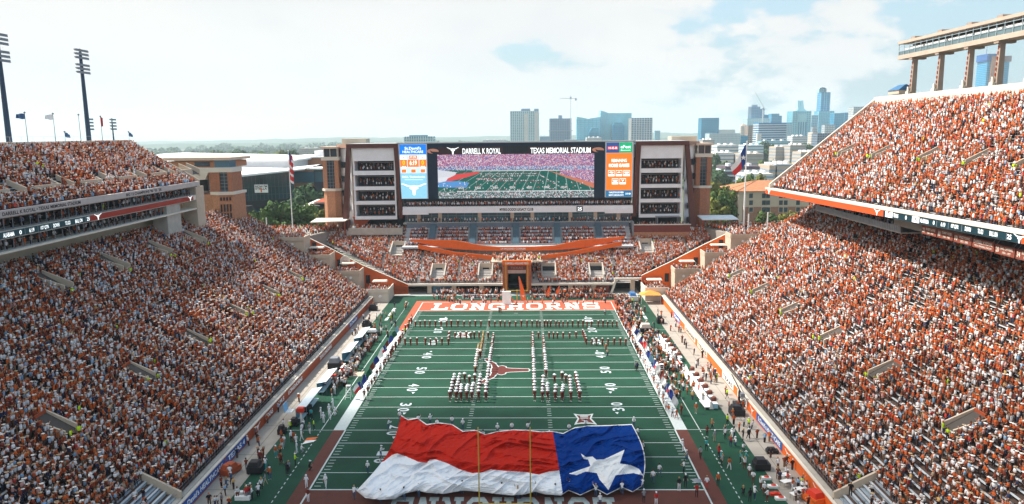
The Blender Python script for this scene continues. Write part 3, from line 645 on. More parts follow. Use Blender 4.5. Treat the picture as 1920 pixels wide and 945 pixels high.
# press box on concrete piers above the right rim
PBX = 97.0
pb = empty('press_box'); tag(pb, 'long glazed press gallery on tall concrete piers above the right grandstand', 'press box')
PIERC = mat('pier_concrete', (0.34, 0.26, 0.21), .9, .12, .5)  # one brown-grey concrete for shafts, corbels and roof blocks
piers = [(1715, 108, 1712), (1765, 98, 1768), (1820, 92, 1818), (1877, 84, 1879), (1944, 74, 1948), (2022, 62, 2027)]
for px, py, pxb in piers:
    y = at(px, py, 0, PBX).y; g = empty('pier'); g.parent = pb
    b = MB(); b.hexa([(PBX-.7, y-.75, 46), (PBX+.7, y-.75, 46), (PBX+.7, y+.35, 46), (PBX-.7, y+.35, 46), (PBX-.35, y-.5, 60.3), (PBX+.6, y-.5, 60.3), (PBX+.6, y+.3, 60.3), (PBX-.35, y+.3, 60.3)])
    b.build('shaft', PIERC, g)
    b = MB(); b.box(PBX-1.3, PBX-.7, y-.5, y+.7, 46, 52.4); b.box(PBX-1.1, PBX-.75, y-.1, y+.4, 52.4, 53.5)
    b.build('base_block', CREAM, g)
    b = MB(); [b.box(PBX-.72+.04*k, PBX-.5+.04*k, y-.1, y+.1, 53.6+k*1.05, 54.2+k*1.05) for k in range(6)]; b.build('light_slot', ORANGED, g)
    b = MB(); b.box(PBX-1.1, PBX+2.4, y-.9, y+.6, 59.9, 60.4); b.build('corbel', PIERC, g)
yE, yN = at(1693, 95, 0, PBX).y, -6
def slab_(nm, x0, x1, z0, z1, m): return MB().box(x0, x1, yN, yE, z0, z1).build(nm, m, pb)
slab_('floor_beam', PBX-1.2, PBX+3, 60.4, 61.4, mat('press_beam', (.47, .38, .31), .85, .1, .5)); slab_('roof', PBX-1.4, PBX+3.2, 64.1, 64.75, MATS['press_beam']); slab_('room_wall', PBX+2.4, PBX+2.6, 61.4, 64.1, DARK)
b = MB(); b.box(PBX-1.0, PBX-.95, yN, yE, 61.4, 62.3); b.build('window_glass', mat('gallery_glass', (0.10, .16, .18), .1, .2, .3, .6), pb)
b = MB(); k = yE-.1
while k > yN: b.box(PBX-1.12, PBX-1.0, k-.12, k, 61.4, 64.1); k -= 2.55
for z in (62.35, 63.5): b.box(PBX-1.1, PBX-1.0, yN, yE, z, z+.1)
b.build('mullions', mat('mullion_blue', (.33, .42, .47), .5, .05, 1), pb)
b = MB(); y = yE-2.2; i = 0
while y > yN:
    if i % 12 != 11:
        b.hexa([(PBX-.9, y-.7, 62.55), (PBX+.5, y-.7, 63.0), (PBX+.5, y-.02, 63.0), (PBX-.9, y-.02, 62.55), (PBX-.9, y-.6, 62.85), (PBX+.5, y-.6, 63.35), (PBX+.5, y-.1, 63.35), (PBX-.9, y-.1, 62.85)])
    y -= .8; i += 1
b.build('ceiling_baffles', WHITE, pb)
for px, py, _ in piers: y = at(px, py, 0, PBX).y; MB().box(PBX-.9, PBX+2.9, y-1.1, y+.7, 64.75, 65.3).build('roof_block', PIERC, pb)
for k in range(26): SEATS.append((PBX-.3+random.random(), yE-3-k*3.1-random.random()*2, 61.4, math.pi, 5, 0))

# ------------------------------------------------------------------ south end: lower stand, ramps, club seats
ss = empty('grandstand'); tag(ss, 'end grandstand behind the far goal post, below the big video screen, with white front lip', 'grandstand')
SY0, SZ0, SM = 111.4, 2.75, 0.455
SDY = 0.73; SDZ = SDY*SM; NS = 35
def s_z(y): return SZ0+(y-SY0)*SM
def xlim(y): return 31.0+(y-110.5)*1.36
def ctr_back(x):            # where the centre block ends under the ramps
    a = abs(x)
    return 120.2 if a < 11 else (121.5+(a-11)*0.33 if a < 18 else (124+(a-18)*.33 if a < 32 else 200))
b = MB()
for i in range(NS):
    y = SY0+i*SDY; z = SZ0+i*SDZ
    segs = []
    xl = xlim(y)
    if y < 121.0: segs = [(-xl, -3.9), (3.9, xl)]
    else:
        xin = max([a/2 for a in range(0, 70) if ctr_back(a/2) < y] or [0]); segs = [(-xl, -xin), (xin, xl)]
    for xa, xb in segs:
        if xb-xa < 1: continue
        b.poly([(xa, y, z), (xb, y, z), (xb, y+SDY, z), (xa, y+SDY, z)]); b.poly([(xa, y+SDY, z), (xb, y+SDY, z), (xb, y+SDY, z+SDZ), (xa, y+SDY, z+SDZ)])
b.build('seating_deck', mat('south_deck', (.42, .40, .39), .9, .12, .8), ss)
SVX = [(-22, 113.3), (-8.8, 113.3), (8.8, 113.3), (22.0, 113.3)]
SVX2 = [(-35.0, 124.0), (37.5, 124.5)]
def svom(x, y):
    g = empty('vomitory'); g.parent = ss; zb = s_z(y); b = MB()
    for q in (-1, 1): b = MB(); b.hexa([(x+q*1.9-.18, y-.6, zb-.6), (x+q*1.9+.18, y-.6, zb-.6), (x+q*1.9+.18, y+5.2, zb), (x+q*1.9-.18, y+5.2, zb), (x+q*1.9-.18, y-.6, zb+1.2), (x+q*1.9+.18, y-.6, zb+1.2), (x+q*1.9+.18, y+5.2, s_z(y+5.2)+1.2), (x+q*1.9-.18, y+5.2, s_z(y+5.2)+1.2)]); b.build('side_wall', CONC, g)
    b = MB(); b.box(x-1.7, x+1.7, y+4.6, y+4.8, zb-.5, s_z(y+5.2)+1.2); b.build('head_wall', BEIGE, g)
    b = MB(); b.box(x-.9, x+.9, y+4.45, y+4.6, zb, zb+2.3); b.build('doorway', DARK, g)
    b = MB(); b.box(x-1.72, x+1.72, y-.55, y+4.6, zb-.6, zb+.25); b.build('landing', CONC, g)
for x, y in SVX+SVX2: svom(x, y)
def in_sv(x, y):
    for vx, vy in SVX+SVX2:
        if abs(x-vx) < 2.2 and vy-1.5 < y < vy+5.3: return True
    return False
for i in range(NS):
    y = SY0+i*SDY+.35; x = -xlim(y)+1.2; xe = xlim(y)-1.2
    while x < xe:
        x += .42*(.9+.2*random.random())
        if y < 121.2 and abs(x) < 4.6: continue
        if y > ctr_back(x)-.6 and abs(x) < 32: continue
        if in_sv(x, y) or random.random() < .05: continue
        if abs((abs(x) % 11.0)-5.2) < .42 and random.random() < .85: continue
        if abs(x) > 28 and y < 113 and x > 0 and x < 33: continue
        SEATS.append((x, y+random.uniform(-.1, .1), SZ0+i*SDZ, -math.pi/2+random.gauss(0, .3), PAL_S, i))
# front lip, piers and the recess below
b = MB(); b.box(-30.8, -3.9, 110.7, 111.5, 2.2, 2.75); b.box(3.9, 26.5, 110.7, 111.5, 2.2, 2.75); b.box(26.5, 34, 110.7, 111.4, 3.6, 4.1); b.hexa([(25.4, 110.6, 0), (26.0, 110.6, 0), (26.0, 111.3, 0), (25.4, 111.3, 0), (26.7, 110.6, 4), (27.3, 110.6, 4), (27.3, 111.3, 4), (26.7, 111.3, 4)]); b.build('front_lip', CREAM, ss)
b = MB(); b.box(-30.8, -2.9, 117, 117.4, -.2, 4.5); b.box(2.9, 40, 117, 117.4, -.2, 6.3); b.box(-31, 31, 111.5, 117, 2.25, 2.35); b.build('recess', DARK, ss)
for x in (-24, -17.3, -9.8, 7.6, 14.6, 21.0, 31.5): MB().box(x-.6, x+.6, 111.2, 112.4, 0, 2.3 if x < 26 else 3.6).build('pier', BEIGE, ss)
MB().box(-23.2, -17.9, 111.9, 112, 0.05, 2.2).build('glass_door', GLASSB, ss)
MB().box(14.8, 25.2, 111.6, 111.9, 0, 2.2).build('maroon_wall', mat('maroon_paint', (.22, .05, .035), .7, .2, 1.5), ss)
letter('DKR XV', (18.2, 111.58, 1.5), (1, 0, 0), (0, 0, 1), 4.6, .9, CREAM, ss)
# tunnel
tn = empty('tunnel_portal'); tag(tn, 'dark field tunnel under an orange lintel in the middle of the far end stand', 'tunnel')
[MB().box(xa, xb, 110.6, 118, 0, 8.4).build('side_pier', mat('orange_brick', (.38, .10, .035), .8, .25, 2), tn) for xa, xb in ((-3.9, -2.5), (2.5, 3.9))]
MB().box(-2.5, 2.5, 117.8, 118, 0, 6).build('tunnel_mouth', mat('tunnel_dark', (.004, .004, .006), .9, 0), tn)
MB().box(-2.5, 2.5, 110.9, 118, 5.4, 5.6).build('tunnel_ceiling', DARK, tn)
MB().box(-2.5, 2.5, 110.8, 111.3, 5.6, 6.5).build('lower_lintel', mat('pink_stone', (.45, .30, .26), .9, .1, 1), tn)
MB().box(-2.5, 2.5, 110.85, 111.3, 6.5, 7.9).build('name_screen', mat('lintel_brown', (.13, .04, .035), .7, .2, 1.5), tn)
MB().box(-3.9, 3.9, 110.4, 111.3, 7.9, 9.2).build('lintel', ORANGE, tn)
letter('CAMPBELL-WILLIAMS FIELD', (0, 110.38, 8.45), (1, 0, 0), (0, 0, 1), 6.4, .55, TXTW, tn, bold=.02)
letter('TEXAS', (0, 110.83, 7.1), (1, 0, 0), (0, 0, 1), 3.4, .7, mat('brown_letters', (.35, .15, .1), .8, 0), tn)
MB().box(-7, 7, 111.3, 121, 8.5, 8.75).build('balcony', BEIGE, tn)
for k in range(120): SEATS.append((-6.8+13.6*random.random(), 111.7+7*random.random(), 8.75, -math.pi/2+random.gauss(0, .6), PAL_S, 0))
# curved orange ramps and parapets
rp = empty('ramp_parapet'); tag(rp, 'sweeping bright orange ramp parapets dipping to the middle of the far end stand', 'parapet')
up_t = [(-30.8, 13.3), (-24, 13.1), (-17.7, 12.9), (-10, 11.3), (-5, 10.95), (0, 10.9), (5, 10.95), (10.8, 11.2), (18.4, 12.8), (25, 13.2), (30.7, 13.7)]
up_b = [(-30.8, 12.9), (-24, 11.2), (-17.7, 10.3), (-10, 9.85), (-5, 9.75), (0, 9.7), (5, 9.75), (10.8, 9.85), (18.4, 10.4), (25, 11.6), (30.7, 13.2)]
b = MB()
for k in range(10):
    (xa, ta), (xb, tb) = up_t[k], up_t[k+1]; ba, bb = up_b[k][1], up_b[k+1][1]; b.wall((xb, 123.7), (xa, 123.7), .3, bb, tb, ba, ta)
b.build('upper_parapet', ORANGE, rp); letter('UT-WOODSEY COMPLEX', (-1.2, 123.37, 10.35), (1, 0, 0), (0, 0, 1), 7.2, .5, TXTW, rp)
b = MB()
for (xa, ya, za), (xb, yb, zb) in (((-28.5, 122.9, 11.9), (-17.7, 122.6, 9.7)), ((-17.7, 122.6, 9.7), (-7.0, 121.4, 8.7)), ((4.6+2.4, 121.4, 8.7), (15.6, 122.4, 9.7)), ((15.6, 122.4, 9.7), (29.9, 122.9, 12.4))):
    b = MB(); b.wall((xb, yb), (xa, ya), .25, zb-1.25, zb, za-1.25, za); b.build('lower_parapet', ORANGE, rp)
b = MB(); b.box(-24, 24, 126.2, 126.4, 6.5, 11.4); b.build('lobby_wall', mat('lobby_panel', (.30, .34, .34), .7, .1, 1), rp)
b = MB()
for k in range(24): b.box(-23+k*2-.06, -23+k*2+.06, 126.0, 126.2, 7, 11)
b.build('lobby_mullion', CREAM, rp)
MB().box(-32, 32, 121.2, 126.4, 6.3, 7.0).build('ramp_floor', CONC, rp)
for k in range(60): SEATS.append((-12+24*random.random(), 121.9+1.2*random.random(), 7.6, -math.pi/2+random.gauss(0, .8), PAL_S, 0))
# club seating: six trays of seats between stair aisles
cl = empty('club_seating'); tag(cl, 'shaded club seats in trays between glass stairs above the orange parapet', 'club seating')
CLY0, CLZ0 = 126.6, 10.9
b = MB(); b.box(-33.5, 33.5, 124.0, 126.6, 10.4, 10.9)
for i in range(6): b.box(-33.5, 33.5, CLY0+i*1.35, CLY0+(i+1)*1.35, 9, CLZ0+i*.86)
b.build('seating_deck', mat('club_deck', (.40, .42, .45), .85, .1, .8), cl)
aisx = [-27.2, -17.3, -5.4+.0, 5.9, 17.0, 27.2]; aisx = [-33.5, -18.3, -6.2, 6.0, 17.8, 33.5]
ais = [at(x, 430, 1, 130).x for x in (810, 886, 967, 1045, 1123)]
b = MB()
for x in ais: b = MB(); b.hexa([(x-.9, 126.3, 10.9), (x+.9, 126.3, 10.9), (x+.9, 134.6, 10.9), (x-.9, 134.6, 10.9), (x-.9, 126.3, 11.5), (x+.9, 126.3, 11.5), (x+.9, 134.6, 16.9), (x-.9, 134.6, 16.9)]); b.build('stair_screen', mat('stair_glass', (.05, .09, .12), .3, .15, 1), cl)
lim = [-33.5]+ais+[33.5]
REDS = mat('maroon_seat', (.25, .045, .03), .7, .1, 3)
for i in range(5):
    y = CLY0+i*1.35; z = CLZ0+i*.86
    b = MB(); c = MB()
    for k in range(6):
        xa, xb = lim[k]+1.5, lim[k+1]-1.5; b.box(xa, xb, y+.55, y+.95, z+.03, z+.62); c.box(xa-.6, xb+.6, y-.05, y+.03, z-.1, z+.2)
        x = xa+.3
        while x < xb:
            if random.random() < .86: SEATS.append((x, y+.35, z+.05-.2, -math.pi/2+random.gauss(0, .3), 6, 0))
            x += .54
    b.build('seat_row', REDS, cl); c.build('row_front', mat('tray_front', (.42, .46, .52), .7, .1, 1), cl)
b = MB(); b.box(-33.5, 33.5, 133.9, 134.1, 15.2, 16.7); b.build('back_panel', mat('slate_panel', (.13, .16, .20), .6, .1, .6), cl)

# ------------------------------------------------------------------ south end building
sb = empty('stadium_building'); tag(sb, 'stadium end building with two white suite towers in maroon frames around the video screen', 'building')
MB().box(-34.5, 34.5, 136.6, 150, 2, 40.2).build('core', DARK, sb)
MB().box(-34.5, 34.5, 134.0, 136.6, 16.3, 16.75).build('terrace_floor', CONC, sb)
b = MB()
for k in range(28): x = -33.6+k*2.49; b.box(x-.05, x+.05, 136.3, 136.4, 16.75, 19.6)
b.box(-34, 34, 136.3, 136.4, 18.5, 18.62); b.build('glazing_bars', GREYM, sb)
MB().box(-34.3, 34.3, 136.4, 136.45, 16.75, 19.6).build('glass_wall', mat('club_glass', (.05, .13, .16), .08, .5, .18, .7), sb)
for x in (-30, -23.5, -11.5, -1.6, 4.5, 16, 23.5, 30.5): MB().box(x-.55, x+.55, 135.6, 136.3, 16.75, 19.6).build('column', BEIGE, sb)
MB().box(-34.6, 34.6, 134.6, 136.6, 19.6, 21.5).build('name_band', PANEL, sb)
letter('MYERS-DODDS LEGACY CLUB', ((at(937, 392, 1, 134.5).x+at(1000, 392, 1, 134.5).x)/2, 134.57, 20.55), (1, 0, 0), (0, 0, 1), at(1000, 392, 1, 134.5).x-at(937, 392, 1, 134.5).x, .85, TXTD, sb, bold=.03)
xc = at(1087, 391, 1, 134.5).x; MB().box(xc-.95, xc+.95, 134.54, 134.6, 19.8, 21.35).build('clock', BLACK, sb); letter('25', (xc, 134.52, 20.57), (1, 0, 0), (0, 0, 1), 1.3, 1.0, LED_W, sb, bold=.03)
MB().box(-34.3, 34.3, 139.0, 139.1, 21.5, 23.7).build('suite_wall', DARK, sb)
for xa, xb in ((-34.6, -26.8), (26.2, 34.6)): MB().box(xa, xb, 134.2, 134.6, 19.2, 20.6).build('balcony', PANEL, sb)
b = MB()
for k in range(36): x = -34+k*1.94; b.box(x-.03, x+.03, 134.65, 134.72, 21.5, 22.5)
b.box(-34.3, 34.3, 134.65, 134.72, 22.45, 22.52); b.build('glass_rail', GREYM, sb)
for row in range(2):
    x = -34
    while x < 34: x += random.uniform(.45, .95); SEATS.append((x, 135.2+row*.9, 21.5-.1, -math.pi/2+random.gauss(0, .4), 6, 0))
x = -33.5
while x < 33.5:
    x += random.uniform(.5, 1.2); SEATS.append((x, 134.9+random.random()*.6, 16.55, -math.pi/2+random.gauss(0, .4), 6, 0))
# towers
def tower(s):
    t = empty('suite_tower'); t.parent = sb
    X = lambda px_l: px_l
    xi, xo = s*36.6, s*49.4
    a, c = min(xi, xo), max(xi, xo)
    b = MB()
    b.box(a, c, 135.7, 150, 35.35, 39.3, 0)
    zs = [35.35, 31.1, 26.6, 22.2]; zo = [32.4, 27.7, 23.3, 18.7]; zb_ = [31.12, 26.62, 22.22, 17.7]
    for k in range(4):
        b.box(a, c, 135.6, 136.4, zb_[k], zo[k])
    b.build('spandrel', PANEL, t)
    MB().box(a, c, 140.4, 150, 18.6, 35.3).build('suite_wall', DARK, t)
    b = MB()
    for k in range(4): b.box(a+.5, c-.5, 136.4, 140.4, zb_[k]+.3, zb_[k]+.9)
    b.build('floor_slab', GREYM, t)
    b = MB()
    for xx in (a, c-.45): b.box(xx, xx+.45, 135.8, 140.4, 18.7, 35.3)
    b.build('side_wall', PANEL, t)
    for k in range(4):
        z = zb_[k]+.9; b = MB(); b.box(a+.5, c-.5, 135.8, 135.84, zo[k], zo[k]+.12); b.build('rail_glass', GREYM, t)
        b = MB(); b.box(a+.9, c-.9, 138.6, 138.7, zs[k]-.7, zs[k]-.5); b.build('ceiling_light_track', GREYM, t)
        for row in range(3):
            x = a+.9
            while x < c-.9:
                x += random.uniform(.6, 1.5)*(1 if row != 1 else 1.6); SEATS.append((x, 136.65+row*.95, z+.15+row*.45, -math.pi/2+random.gauss(0, .4), 6, 0))
    # maroon frame: leaning legs and head beam, and its twin on the flank
    b = MB()
    def leg(x0, x1, xb0, xb1, y0, y1, zt, zb): b.hexa([(xb0, y0, zb), (xb1, y0, zb), (xb1, y1, zb), (xb0, y1, zb), (x0, y0, zt), (x1, y0, zt), (x1, y1, zt), (x0, y1, zt)])
    zt = 40.3
    if s < 0: leg(-51.0, -49.9, -53.4, -51.7, 135.2, 137, zt, 14.2); leg(-36.9, -35.5, -35.9, -34.7, 135.2, 137, zt, 18.0); b.box(-51.0, -35.5, 135.0, 137, 39.2, zt+.12)
    else: leg(49.9, 51.0, 52.2, 54.0, 135.2, 137, zt, 14.2); leg(35.4, 36.9, 34.6, 35.8, 135.2, 137, zt, 18.0); b.box(35.4, 51.0, 135.0, 137, 39.2, zt+.12)
    b.build('frame', MAROON, t)
    b = MB(); xo2 = s*56.2; xa, xb = sorted((xo2, xo2-s*1.3)); sh = -s*2.2
    b.hexa([(xa-sh, 144, 14.2), (xb-sh, 144, 14.2), (xb-sh, 146, 14.2), (xa-sh, 146, 14.2), (xa, 144, 39.8), (xb, 144, 39.8), (xb, 146, 39.8), (xa, 146, 39.8)]); b.build('rear_leg', MAROON, t)
    b = MB(); b.hexa([(s*51.0, 136.8, 39.2), (s*56.2, 144.2, 39.2), (s*56.2, 145, 39.2), (s*50, 138, 39.2), (s*51.0, 136.8, 40.35), (s*56.2, 144.2, 40.2), (s*56.2, 145, 40.2), (s*50, 138, 40.35)] if s > 0 else [(s*50, 138, 39.2), (s*56.2, 145, 39.2), (s*56.2, 144.2, 39.2), (s*51.0, 136.8, 39.2), (s*50, 138, 40.35), (s*56.2, 145, 40.2), (s*56.2, 144.2, 40.2), (s*51.0, 136.8, 40.35)]); b.build('side_beam', mat('pale_copper', (.34, .2, .15), .7, .1, .6), t)  # beam in a lighter copper tone than the maroon legs
    b = MB(); pa, pbb = (s*50.6, 138.2), (s*55.6, 145)
    if s < 0: pa, pbb = pbb, pa
    b.wall(pa, pbb, .2, 14.3, 39.2, 14.3, 39.2); b.build('side_wall', PANEL, t)
    for k in range(5):
        b = MB(); qa, qb = (s*51.6, 138.9), (s*54.9, 144.0)
        if s < 0: qa, qb = qb, qa
        q = Vector((0, 0)); b.wall((qa[0], qa[1]-.55), (qb[0], qb[1]-.55), .1, zs[0]-2.2-k*4.4, zs[0]-.4-k*4.4, zs[0]-2.2-k*4.4, zs[0]-.4-k*4.4); b.build('window', GLASSD, t)
    # open terrace under the tower
    b = MB(); b.box(min(s*34.6, s*51), max(s*34.6, s*51), 131.8, 150, 13.4, 14.7); b.build('terrace_floor', CONC, t)
    b = MB(); b.box(min(s*35.2, s*50.6), max(s*35.2, s*50.6), 142, 150, 14.7, 20.7); b.build('terrace_back', DARK, t)
    b = MB(); b.box(a+.3, c-.3, 136.4, 141.9, 18.3, 18.62, 0); b.build('terrace_soffit', GREYM, t)
    if s < 0:
        b = MB(); b.hexa([(-49.5, 136.8, 14.7), (-47.7, 136.8, 14.7), (-47.7, 138.5, 14.7), (-49.5, 138.5, 14.7), (-50.4, 136.8, 18.5), (-44.4, 136.8, 18.5), (-44.4, 138.5, 18.5), (-50.4, 138.5, 18.5)]); b.build('prop', ORANGED, t)
        MB().box(-46, -36.6, 136.5, 137, 17.7, 18.1).build('warm_soffit_edge', mat('gold_soffit', (.5, .4, .2), .7, .1, 1), t)
        MB().box(-50.6, -34.4, 131.6, 131.8, 13.6, 15.6).build('terrace_rail', CONC, t)
    else:
        MB().box(34.4, 51.2, 131.5, 131.8, 13.4, 15.9).build('terrace_rail', mat('maroon_rail', (.18, .045, .035), .8, .1, 1), t)
        MB().box(34.2, 51.4, 131.3, 131.9, 15.9, 16.15).build('terrace_coping', CREAM, t)
        b = MB(); b.box(41.5, 48.5, 133, 136, 18.0, 18.2); [b.box(xx, xx+.2, yy, yy+.2, 14.7, 18) for xx in (41.7, 48.1) for yy in (133.2, 135.6)]; b.build('kiosk', GREYM, t)
        MB().box(34.3, 51, 131.28, 131.5, 12.2, 13.8).build('brick_front', BRICKL, t)
        b = MB(); b.box(34.0, 34.5, 131, 136, 11, 17); b.build('side_pier', GREYM, t)
    x = min(s*36, s*50)
    while x < max(s*36, s*50):
        x += random.uniform(.3, .55)
        for _ in range(2): SEATS.append((x, random.uniform(132.3, 139), 14.7, -math.pi/2+random.gauss(0, .6), 6 if _ else PAL_S, 0))
tower(-1); tower(1)
for q in ((-56, -48.3, 150, 156, 30, 41.9), (48.6, 56.6, 150, 156, 30, 41.7)): MB().box(*q).build('plant_room', mat('cream_penthouse', (.58, .50, .40), .85, .05, .4), sb)
MB().box(-51, 51, 137, 150, 40.25, 40.5).build('roof', mat('roof_grey', (.4, .42, .44), .8, .1, .3), sb)
# brick stair towers either side
def brick_tower(s, label):
    g = empty('stair_tower'); tag(g, label, 'stair tower'); x0, x1 = (-60.5, -55.2) if s < 0 else (54.8, 60.3)
    if s > 0: x0, x1 = 54.6, 59.6
    pr = [(x0+1.4, 141), (x1-1.4, 141), (x1, 142.8), (x1, 149), (x0, 149), (x0, 142.8)]
    MB().prism(pr, 10, 26.0).build('brick_base', BRICK if s > 0 else BRICKL, g)  # left tower's brick lightened as sunlit, right one's darkened as shadowed
    MB().prism([(p[0]+(.35 if p[0] > (x0+x1)/2 else -.35), p[1]-(.35 if p[1] < 145 else -.2)) for p in pr], 26, 26.7).build('stone_band', CREAM, g)
    MB().box(x0+.9, x1-.9, 142.2, 149, 26.7, 35.4).build('glass_shaft', GLASSD, g)
    b = MB()
    for xx in ((x0+.2, x0+1.5), (x1-1.5, x1-.2)): b.box(xx[0], xx[1], 141.9, 149.2, 26.7, 35.4)
    b.build('brick_pilaster', BRICK if s > 0 else BRICKL, g)
    b = MB()
    for k in range(8): b.box(x0+1.5, x1-1.5, 142.05, 142.2, 27.5+k*1.05, 27.58+k*1.05)
    for k in range(2): b.box(x0+2.2+k, x0+2.28+k, 142.05, 142.2, 26.7, 35.4)
    b.build('mullions', GREYM, g)
    MB().box(x0-.1, x1+.1, 141.6, 149.3, 35.4, 36.5).build('stone_band', CREAM, g)
    MB().box(x0+.8, x1-.5, 142.2, 149, 36.5, 39.0).build('lantern_glass', GLASSD, g)
    b = MB(); b.box(x0+.6, x0+.8, 142, 149, 36.5, 39); b.box(x1-.5, x1-.3, 142, 149, 36.5, 39); b.box(x0+2.6, x0+2.75, 142, 142.2, 36.5, 39); b.build('lantern_frame', CREAM, g)
    MB().box(x0-.2, x1+.2, 141.2, 149.5, 39, 39.6).build('roof', mat('warm_stone', (.60, .47, .37), .85, .05, .5), g)  # warm pale stone roof
brick_tower(-1, 'sunlit brick stair tower with glass shaft on the left of the end building')
brick_tower(1, 'shaded brick stair tower with glass shaft on the right of the end building')

# ------------------------------------------------------------------ scoreboard
sc = empty('scoreboard'); tag(sc, 'huge video scoreboard with name sign and tall advert screens at both sides', 'scoreboard')
YB = 135.6
MB().box(-35.3, 34.9, YB+.25, 137, 23.7, 40.4).build('frame', NAVY, sc)
MB().box(-36.0, 35.2, YB+.1, 138, 40.4, 40.75).build('top_trim', mat('trim_grey', (.42, .46, .48), .6, .05, 1), sc)
# the picture the big screen shows (colours per cell of the screen)
def P2(px, py): v = at(px, py, 1, YB); return v.x, v.z
SX0, SZ1 = P2(820, 290); SX1, SZb = P2(1113.5, 371); SX0 -= .0
def screen_picture():
    w, h = 440, 122; rg = np.random.default_rng(5); im = np.zeros((h, w, 3)); yy, xx = np.mgrid[0:h, 0:w]; v = yy/h; u = xx/w
    im[:] = (0.012, 0.125, 0.10)
    crowd = rg.random((h, w)); pal = np.array([(.62, .22, .36), (.75, .52, .62), (.30, .16, .42), (.85, .75, .82), (.55, .10, .16), (.16, .10, .26), (.42, .30, .55)])
    idx = rg.integers(0, 7, (h//2+1, w//2+1)).repeat(2, 0).repeat(2, 1)[:h, :w]
    m = v < .27; im[m] = pal[idx[m]]*(0.75+.5*crowd[m])[:, None]*.9
    m = (v >= .27) & (v < .36); p2 = np.array([(.12, .2, .5), (.6, .65, .75), (.1, .12, .2), (.55, .2, .25), (.3, .4, .6)]); im[m] = p2[idx[m] % 5]
    # yard lines fan out from the far side
    for k in range(-14, 26):
        x0 = .5+(k-5)*.052; x1 = .5+(k-5)*.052+(-(k-6.0))*-.052*.6-.13
        xl = x0+(x1-x0)*((v-.38)/.62); im[(np.abs(u-xl) < .0026) & (v > .38)] = (.30, .42, .40)
    im[(np.abs(v-.375) < .008) & (u > .22) & (u < .86)] = (.75, .78, .76)
    # orange end zone to the right
    t = (u-.70)/.30; m = (v > .37) & (v < .37+t*.42) & (u > .70) & (v > .37+t*.30); im[m] = (.62, .20, .12)
    m = (v > .36) & (u > .78) & (v < .37+t*.30); im[m] = pal[idx[m]]*.9
    # giant flag at the left
    def inpoly(P):
        c = np.zeros((h, w), bool); n = len(P)
        for i in range(n):
            x1, y1 = P[i]; x2, y2 = P[(i+1) % n]; cond = ((y1 > v) != (y2 > v)); xi = (x2-x1)*(v-y1)/(y2-y1+1e-9)+x1; c ^= cond & (u < xi)
        return c
    im[inpoly([(0, .34), (.12, .40), (.10, .52), (0, .56)])] = (.70, .72, .78)
    im[inpoly([(.02, .62), (.12, .44), (.27, .39), (.26, .43), (.18, .52), (.05, .63)])] = (.72, .08, .08)
    im[inpoly([(0, .60), (.13, .60), (.20, .64), (.18, .76), (0, .74)])] = (.10, .32, .68)
    im[inpoly([(0, .52), (.07, .50), (.05, .60), (0, .64)])] = (.78, .80, .86)
    # formation lines of marchers
    for (u0, u1, v0, v1, th) in ((.28, .62, .44, .44, .012), (.28, .62, .49, .49, .012), (.26, .46, .56, .56, .02), (.62, .86, .40, .92, .006), (.30, .66, .60, .60, .012)):
        L_ = np.hypot(u1-u0, v1-v0); tt = np.clip(((u-u0)*(u1-u0)+(v-v0)*(v1-v0))/L_**2, 0, 1); d = np.hypot(u-(u0+tt*(u1-u0)), v-(v0+tt*(v1-v0)))
        m = (d < th) & (idx % 3 > 0); im[m] = np.array([(.75, .72, .74), (.30, .10, .12)])[(idx[m] % 2)]
    m = (v > .84) & (rg.random((h, w)) < .65) & (idx % 3 < 2); im[m] = np.array([(.8, .82, .86), (.12, .14, .2), (.45, .15, .15), (.5, .5, .6)])[idx[m] % 4]
    m = (np.abs(v-.84) < .012) & (u > .12); im[m] = (.72, .76, .78)
    for _ in range(130):
        a, c = int(rg.random()*w), int((.62+.22*rg.random())*h); im[c:c+3, a:a+2] = (.8, .8, .85) if rg.random() < .5 else (.5, .15, .15)
    for k in range(7): a = int((.13+.11*k)*w); im[int(.74*h):int(.79*h), a:a+16] = np.where(rg.random((int(.79*h)-int(.74*h), 16, 1)) < .6, .75, .1)
    return im
im = screen_picture(); hh, ww = im.shape[:2]
xs_ = np.linspace(SX0, SX1, ww+1); zs_ = np.linspace(SZ1, 23.95, hh+1)
V = np.zeros(((hh+1)*(ww+1), 3)); V[:, 0] = np.tile(xs_, hh+1); V[:, 1] = YB; V[:, 2] = np.repeat(zs_, ww+1)
ii, jj = np.mgrid[0:hh, 0:ww]; a = (ii*(ww+1)+jj).ravel(); F = np.stack([a, a+ww+1, a+ww+2, a+1], 1)
me = bpy.data.meshes.new('video_screen'); me.vertices.add(len(V)); me.vertices.foreach_set('co', V.ravel()); me.loops.add(F.size); me.loops.foreach_set('vertex_index', F.ravel().astype(np.int32))
me.polygons.add(len(F)); me.polygons.foreach_set('loop_start', np.arange(0, F.size, 4, dtype=np.int32)); me.update(calc_edges=True)
at_ = me.attributes.new('Col', 'FLOAT_COLOR', 'FACE'); at_.data.foreach_set('color', np.concatenate([im.reshape(-1, 3), np.ones((hh*ww, 1))], 1).ravel().astype(np.float32))
me.materials.append(attr_mat('video_picture', .5, .1, 0.55)); o = bpy.data.objects.new('video_screen', me); C.objects.link(o); o.parent = sc
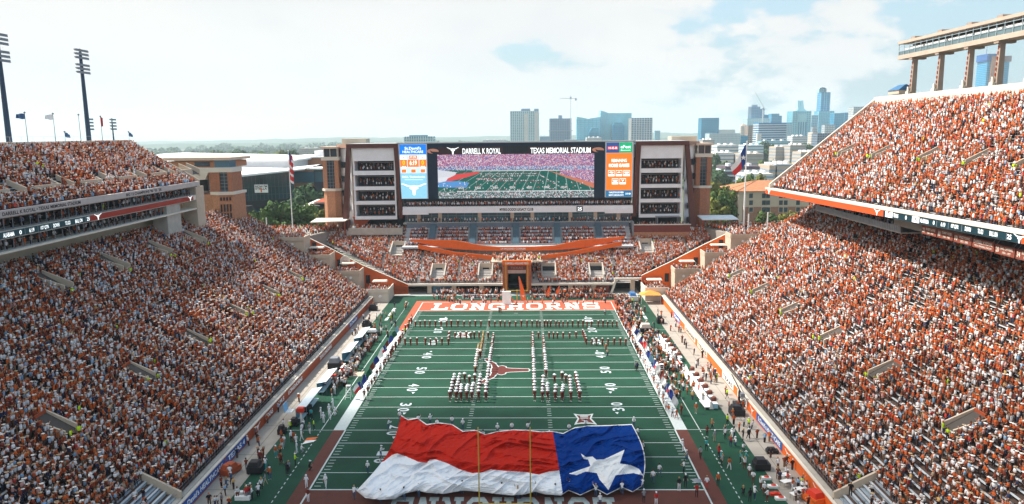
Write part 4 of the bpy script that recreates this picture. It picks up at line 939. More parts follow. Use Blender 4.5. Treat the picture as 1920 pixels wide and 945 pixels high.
# name sign along the top
zt0, zt1 = 36.95, 39.3
def pane(name, x0, x1, z0, z1, m, dy=0.0, par=None): return MB().box(x0, x1, YB-dy, YB+.22-dy, z0, z1).build(name, m, par or sc)
SIGN = mat('name_sign_brown', (.045, .022, .026), .6, .3, .6)
NX = lambda px: at(px, 280, 1, YB).x
pane('name_sign', NX(822), NX(943), zt0, zt1, SIGN); pane('name_sign', NX(991), NX(1112), zt0, zt1, SIGN); pane('sign_centre', NX(944), NX(990), zt0+.1, zt1+.25, mat('black_panel', (.01, .014, .02), .4, .1, 1), .12)
b = MB(); [b.box(NX(946+k*3.6), NX(946+k*3.6)+.12, YB-.16, YB-.12, zt0+.3, zt1) for k in range(12)]; b.build('vent_slat', NAVY, sc)
letter('DARRELL K ROYAL', (NX(903), YB-.03, 38.0), (1, 0, 0), (0, 0, 1), NX(939)-NX(867), 1.7, LED_W, sc, bold=.02)
letter('TEXAS MEMORIAL STADIUM', (NX(1051), YB-.03, 38.0), (1, 0, 0), (0, 0, 1), NX(1107)-NX(994), 1.7, LED_W, sc, bold=.02)
horn((NX(849), YB-.02, 38.3), (1, 0, 0), (0, 0, 1), 1.25, LED_W, sc, 0, 'emblem', .02, 1.0)
PEACH = mat('peach_mark', (.72, .33, .22), .7, 0)
for px in (811.5, 1121.5):
    b = MB(); x = NX(px); n = 20; pts = [(1.75*math.cos(t), .72*math.sin(t)) for t in [2*math.pi*k/n for k in range(n)]]; b.flat(pts, (x, YB-.02, 38.1), (1, 0, 0), (0, 0, 1), 0, 0, .02); b.build('oval_mark', PEACH, sc)
    b = MB(); b.flat([(-.9, .25), (-.2, -.12), (1.5, -.22), (1.7, -.5), (.2, -.74), (-.5, -.5)], (x, YB-.06, 38.1), (1, 0, 0), (0, 0, 1), 0, 0, .02); b.build('oval_cut', NAVY, sc)
# left advert tower
xl0, xl1 = NX(749.5), NX(799); 
for nm, a, c in (('left_screen_frame', xl0-.5, xl1+.25), ('right_screen_frame', NX(1136.5)-.25, NX(1186)+.3)): MB().box(a, c, YB-.25, YB+.25, 23.9, 40.3).build('screen_frame', mat('pale_trim', (.55, .62, .66), .5, .05, 1), sc)
YS = YB-.27
SKYB = mat('screen_sky_blue', (.22, .50, .66), .5, .06, 1.2, emit=.55); SBLUE = mat('screen_blue', (.0, .14, .62), .5, 0, emit=.7); SOR = mat('screen_orange', (.85, .13, .01), .5, 0, emit=.8); SGRN = mat('screen_green', (.0, .30, .12), .5, 0, emit=.7); SNV = mat('screen_navy', (.02, .06, .2), .5, 0, emit=.6); SDB = mat('screen_deep_blue', (.01, .12, .25), .5, 0, emit=.6); SWT = LED_W; SRD = mat('screen_red', (.6, .02, .03), .5, 0, emit=.6); SPW = mat('screen_pale', (.45, .62, .72), .5, .05, 1, emit=.6)
_pk = [0]
def sp(x0, x1, z0, z1, m, lv=1): _pk[0] += 1; return MB().box(x0, x1, YS-lv*.02, YS-lv*.02+.012, z0, z1).build('screen_tile', m, sc)
def st_(t, x, z, wd, h, m=SWT, lv=3, bold=.02): return letter(t, (x, YS-lv*.02, z), (1, 0, 0), (0, 0, 1), wd, h, m, sc, bold=bold)
xm = (xl0+xl1)/2; W_ = xl1-xl0; ZT = 40.1; ZH = 16.1
zz = lambda f: ZT-ZH*f
sp(xl0, xl1, zz(1), zz(.53), SKYB); sp(xl0, xl1, zz(.18), zz(0), SBLUE); sp(xl0, xl1, zz(.53), zz(.18), SPW)
st_("St.David's", xm, zz(.066), W_*.62, .85); st_("HEALTHCARE", xm, zz(.132), W_*.78, .75)
sp(xl0+.05, xl0+W_*.26, zz(.27), zz(.20), SWT, 2); sp(xl1-W_*.26, xl1-.05, zz(.27), zz(.20), SWT, 2); sp(xm-1.2, xm+1.2, zz(.262), zz(.20), SOR, 2); st_('1ST QTR', xm, zz(.232), 1.9, .6)
horn((xl0+W_*.13, YS-.07, zz(.232)), (1, 0, 0), (0, 0, 1), .36, SRD, sc, 0, 'score_emblem', .01, 1.1); st_('A', xl1-W_*.13, zz(.235), .6, .6, SRD)
sp(xl0+.05, xl0+W_*.265, zz(.41), zz(.275), SOR, 2); sp(xl1-W_*.265, xl1-.05, zz(.41), zz(.275), SOR, 2); sp(xl0+W_*.29, xl1-W_*.29, zz(.41), zz(.275), SOR, 2)
st_('0', xl0+W_*.14, zz(.33), .75, 1.3, mat('screen_gold', (.8, .42, .02), .5, 0, emit=.9)); st_('0', xl1-W_*.14, zz(.33), .75, 1.3, MATS['screen_gold']); st_('6:19', xm, zz(.335), W_*.27, 1.45)
for xx in (xl0+W_*.14, xl1-W_*.14): st_('\u2022\u2022\u2022', xx, zz(.40), 1.2, .22)
for xx in (xl0+W_*.14, xm, xl1-W_*.14): sp(xx-.65, xx+.65, zz(.515), zz(.455), SOR, 2); sp(xx-.55, xx+.55, zz(.45), zz(.42), SWT, 2)
st_('DELL Technologies', xm, zz(.60), W_*.86, .7); sp(xm-2.8, xm+2.8, zz(.652), zz(.646), SWT, 2)
horn((xm, YS-.07, zz(.81)), (1, 0, 0), (0, 0, 1), 2.05, SWT, sc, 0, 'screen_emblem', .01, 1.28)
xr0, xr1 = NX(1137), NX(1185); xm = (xr0+xr1)/2; W_ = xr1-xr0
sp(xr0, xm-.06, zz(.18), zz(0), SNV); sp(xm+.06, xr1, zz(.18), zz(0), SGRN); sp(xr0, xr1, zz(.87), zz(.19), SOR); sp(xr0, xr1, zz(1), zz(.88), SDB)
sp(xr0+.35, xm-.4, zz(.125), zz(.065), SRD, 2); st_('H-E-B', (xr0+xm)/2, zz(.095), 2.5, .6, SWT)
st_('ePest', (xm+xr1)/2, zz(.075), 3.0, .9); st_('Management', (xm+xr1)/2, zz(.14), 2.9, .4)
st_('REMAINING', xm, zz(.325), W_*.6, .95); st_('HOME GAMES', xm, zz(.415), W_*.80, 1.05, bold=.05)
for xx, f in ((.20, .56), (.5, .56), (.80, .56), (.35, .71), (.65, .71)):
    x = xr0+W_*xx; sp(x-.95, x+.95, zz(f+.055), zz(f-.055), SWT, 2); sp(x-.85, x+.85, zz(f+.02), zz(f-.047), SOR, 3)
    b = MB(); sh = [[(-.7, -.2), (0, .3), (.7, -.2), (.2, -.05)], [(-.5, .4), (0, -.4), (.5, .4), (0, .1)], [(-.7, 0), (-.2, .3), (.7, .1), (.3, -.3)], [(-.7, .2), (.7, .2), (.5, -.3), (-.5, -.3)], [(-.3, .45), (.3, .3), (.35, -.4), (-.1, -.3)]][int(xx*10) % 5]
    b.flat(sh, (x, YS-.085, zz(f-.014)), (1, 0, 0), (0, 0, 1), 0, 0, .01); b.build('score_emblem', SWT, sc)
st_('CHARLESTON SOUTHERN', xm-W_*.1, zz(.915), W_*.58, .5); st_('NORTH CAROLINA STATE', xm-W_*.1, zz(.965), W_*.58, .5); st_('2:30 AM', xr1-W_*.14, zz(.94), W_*.2, .5)
st_('Daktronics', NX(1126), zz(.86), 1.9, .3, mat('pale_mark', (.3, .36, .4), .6, 0), 0) if False else None
# ------------------------------------------------------------------ stepped corner terraces and diagonal ramp walls
for s in (-1, 1):
    sd = 'left' if s < 0 else 'right'
    ct = empty('corner_terrace'); tag(ct, 'stepped beige terraces with an orange wall at the %s far corner' % sd, 'terrace')
    steps = [(84.0, 55.3, 17.1), (57.5, 48.8, 12.4), (49.0, 41.2, 8.1), (39.2, 33.3, 3.6)]
    YW = 108.6
    for k, (xo, xi, zt) in enumerate(steps):
        yf = 103 if k < 3 else 101
        xa, xb = sorted((s*xo, s*xi)); mt = BEIGE if k < 3 else CREAM
        b = MB(); b.box(xa, xb, yf, YW-.05, 0, zt-.9); b.build('terrace_block', mt, ct)
        MB().box(xa, xb, yf-.25, yf, zt-1.0, zt).build('parapet', mt, ct)
        ins = xb if s < 0 else xa
        MB().box(ins-.13, ins+.13, yf, YW-.6, zt-1.0, zt).build('parapet', mt, ct)
        b = MB(); b.box(xa, xb, yf-.05, yf+.0, zt+.35, zt+.4); n_ = int((xb-xa)/1.2); [b.box(xa+q*1.2, xa+q*1.2+.05, yf-.05, yf, zt, zt+.4) for q in range(n_)]; b.build('rail', GREYM, ct)
        for _ in range(int((xb-xa)*(7 if k else 8))):
            x = random.uniform(xa+.4, xb-.4); y = random.uniform(yf+.4, YW-.8) if random.random() < .6 else yf+.5
            if visible(x, y): SEATS.append((x, y, zt-.9, random.gauss(-1.6, .9), PAL_S, 0))
        for q in ((3.0, 8.0) if k == 0 else (2.2,)): b = MB(); lx = ins+(q if s > 0 else -q); b.tube((lx, yf-.5, zt-1.9), (lx, yf-.26, zt-1.9), .34, n=10); b.build('wall_lamp', WHITE, ct)
        if k < 3:
            xx = ins+(1.0 if s < 0 else -1.0); b = MB(); b.box(xx-.55, xx+.55, YW-.06, YW+.0, zt-4.6, zt-2.3); b.build('doorway', DARK, ct)
        if k in (1, 2, 3):
            cx_ = (xa+xb)/2; MB().hexa([(cx_-2, yf+3, zt+1.2), (cx_+2, yf+3, zt+1.2), (cx_+2, yf+5, zt+1.2), (cx_-2, yf+5, zt+1.2), (cx_-1.8, yf+3.2, zt+1.5), (cx_+1.8, yf+3.2, zt+1.5), (cx_+1.8, yf+4.8, zt+1.5), (cx_-1.8, yf+4.8, zt+1.5)]).build('awning', CREAM, ct)
    tp = ((571, 443), (617, 465), (678, 497), (765, 534)) if s < 0 else ((1364, 438), (1318, 460), (1258, 491), (1203, 517))
    P_ = [at(px, py, 1, YW) for px, py in tp]
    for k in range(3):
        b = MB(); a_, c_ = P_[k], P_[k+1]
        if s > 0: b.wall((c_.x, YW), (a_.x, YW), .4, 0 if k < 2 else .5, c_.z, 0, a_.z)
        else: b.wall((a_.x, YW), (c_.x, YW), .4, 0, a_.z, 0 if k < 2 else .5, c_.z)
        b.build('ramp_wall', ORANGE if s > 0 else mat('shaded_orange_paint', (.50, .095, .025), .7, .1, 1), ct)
        b = MB()
        if s > 0: b.wall((c_.x, YW-.05), (a_.x, YW-.05), .5, c_.z, c_.z+.12, a_.z, a_.z+.12)
        else: b.wall((a_.x, YW-.05), (c_.x, YW-.05), .5, a_.z, a_.z+.12, c_.z, c_.z+.12)
        b.build('coping', CREAM, ct)
    b = MB(); xa, xb = sorted((P_[3].x, P_[3].x+s*5.5)); b.box(xa, xb, YW-.5, YW-.1, P_[3].z-1.4, P_[3].z-.3); b.build('lintel_sign', ORANGED, ct)
    # plaza behind
    b = MB(); xa, xb = sorted((s*56, s*100)); pp = [(64, YW+.5), (100, YW+.5), (100, 140), (56, 140), (57, 131)]; b.prism([(s*q[0], q[1]) for q in (pp if s > 0 else pp[::-1])], 8, 14.6); b.build('plaza', mat('plaza_paving', (.30, .27, .24), .9, .1, .5), ct)
    xa, xb = sorted((s*58.5, s*98))
    for _ in range(1000):
        y = random.uniform(109.6, 138); x = s*random.uniform(64.3-(y-109)*.32, 98); SEATS.append((x, y, 14.6, random.gauss(-1.6, .9), PAL_S, 0))
    # pergola canopy
    cp = at(617 if s < 0 else 1350, 408, 1, 133); x0, x1 = cp.x-5.2, cp.x+5.2
    if s > 0: x0, x1 = cp.x-5.6, cp.x+5.0
    g = empty('canopy'); tag(g, 'flat %s canopy on red posts over the %s plaza' % ('cream' if s < 0 else 'pale blue', sd), 'canopy')
    MB().hexa([(x0, 131, 17.3), (x1, 131, 17.3+.3*(s < 0)), (x1, 138, 17.7), (x0, 138, 17.7), (x0, 131, 17.6), (x1, 131, 17.6+.3*(s < 0)), (x1, 138, 18.0), (x0, 138, 18.0)]).build('roof', CREAM if s < 0 else AWN, g)
    for xx in (x0+.2, (x0+x1)/2, x1-.2):
        for yy in (131.3, 137.5): MB().box(xx-.12, xx+.12, yy-.12, yy+.12, 14.6, 17.4).build('post', ORANGED, g)
# round white clock-like sign above the left second terrace
ck = at(647, 489, 1, 107.5)
b = MB(); b.tube((ck.x, 107.5, ck.z), (ck.x, 107.75, ck.z), 1.35, n=24); b.tube((ck.x, 107.46, ck.z), (ck.x, 107.5, ck.z), 1.05, n=24, mi=1)
o = b.build('round_sign', [CREAM, mat('sign_ring', (.55, .45, .42), .8, .1, 3)]); tag(o, 'round cream sign standing against the orange wall of the left corner terraces', 'sign')
letter('TEXAS', (ck.x, 107.44, ck.z), (1, 0, 0), (0, 0, 1), 1.4, .4, MATS['maroon_paint'], o)

# ------------------------------------------------------------------ brick corner tower at the end of the left deck
bt_ = empty('brick_tower'); tag(bt_, 'brick and glass corner tower with slit windows beside the end of the left deck', 'tower')
MB().prism([(-80, 99.2), (-76.8, 99.2), (-74.5, 97.5), (-71.2, 98.6), (-71.0, 106), (-80, 106)], 8, 28.6).build('brick_base', BRICKL, bt_)
MB().prism([(-77.2, 99.0), (-74.5, 97.2), (-70.9, 98.3), (-70.7, 106.3), (-77, 106.3)], 28.6, 29.3).build('stone_band', CREAM, bt_)
MB().box(-77.4, -74.9, 99.4, 106, 29.3, 34.2).build('brick_shaft', BRICK, bt_)
MB().box(-74.9, -72.2, 99.7, 106, 29.3, 34.2).build('glass_shaft', GLASSD, bt_)
MB().box(-72.7, -71.6, 99.3, 106, 29.3, 34.2).build('brick_pilaster', BRICK, bt_); MB().box(-75.4, -74.7, 99.3, 106, 29.3, 34.2).build('brick_pilaster', BRICK, bt_)
b = MB(); [b.box(-74.7, -72.7, 99.6, 99.7, 29.6+k*.85, 29.7+k*.85) for k in range(6)]; b.box(-73.7, -73.6, 99.58, 99.7, 29.3, 34.2); b.build('mullions', GREYM, bt_)
b = MB()
for k in range(4):
    x = -74.1+k*.68; b.box(x, x+.28, 97.4+k*.22, 97.9+k*.22, 27.2, 28.0); b.box(x, x+.24, 97.4+k*.22, 97.9+k*.22, 24.4, 26.2); b.box(x, x+.24, 97.4+k*.22, 97.9+k*.22, 22.7, 24.0)
b.build('slit_window', DARK, bt_)
MB().box(-81.5, -71.4, 99.1, 106, 34.2, 35.4).build('stone_band', CREAM, bt_)
MB().hexa([(-81.5, 99.3, 32.2), (-78.4, 99.3, 32.4), (-77.6, 104, 32.4), (-81.5, 104, 32.2), (-81.5, 99.1, 34.2), (-77.4, 99.1, 34.2), (-77.4, 104, 34.2), (-81.5, 104, 34.2)]).build('haunch', CREAM, bt_)
MB().box(-88, -72.4, 100, 112, 35.4, 37.0).build('upper_room', BRICKL, bt_)
MB().box(-75.9, -72.2, 99.8, 104, 35.4, 37.2).build('corner_window', GLASSB, bt_)
MB().box(-81, -77.2, 99.85, 100, 35.7, 36.8).build('window', GLASSD, bt_)
MB().box(-90, -71.6, 99, 113, 37.2, 37.9).build('roof', mat('warm_stone', (.60, .47, .37)), bt_)
b = MB(); [b.box(-83.6, -79.9, 99.4, 106, z, z+.6) for z in (21.6, 25.0, 28.6)]; b.build('floor_slab', CONC, bt_)
MB().box(-83.6, -79.9, 104, 104.4, 18, 34.2).build('room_wall', DARK, bt_)

# ------------------------------------------------------------------ vegetation
LEAF = []
for i, c in enumerate(((.060, .115, .030), (.095, .155, .035), (.17, .18, .04), (.050, .100, .045))): LEAF.append(mat('leaf_%s' % ('dark', 'green', 'olive', 'grey_green')[i], c, .8, .35, .4, .2))  # four leaf greens, dealt out by tree kind
BARK = mat('bark', (.10, .075, .055), .9, .2, 2)
def crown_mesh(name, seed, rx, rz, nclump, nleaf, ls, m):
    rg = np.random.default_rng(seed); Vv = []; Ff = []
    cs = []
    while len(cs) < nclump:
        p = rg.uniform(-1, 1, 3)
        if np.linalg.norm(p) < 1 and p[2] > -.75: cs.append(p*[rx, rx, rz]*.86)
    for c in cs:
        cr_ = rx*rg.uniform(.20, .38)
        d = rg.standard_normal((nleaf, 3)); d /= np.linalg.norm(d, axis=1)[:, None]; r = cr_*rg.uniform(.55, 1.05, nleaf)[:, None]; P = c+d*r*[1, 1, .8]
        u = rg.standard_normal((nleaf, 3)); u /= np.linalg.norm(u, axis=1)[:, None]; w = np.cross(u, d+.3*rg.standard_normal((nleaf, 3))); w /= np.linalg.norm(w, axis=1)[:, None]; u = np.cross(w, d)
        s_ = ls*rg.uniform(.6, 1.2, nleaf)[:, None]
        for a, e in ((-1, -1), (1, -1), (1, 1), (-1, 1)): pass
        q = np.stack([P-u*s_-w*s_*.7, P+u*s_-w*s_*.7, P+u*s_+w*s_*.7, P-u*s_+w*s_*.7], 1); k = len(Vv)*1
        Vv.append(q.reshape(-1, 3))
    Vv = np.concatenate(Vv); me = bpy.data.meshes.new(name); n = len(Vv)
    me.vertices.add(n); me.vertices.foreach_set('co', Vv.ravel()); me.loops.add(n); me.loops.foreach_set('vertex_index', np.arange(n, dtype=np.int32))
    me.polygons.add(n//4); me.polygons.foreach_set('loop_start', np.arange(0, n, 4, dtype=np.int32)); me.update(calc_edges=True); me.materials.append(m); return me
CROWNS = [crown_mesh('crown', 10+i, 1.0, .8, 34, 95, .055, LEAF[i % 4]) for i in range(4)]
def trunk_mesh(seed):
    b = MB(); rg = random.Random(seed); b.tube((0, 0, 0), (0.03, 0, .55), .09, .06, 7)
    for k in range(5):
        a = k*1.26+rg.random(); z = .4+.12*rg.random(); b.tube((0.02, 0, z), (.55*math.cos(a), .55*math.sin(a), z+.45+.3*rg.random()), .05, .015, 5)
    me = bpy.data.meshes.new('trunk'); me.from_pydata(b.v, [], b.f); me.materials.append(BARK); return me
TRUNKS = [trunk_mesh(i) for i in range(3)]
def tree(x, y, zg, r, h, kind, label, group):
    t = empty('tree', (x, y, zg), random.random()*6); tag(t, label, 'tree', group)
    c = bpy.data.objects.new('crown', CROWNS[kind]); C.objects.link(c); c.parent = t; c.location = (0, 0, h*.60); c.scale = (r, r, h*.5)
    k = bpy.data.objects.new('trunk', TRUNKS[kind % 3]); C.objects.link(k); k.parent = t; k.scale = (r, r, h*.75)
    return t
def tree_px(px, py_top, Y, r, kind, label, group):
    p = at(px, py_top, 1, Y); zg = ground_z(p.x, Y); tree(p.x, Y, zg, r, max(4, p.z-zg), kind, label, group)
G1 = 'oaks beyond the left corner plaza'
for a in ((512, 373, 172, 8.5, 0, 'broad dark oak just behind the left corner plaza, its crown widest of all'), (545, 378, 178, 8.0, 0, 'round dark oak by the flagpole with the striped flag'), (486, 392, 168, 5.5, 1, 'smaller oak at the left edge of the oak clump by the plaza'),
          (572, 350, 225, 9.5, 3, 'grey green oak standing behind the flagpole before the dark arena'), (578, 380, 200, 6.5, 1, 'fresh green tree right of the striped flagpole'), (606, 390, 195, 5.5, 2, 'thin olive tree beside the left brick stair tower'), (600, 358, 260, 6, 3, 'dark tree behind the red roofed kiosks')): tree_px(*a, G1)
G2 = 'trees between the end building and the hip roofed dormitory'
for a in ((1338, 338, 215, 8, 2, 'olive tree beside the right brick stair tower'), (1352, 350, 200, 7, 0, 'dark green tree in front of the dormitory corner'), (1340, 372, 180, 6.5, 2, 'lower olive tree beneath the right brick tower'), (1362, 345, 240, 6, 1, 'bushy tree behind the blue canopy'),
          (1396, 328, 290, 8, 1, 'green tree rising behind the dormitory roof on the left'), (1425, 326, 300, 8.5, 2, 'light olive tree behind the dormitory ridge'), (1410, 322, 320, 8, 0, 'dark tree behind the dormitory beside the white flagpole'),
          (1432, 393, 165, 5.5, 0, 'low tree under the dormitory windows left of the banner pole'), (1470, 400, 168, 6.0, 2, 'brownish tree beneath the dormitory wall'), (1488, 396, 172, 5.5, 2, 'brown green tree close to the end of the right deck')): tree_px(*a, G2)
G3 = 'street trees among the city blocks'
k3 = ['dark tree beside the far parking lot', 'round street tree between low city blocks', 'tall street tree in front of pale offices', 'far clump of green beside the road', 'street tree by the low white offices']
ti = 0
for (px, py, Y, r) in ((1360, 300, 560, 13), (1435, 300, 520, 11), (1452, 300, 530, 9), (1430, 268, 900, 17), (1447, 268, 900, 16), (1470, 280, 800, 13), (1490, 285, 780, 15), (1515, 272, 820, 18), (1500, 288, 700, 12), (1333, 282, 800, 14), (1338, 300, 700, 10), (1350, 320, 420, 9), (1400, 308, 480, 7), (1480, 305, 560, 9), (1420, 292, 650, 9), (1341, 290, 600, 8), (1525, 285, 640, 12)):
    tree_px(px, py, Y, r, ti % 4, k3[ti % 5]+', number %d of its row' % (ti+1) if False else k3[ti % 5]+(', ' + ['lone', 'larger', 'smaller', 'farther'][ti//5]+' one'), G3); ti += 1
bl_ = []
for (px, py, Y, r) in ((690, 266, 1500, 30), (445, 292, 520, 16), (455, 285, 620, 20), (478, 286, 640, 20), (500, 284, 700, 20), (525, 282, 760, 20), (545, 284, 620, 13), (420, 282, 800, 22), (395, 280, 900, 24), (585, 285, 700, 14), (605, 283, 760, 14)):
    bl_.append((px, py, Y, r))
for q_, (px, py, Y, r) in enumerate(sorted(bl_)): tree_px(px, py, Y, r, q_ % 4, 'green tree in the woods beyond the arena roof, %s from the left' % ('first second third fourth fifth sixth seventh eighth ninth tenth eleventh'.split()[q_]), 'trees in the belt beyond the arena')
# far woods as one mass
rg = np.random.default_rng(21); VW = []; 
def clumps(n, x0, x1, y0, y1, r0, r1, leaves):
    for _ in range(n):
        x = rg.uniform(x0, x1); y = y0+(y1-y0)*rg.random()**1.3; r = rg.uniform(r0, r1)*(1+y/2500); c = np.array([x, y, ground_z(x, y)+r*.55])
        d = rg.standard_normal((leaves, 3)); d /= np.linalg.norm(d, axis=1)[:, None]; d[:, 2] = np.abs(d[:, 2])*1.0-.1; P = c+d*r*rg.uniform(.75, 1.05, leaves)[:, None]
        u = rg.standard_normal((leaves, 3)); u /= np.linalg.norm(u, axis=1)[:, None]; w = np.cross(u, d); w /= np.linalg.norm(w, axis=1)[:, None]; s_ = r*.20
        VW.append(np.stack([P-u*s_-w*s_, P+u*s_-w*s_, P+u*s_+w*s_, P-u*s_+w*s_], 1).reshape(-1, 3))
clumps(900, -900, -60, 420, 1900, 6, 12, 46); clumps(260, -320, -120, 420, 800, 6, 10, 60); clumps(420, 60, 900, 560, 1900, 5, 10, 46); clumps(500, -1600, 500, 1900, 3800, 7, 12, 30)
VW = np.concatenate(VW); me = bpy.data.meshes.new('woodland'); n = len(VW); me.vertices.add(n); me.vertices.foreach_set('co', VW.ravel()); me.loops.add(n); me.loops.foreach_set('vertex_index', np.arange(n, dtype=np.int32)); me.polygons.add(n//4); me.polygons.foreach_set('loop_start', np.arange(0, n, 4, dtype=np.int32)); me.update(calc_edges=True)
me.materials.append(mat('woodland_leaf', (.042, .085, .032), .85, .4, .02)); wo = bpy.data.objects.new('woodland', me); C.objects.link(wo); tag(wo, 'far off woods filling the valley below the hills', 'woodland', kind='stuff')

# ------------------------------------------------------------------ campus buildings
def pbox(name, px0, px1, pyt, Y, dep, m, label, cat='building', parts=None, z0=None):
    a = at(px0, pyt, 1, Y); c = at(px1, pyt, 1, Y); g = empty(name); tag(g, label, cat); zb = ground_z(a.x, Y)-2 if z0 is None else z0
    MB().box(a.x, c.x, Y, Y+dep, zb, (a.z+c.z)/2).build('walls', m, g); return g, a.x, c.x, zb, (a.z+c.z)/2
WROOF = mat('white_roof', (.80, .80, .80), .6, .05, .1)
ar = empty('arena'); tag(ar, 'dark glass arena with sweeping white roof and a white banner on its front', 'arena')
pt = lambda px, py, Y: tuple(at(px, py, 1, Y))
b = MB(); A = at(432, 330, 1, 230); B_ = at(572, 316, 1, 250); Cc = at(500, 303, 1, 300); D = at(300, 301, 1, 290)
b.poly([tuple(A), tuple(B_), (B_.x+4, 262, B_.z+1.4), (-118, 275, 27.0), (-150, 268, 28.6)]); b.poly([(A.x-40, 225, A.z-1), tuple(A), (-150, 268, 28.6), (-190, 268, 28.6)])
b.poly([tuple(A), (A.x, A.y, A.z-.9), (B_.x, B_.y, B_.z-.6), tuple(B_)][::-1]); b.build('lower_roof', WROOF, ar)
b = MB(); b.prism([(-190, 268), (-150, 268), (-112, 276), (-112, 330), (-190, 330)], 26, 30.5); b.build('upper_drum', PANEL, ar)
b = MB(); b.prism([(-192, 266), (-151, 266), (-110, 274), (-110, 332), (-192, 332)], 30.5, 31.3); b.hexa([(-190, 270, 31.3), (-112, 278, 31.3), (-114, 328, 31.3), (-190, 328, 31.3), (-185, 290, 34.2), (-130, 292, 32.8), (-132, 315, 32.8), (-185, 315, 34.2)]); b.build('upper_roof', WROOF, ar)
gp = [at(438, 345, 1, 233), at(555, 325, 1, 250)]
b = MB(); b.wall((gp[0].x-30, 231), (gp[1].x-1.5, 251), .5, -3, 24.3, -3, 26.4); b.build('glass_front', mat('arena_glass', (.012, .05, .075), .1, .5, .12, .7), ar)
b = MB(); b.wall((gp[0].x-30, 230.4), (gp[1].x-1.5, 250.4), .3, 9.5, 13.0, 10.5, 14.5); b.wall((gp[0].x+8, 235.6), (gp[1].x-1.5, 250.0), .3, -3, 9.6, -3, 10.5); b.build('dark_band', mat('arena_black', (.008, .014, .022), .4, .2, .3), ar)
d_ = Vector((gp[1].x-1.5-(gp[0].x-30), 20)); L0 = d_.length; d_.normalize()
b = MB()
for k in range(34):
    q = Vector((gp[0].x-30, 230.6))+d_*(L0*k/33); b.box(q.x-.06, q.x+.06, q.y-.1, q.y+.1, 13, 25)
for z in (16.5, 20): b.wall((gp[0].x-30, 230.75), (gp[1].x-1.5, 250.75), .2, z, z+.12, z, z+.12)
b.build('mullions', mat('arena_mullion', (.04, .10, .13), .5, .1, 1), ar)
q0, q1 = at(478, 346, 1, 238), at(504, 361, 1, 238)
MB().box(q0.x, q1.x, 237.2, 237.4, q1.z, q0.z).build('wall_banner', WHITE, ar)
for t_, f in (("NOW I'M", .22), ('STELLA', .5)): letter(t_, ((q0.x+q1.x)/2, 237.15, q0.z+(q1.z-q0.z)*f), (1, 0, 0), (0, 0, 1), (q1.x-q0.x)*.88, (q0.z-q1.z)*.26, TXTD, ar, bold=.03)
MB().box((q0.x+q1.x)/2-.25, (q0.x+q1.x)/2+.3, 237.0, 237.1, q1.z+.2, q1.z+2.0).build('banner_figure', ORANGE, ar)
q0 = at(451, 387, 1, 205); q1 = at(468, 404, 1, 205); tag(MB().box(q0.x, q1.x, 205, 209, ground_z(0, 205), q0.z).build('rigging_tower', BLACK), 'black boxed show tower standing in front of the arena', 'tower')
q0 = at(468, 402, 1, 190); tag(MB().prism([(q0.x-9, 188), (q0.x+5, 188), (q0.x+5, 193), (q0.x-9, 193)], -1, 3.2).build('show_tent', WHITE), 'low white event tent in front of the arena', 'tent')
for k, (px, py, c, l) in enumerate(((596, 376, WHITE, 'white kiosk roof beside the left brick stair tower'), (606, 374, ORANGED, 'red kiosk behind the oaks by the stair tower'), (586, 381, CREAM, 'cream kiosk behind the oaks'))):
    p = at(px, py, 1, 215); b = MB(); b.box(p.x-3, p.x+3, 214, 219, -3, p.z-1); b.hexa([(p.x-3.6, 213, p.z-1), (p.x+3.6, 213, p.z-1), (p.x+3.6, 220, p.z-1), (p.x-3.6, 220, p.z-1), (p.x-.5, 216, p.z+.4), (p.x+.5, 216, p.z+.4), (p.x+.5, 217, p.z+.4), (p.x-.5, 217, p.z+.4)], 1); tag(b.build('kiosk', [CREAM, c]), l, 'kiosk')
gB, xa, xb, zb, zt = pbox('brick_hall', 535, 628, 296, 300, 40, BRICKL, 'long brick campus hall with blue strip windows behind the arena')
MB().box(xa+2, xb, 299.6, 299.9, zt-5.2, zt-3.6).build('strip_window', GLASSD, gB); MB().box(xa+4, xb-6, 299.5, 299.9, zt-13, zt-7.2).build('strip_window', GLASSB, gB); MB().box(xa-1, xb+1, 299, 341, zt, zt+.7).build('roof', WROOF, gB); MB().box(xa+14, xa+26, 305, 318, zt+.7, zt+3.6).build('plant_room', PANEL, gB)
g, xa, xb, zb, zt = pbox('glass_wing', 588, 622, 318, 270, 14, mat('slate_wall', (.05, .06, .09), .6, .1, .3), 'dark slate wing with glass top storey left of the stair tower'); MB().box(xa+.5, xb, 269.6, 269.9, zt-6, zt-.8).build('glass_storey', GLASSB, g); MB().box(xa-2.5, xb+1, 267, 285, zt, zt+.8).build('roof', WROOF, g)
g, xa, xb, zb, zt = pbox('long_hall', 312, 415, 291, 420, 25, mat('teal_wall', (.05, .13, .16), .6, .1, .1), 'long low teal roofed hall behind the left deck and tower'); MB().box(xa, xb, 419.5, 420, zt-6, zt-2.5).build('window_strip', PANEL, g)
b = MB(); [b.box(xa+4+k*6, xa+6+k*6, 419.3, 419.5, zt-5, zt-3.2) for k in range(6)]; b.build('window', DARK, g)

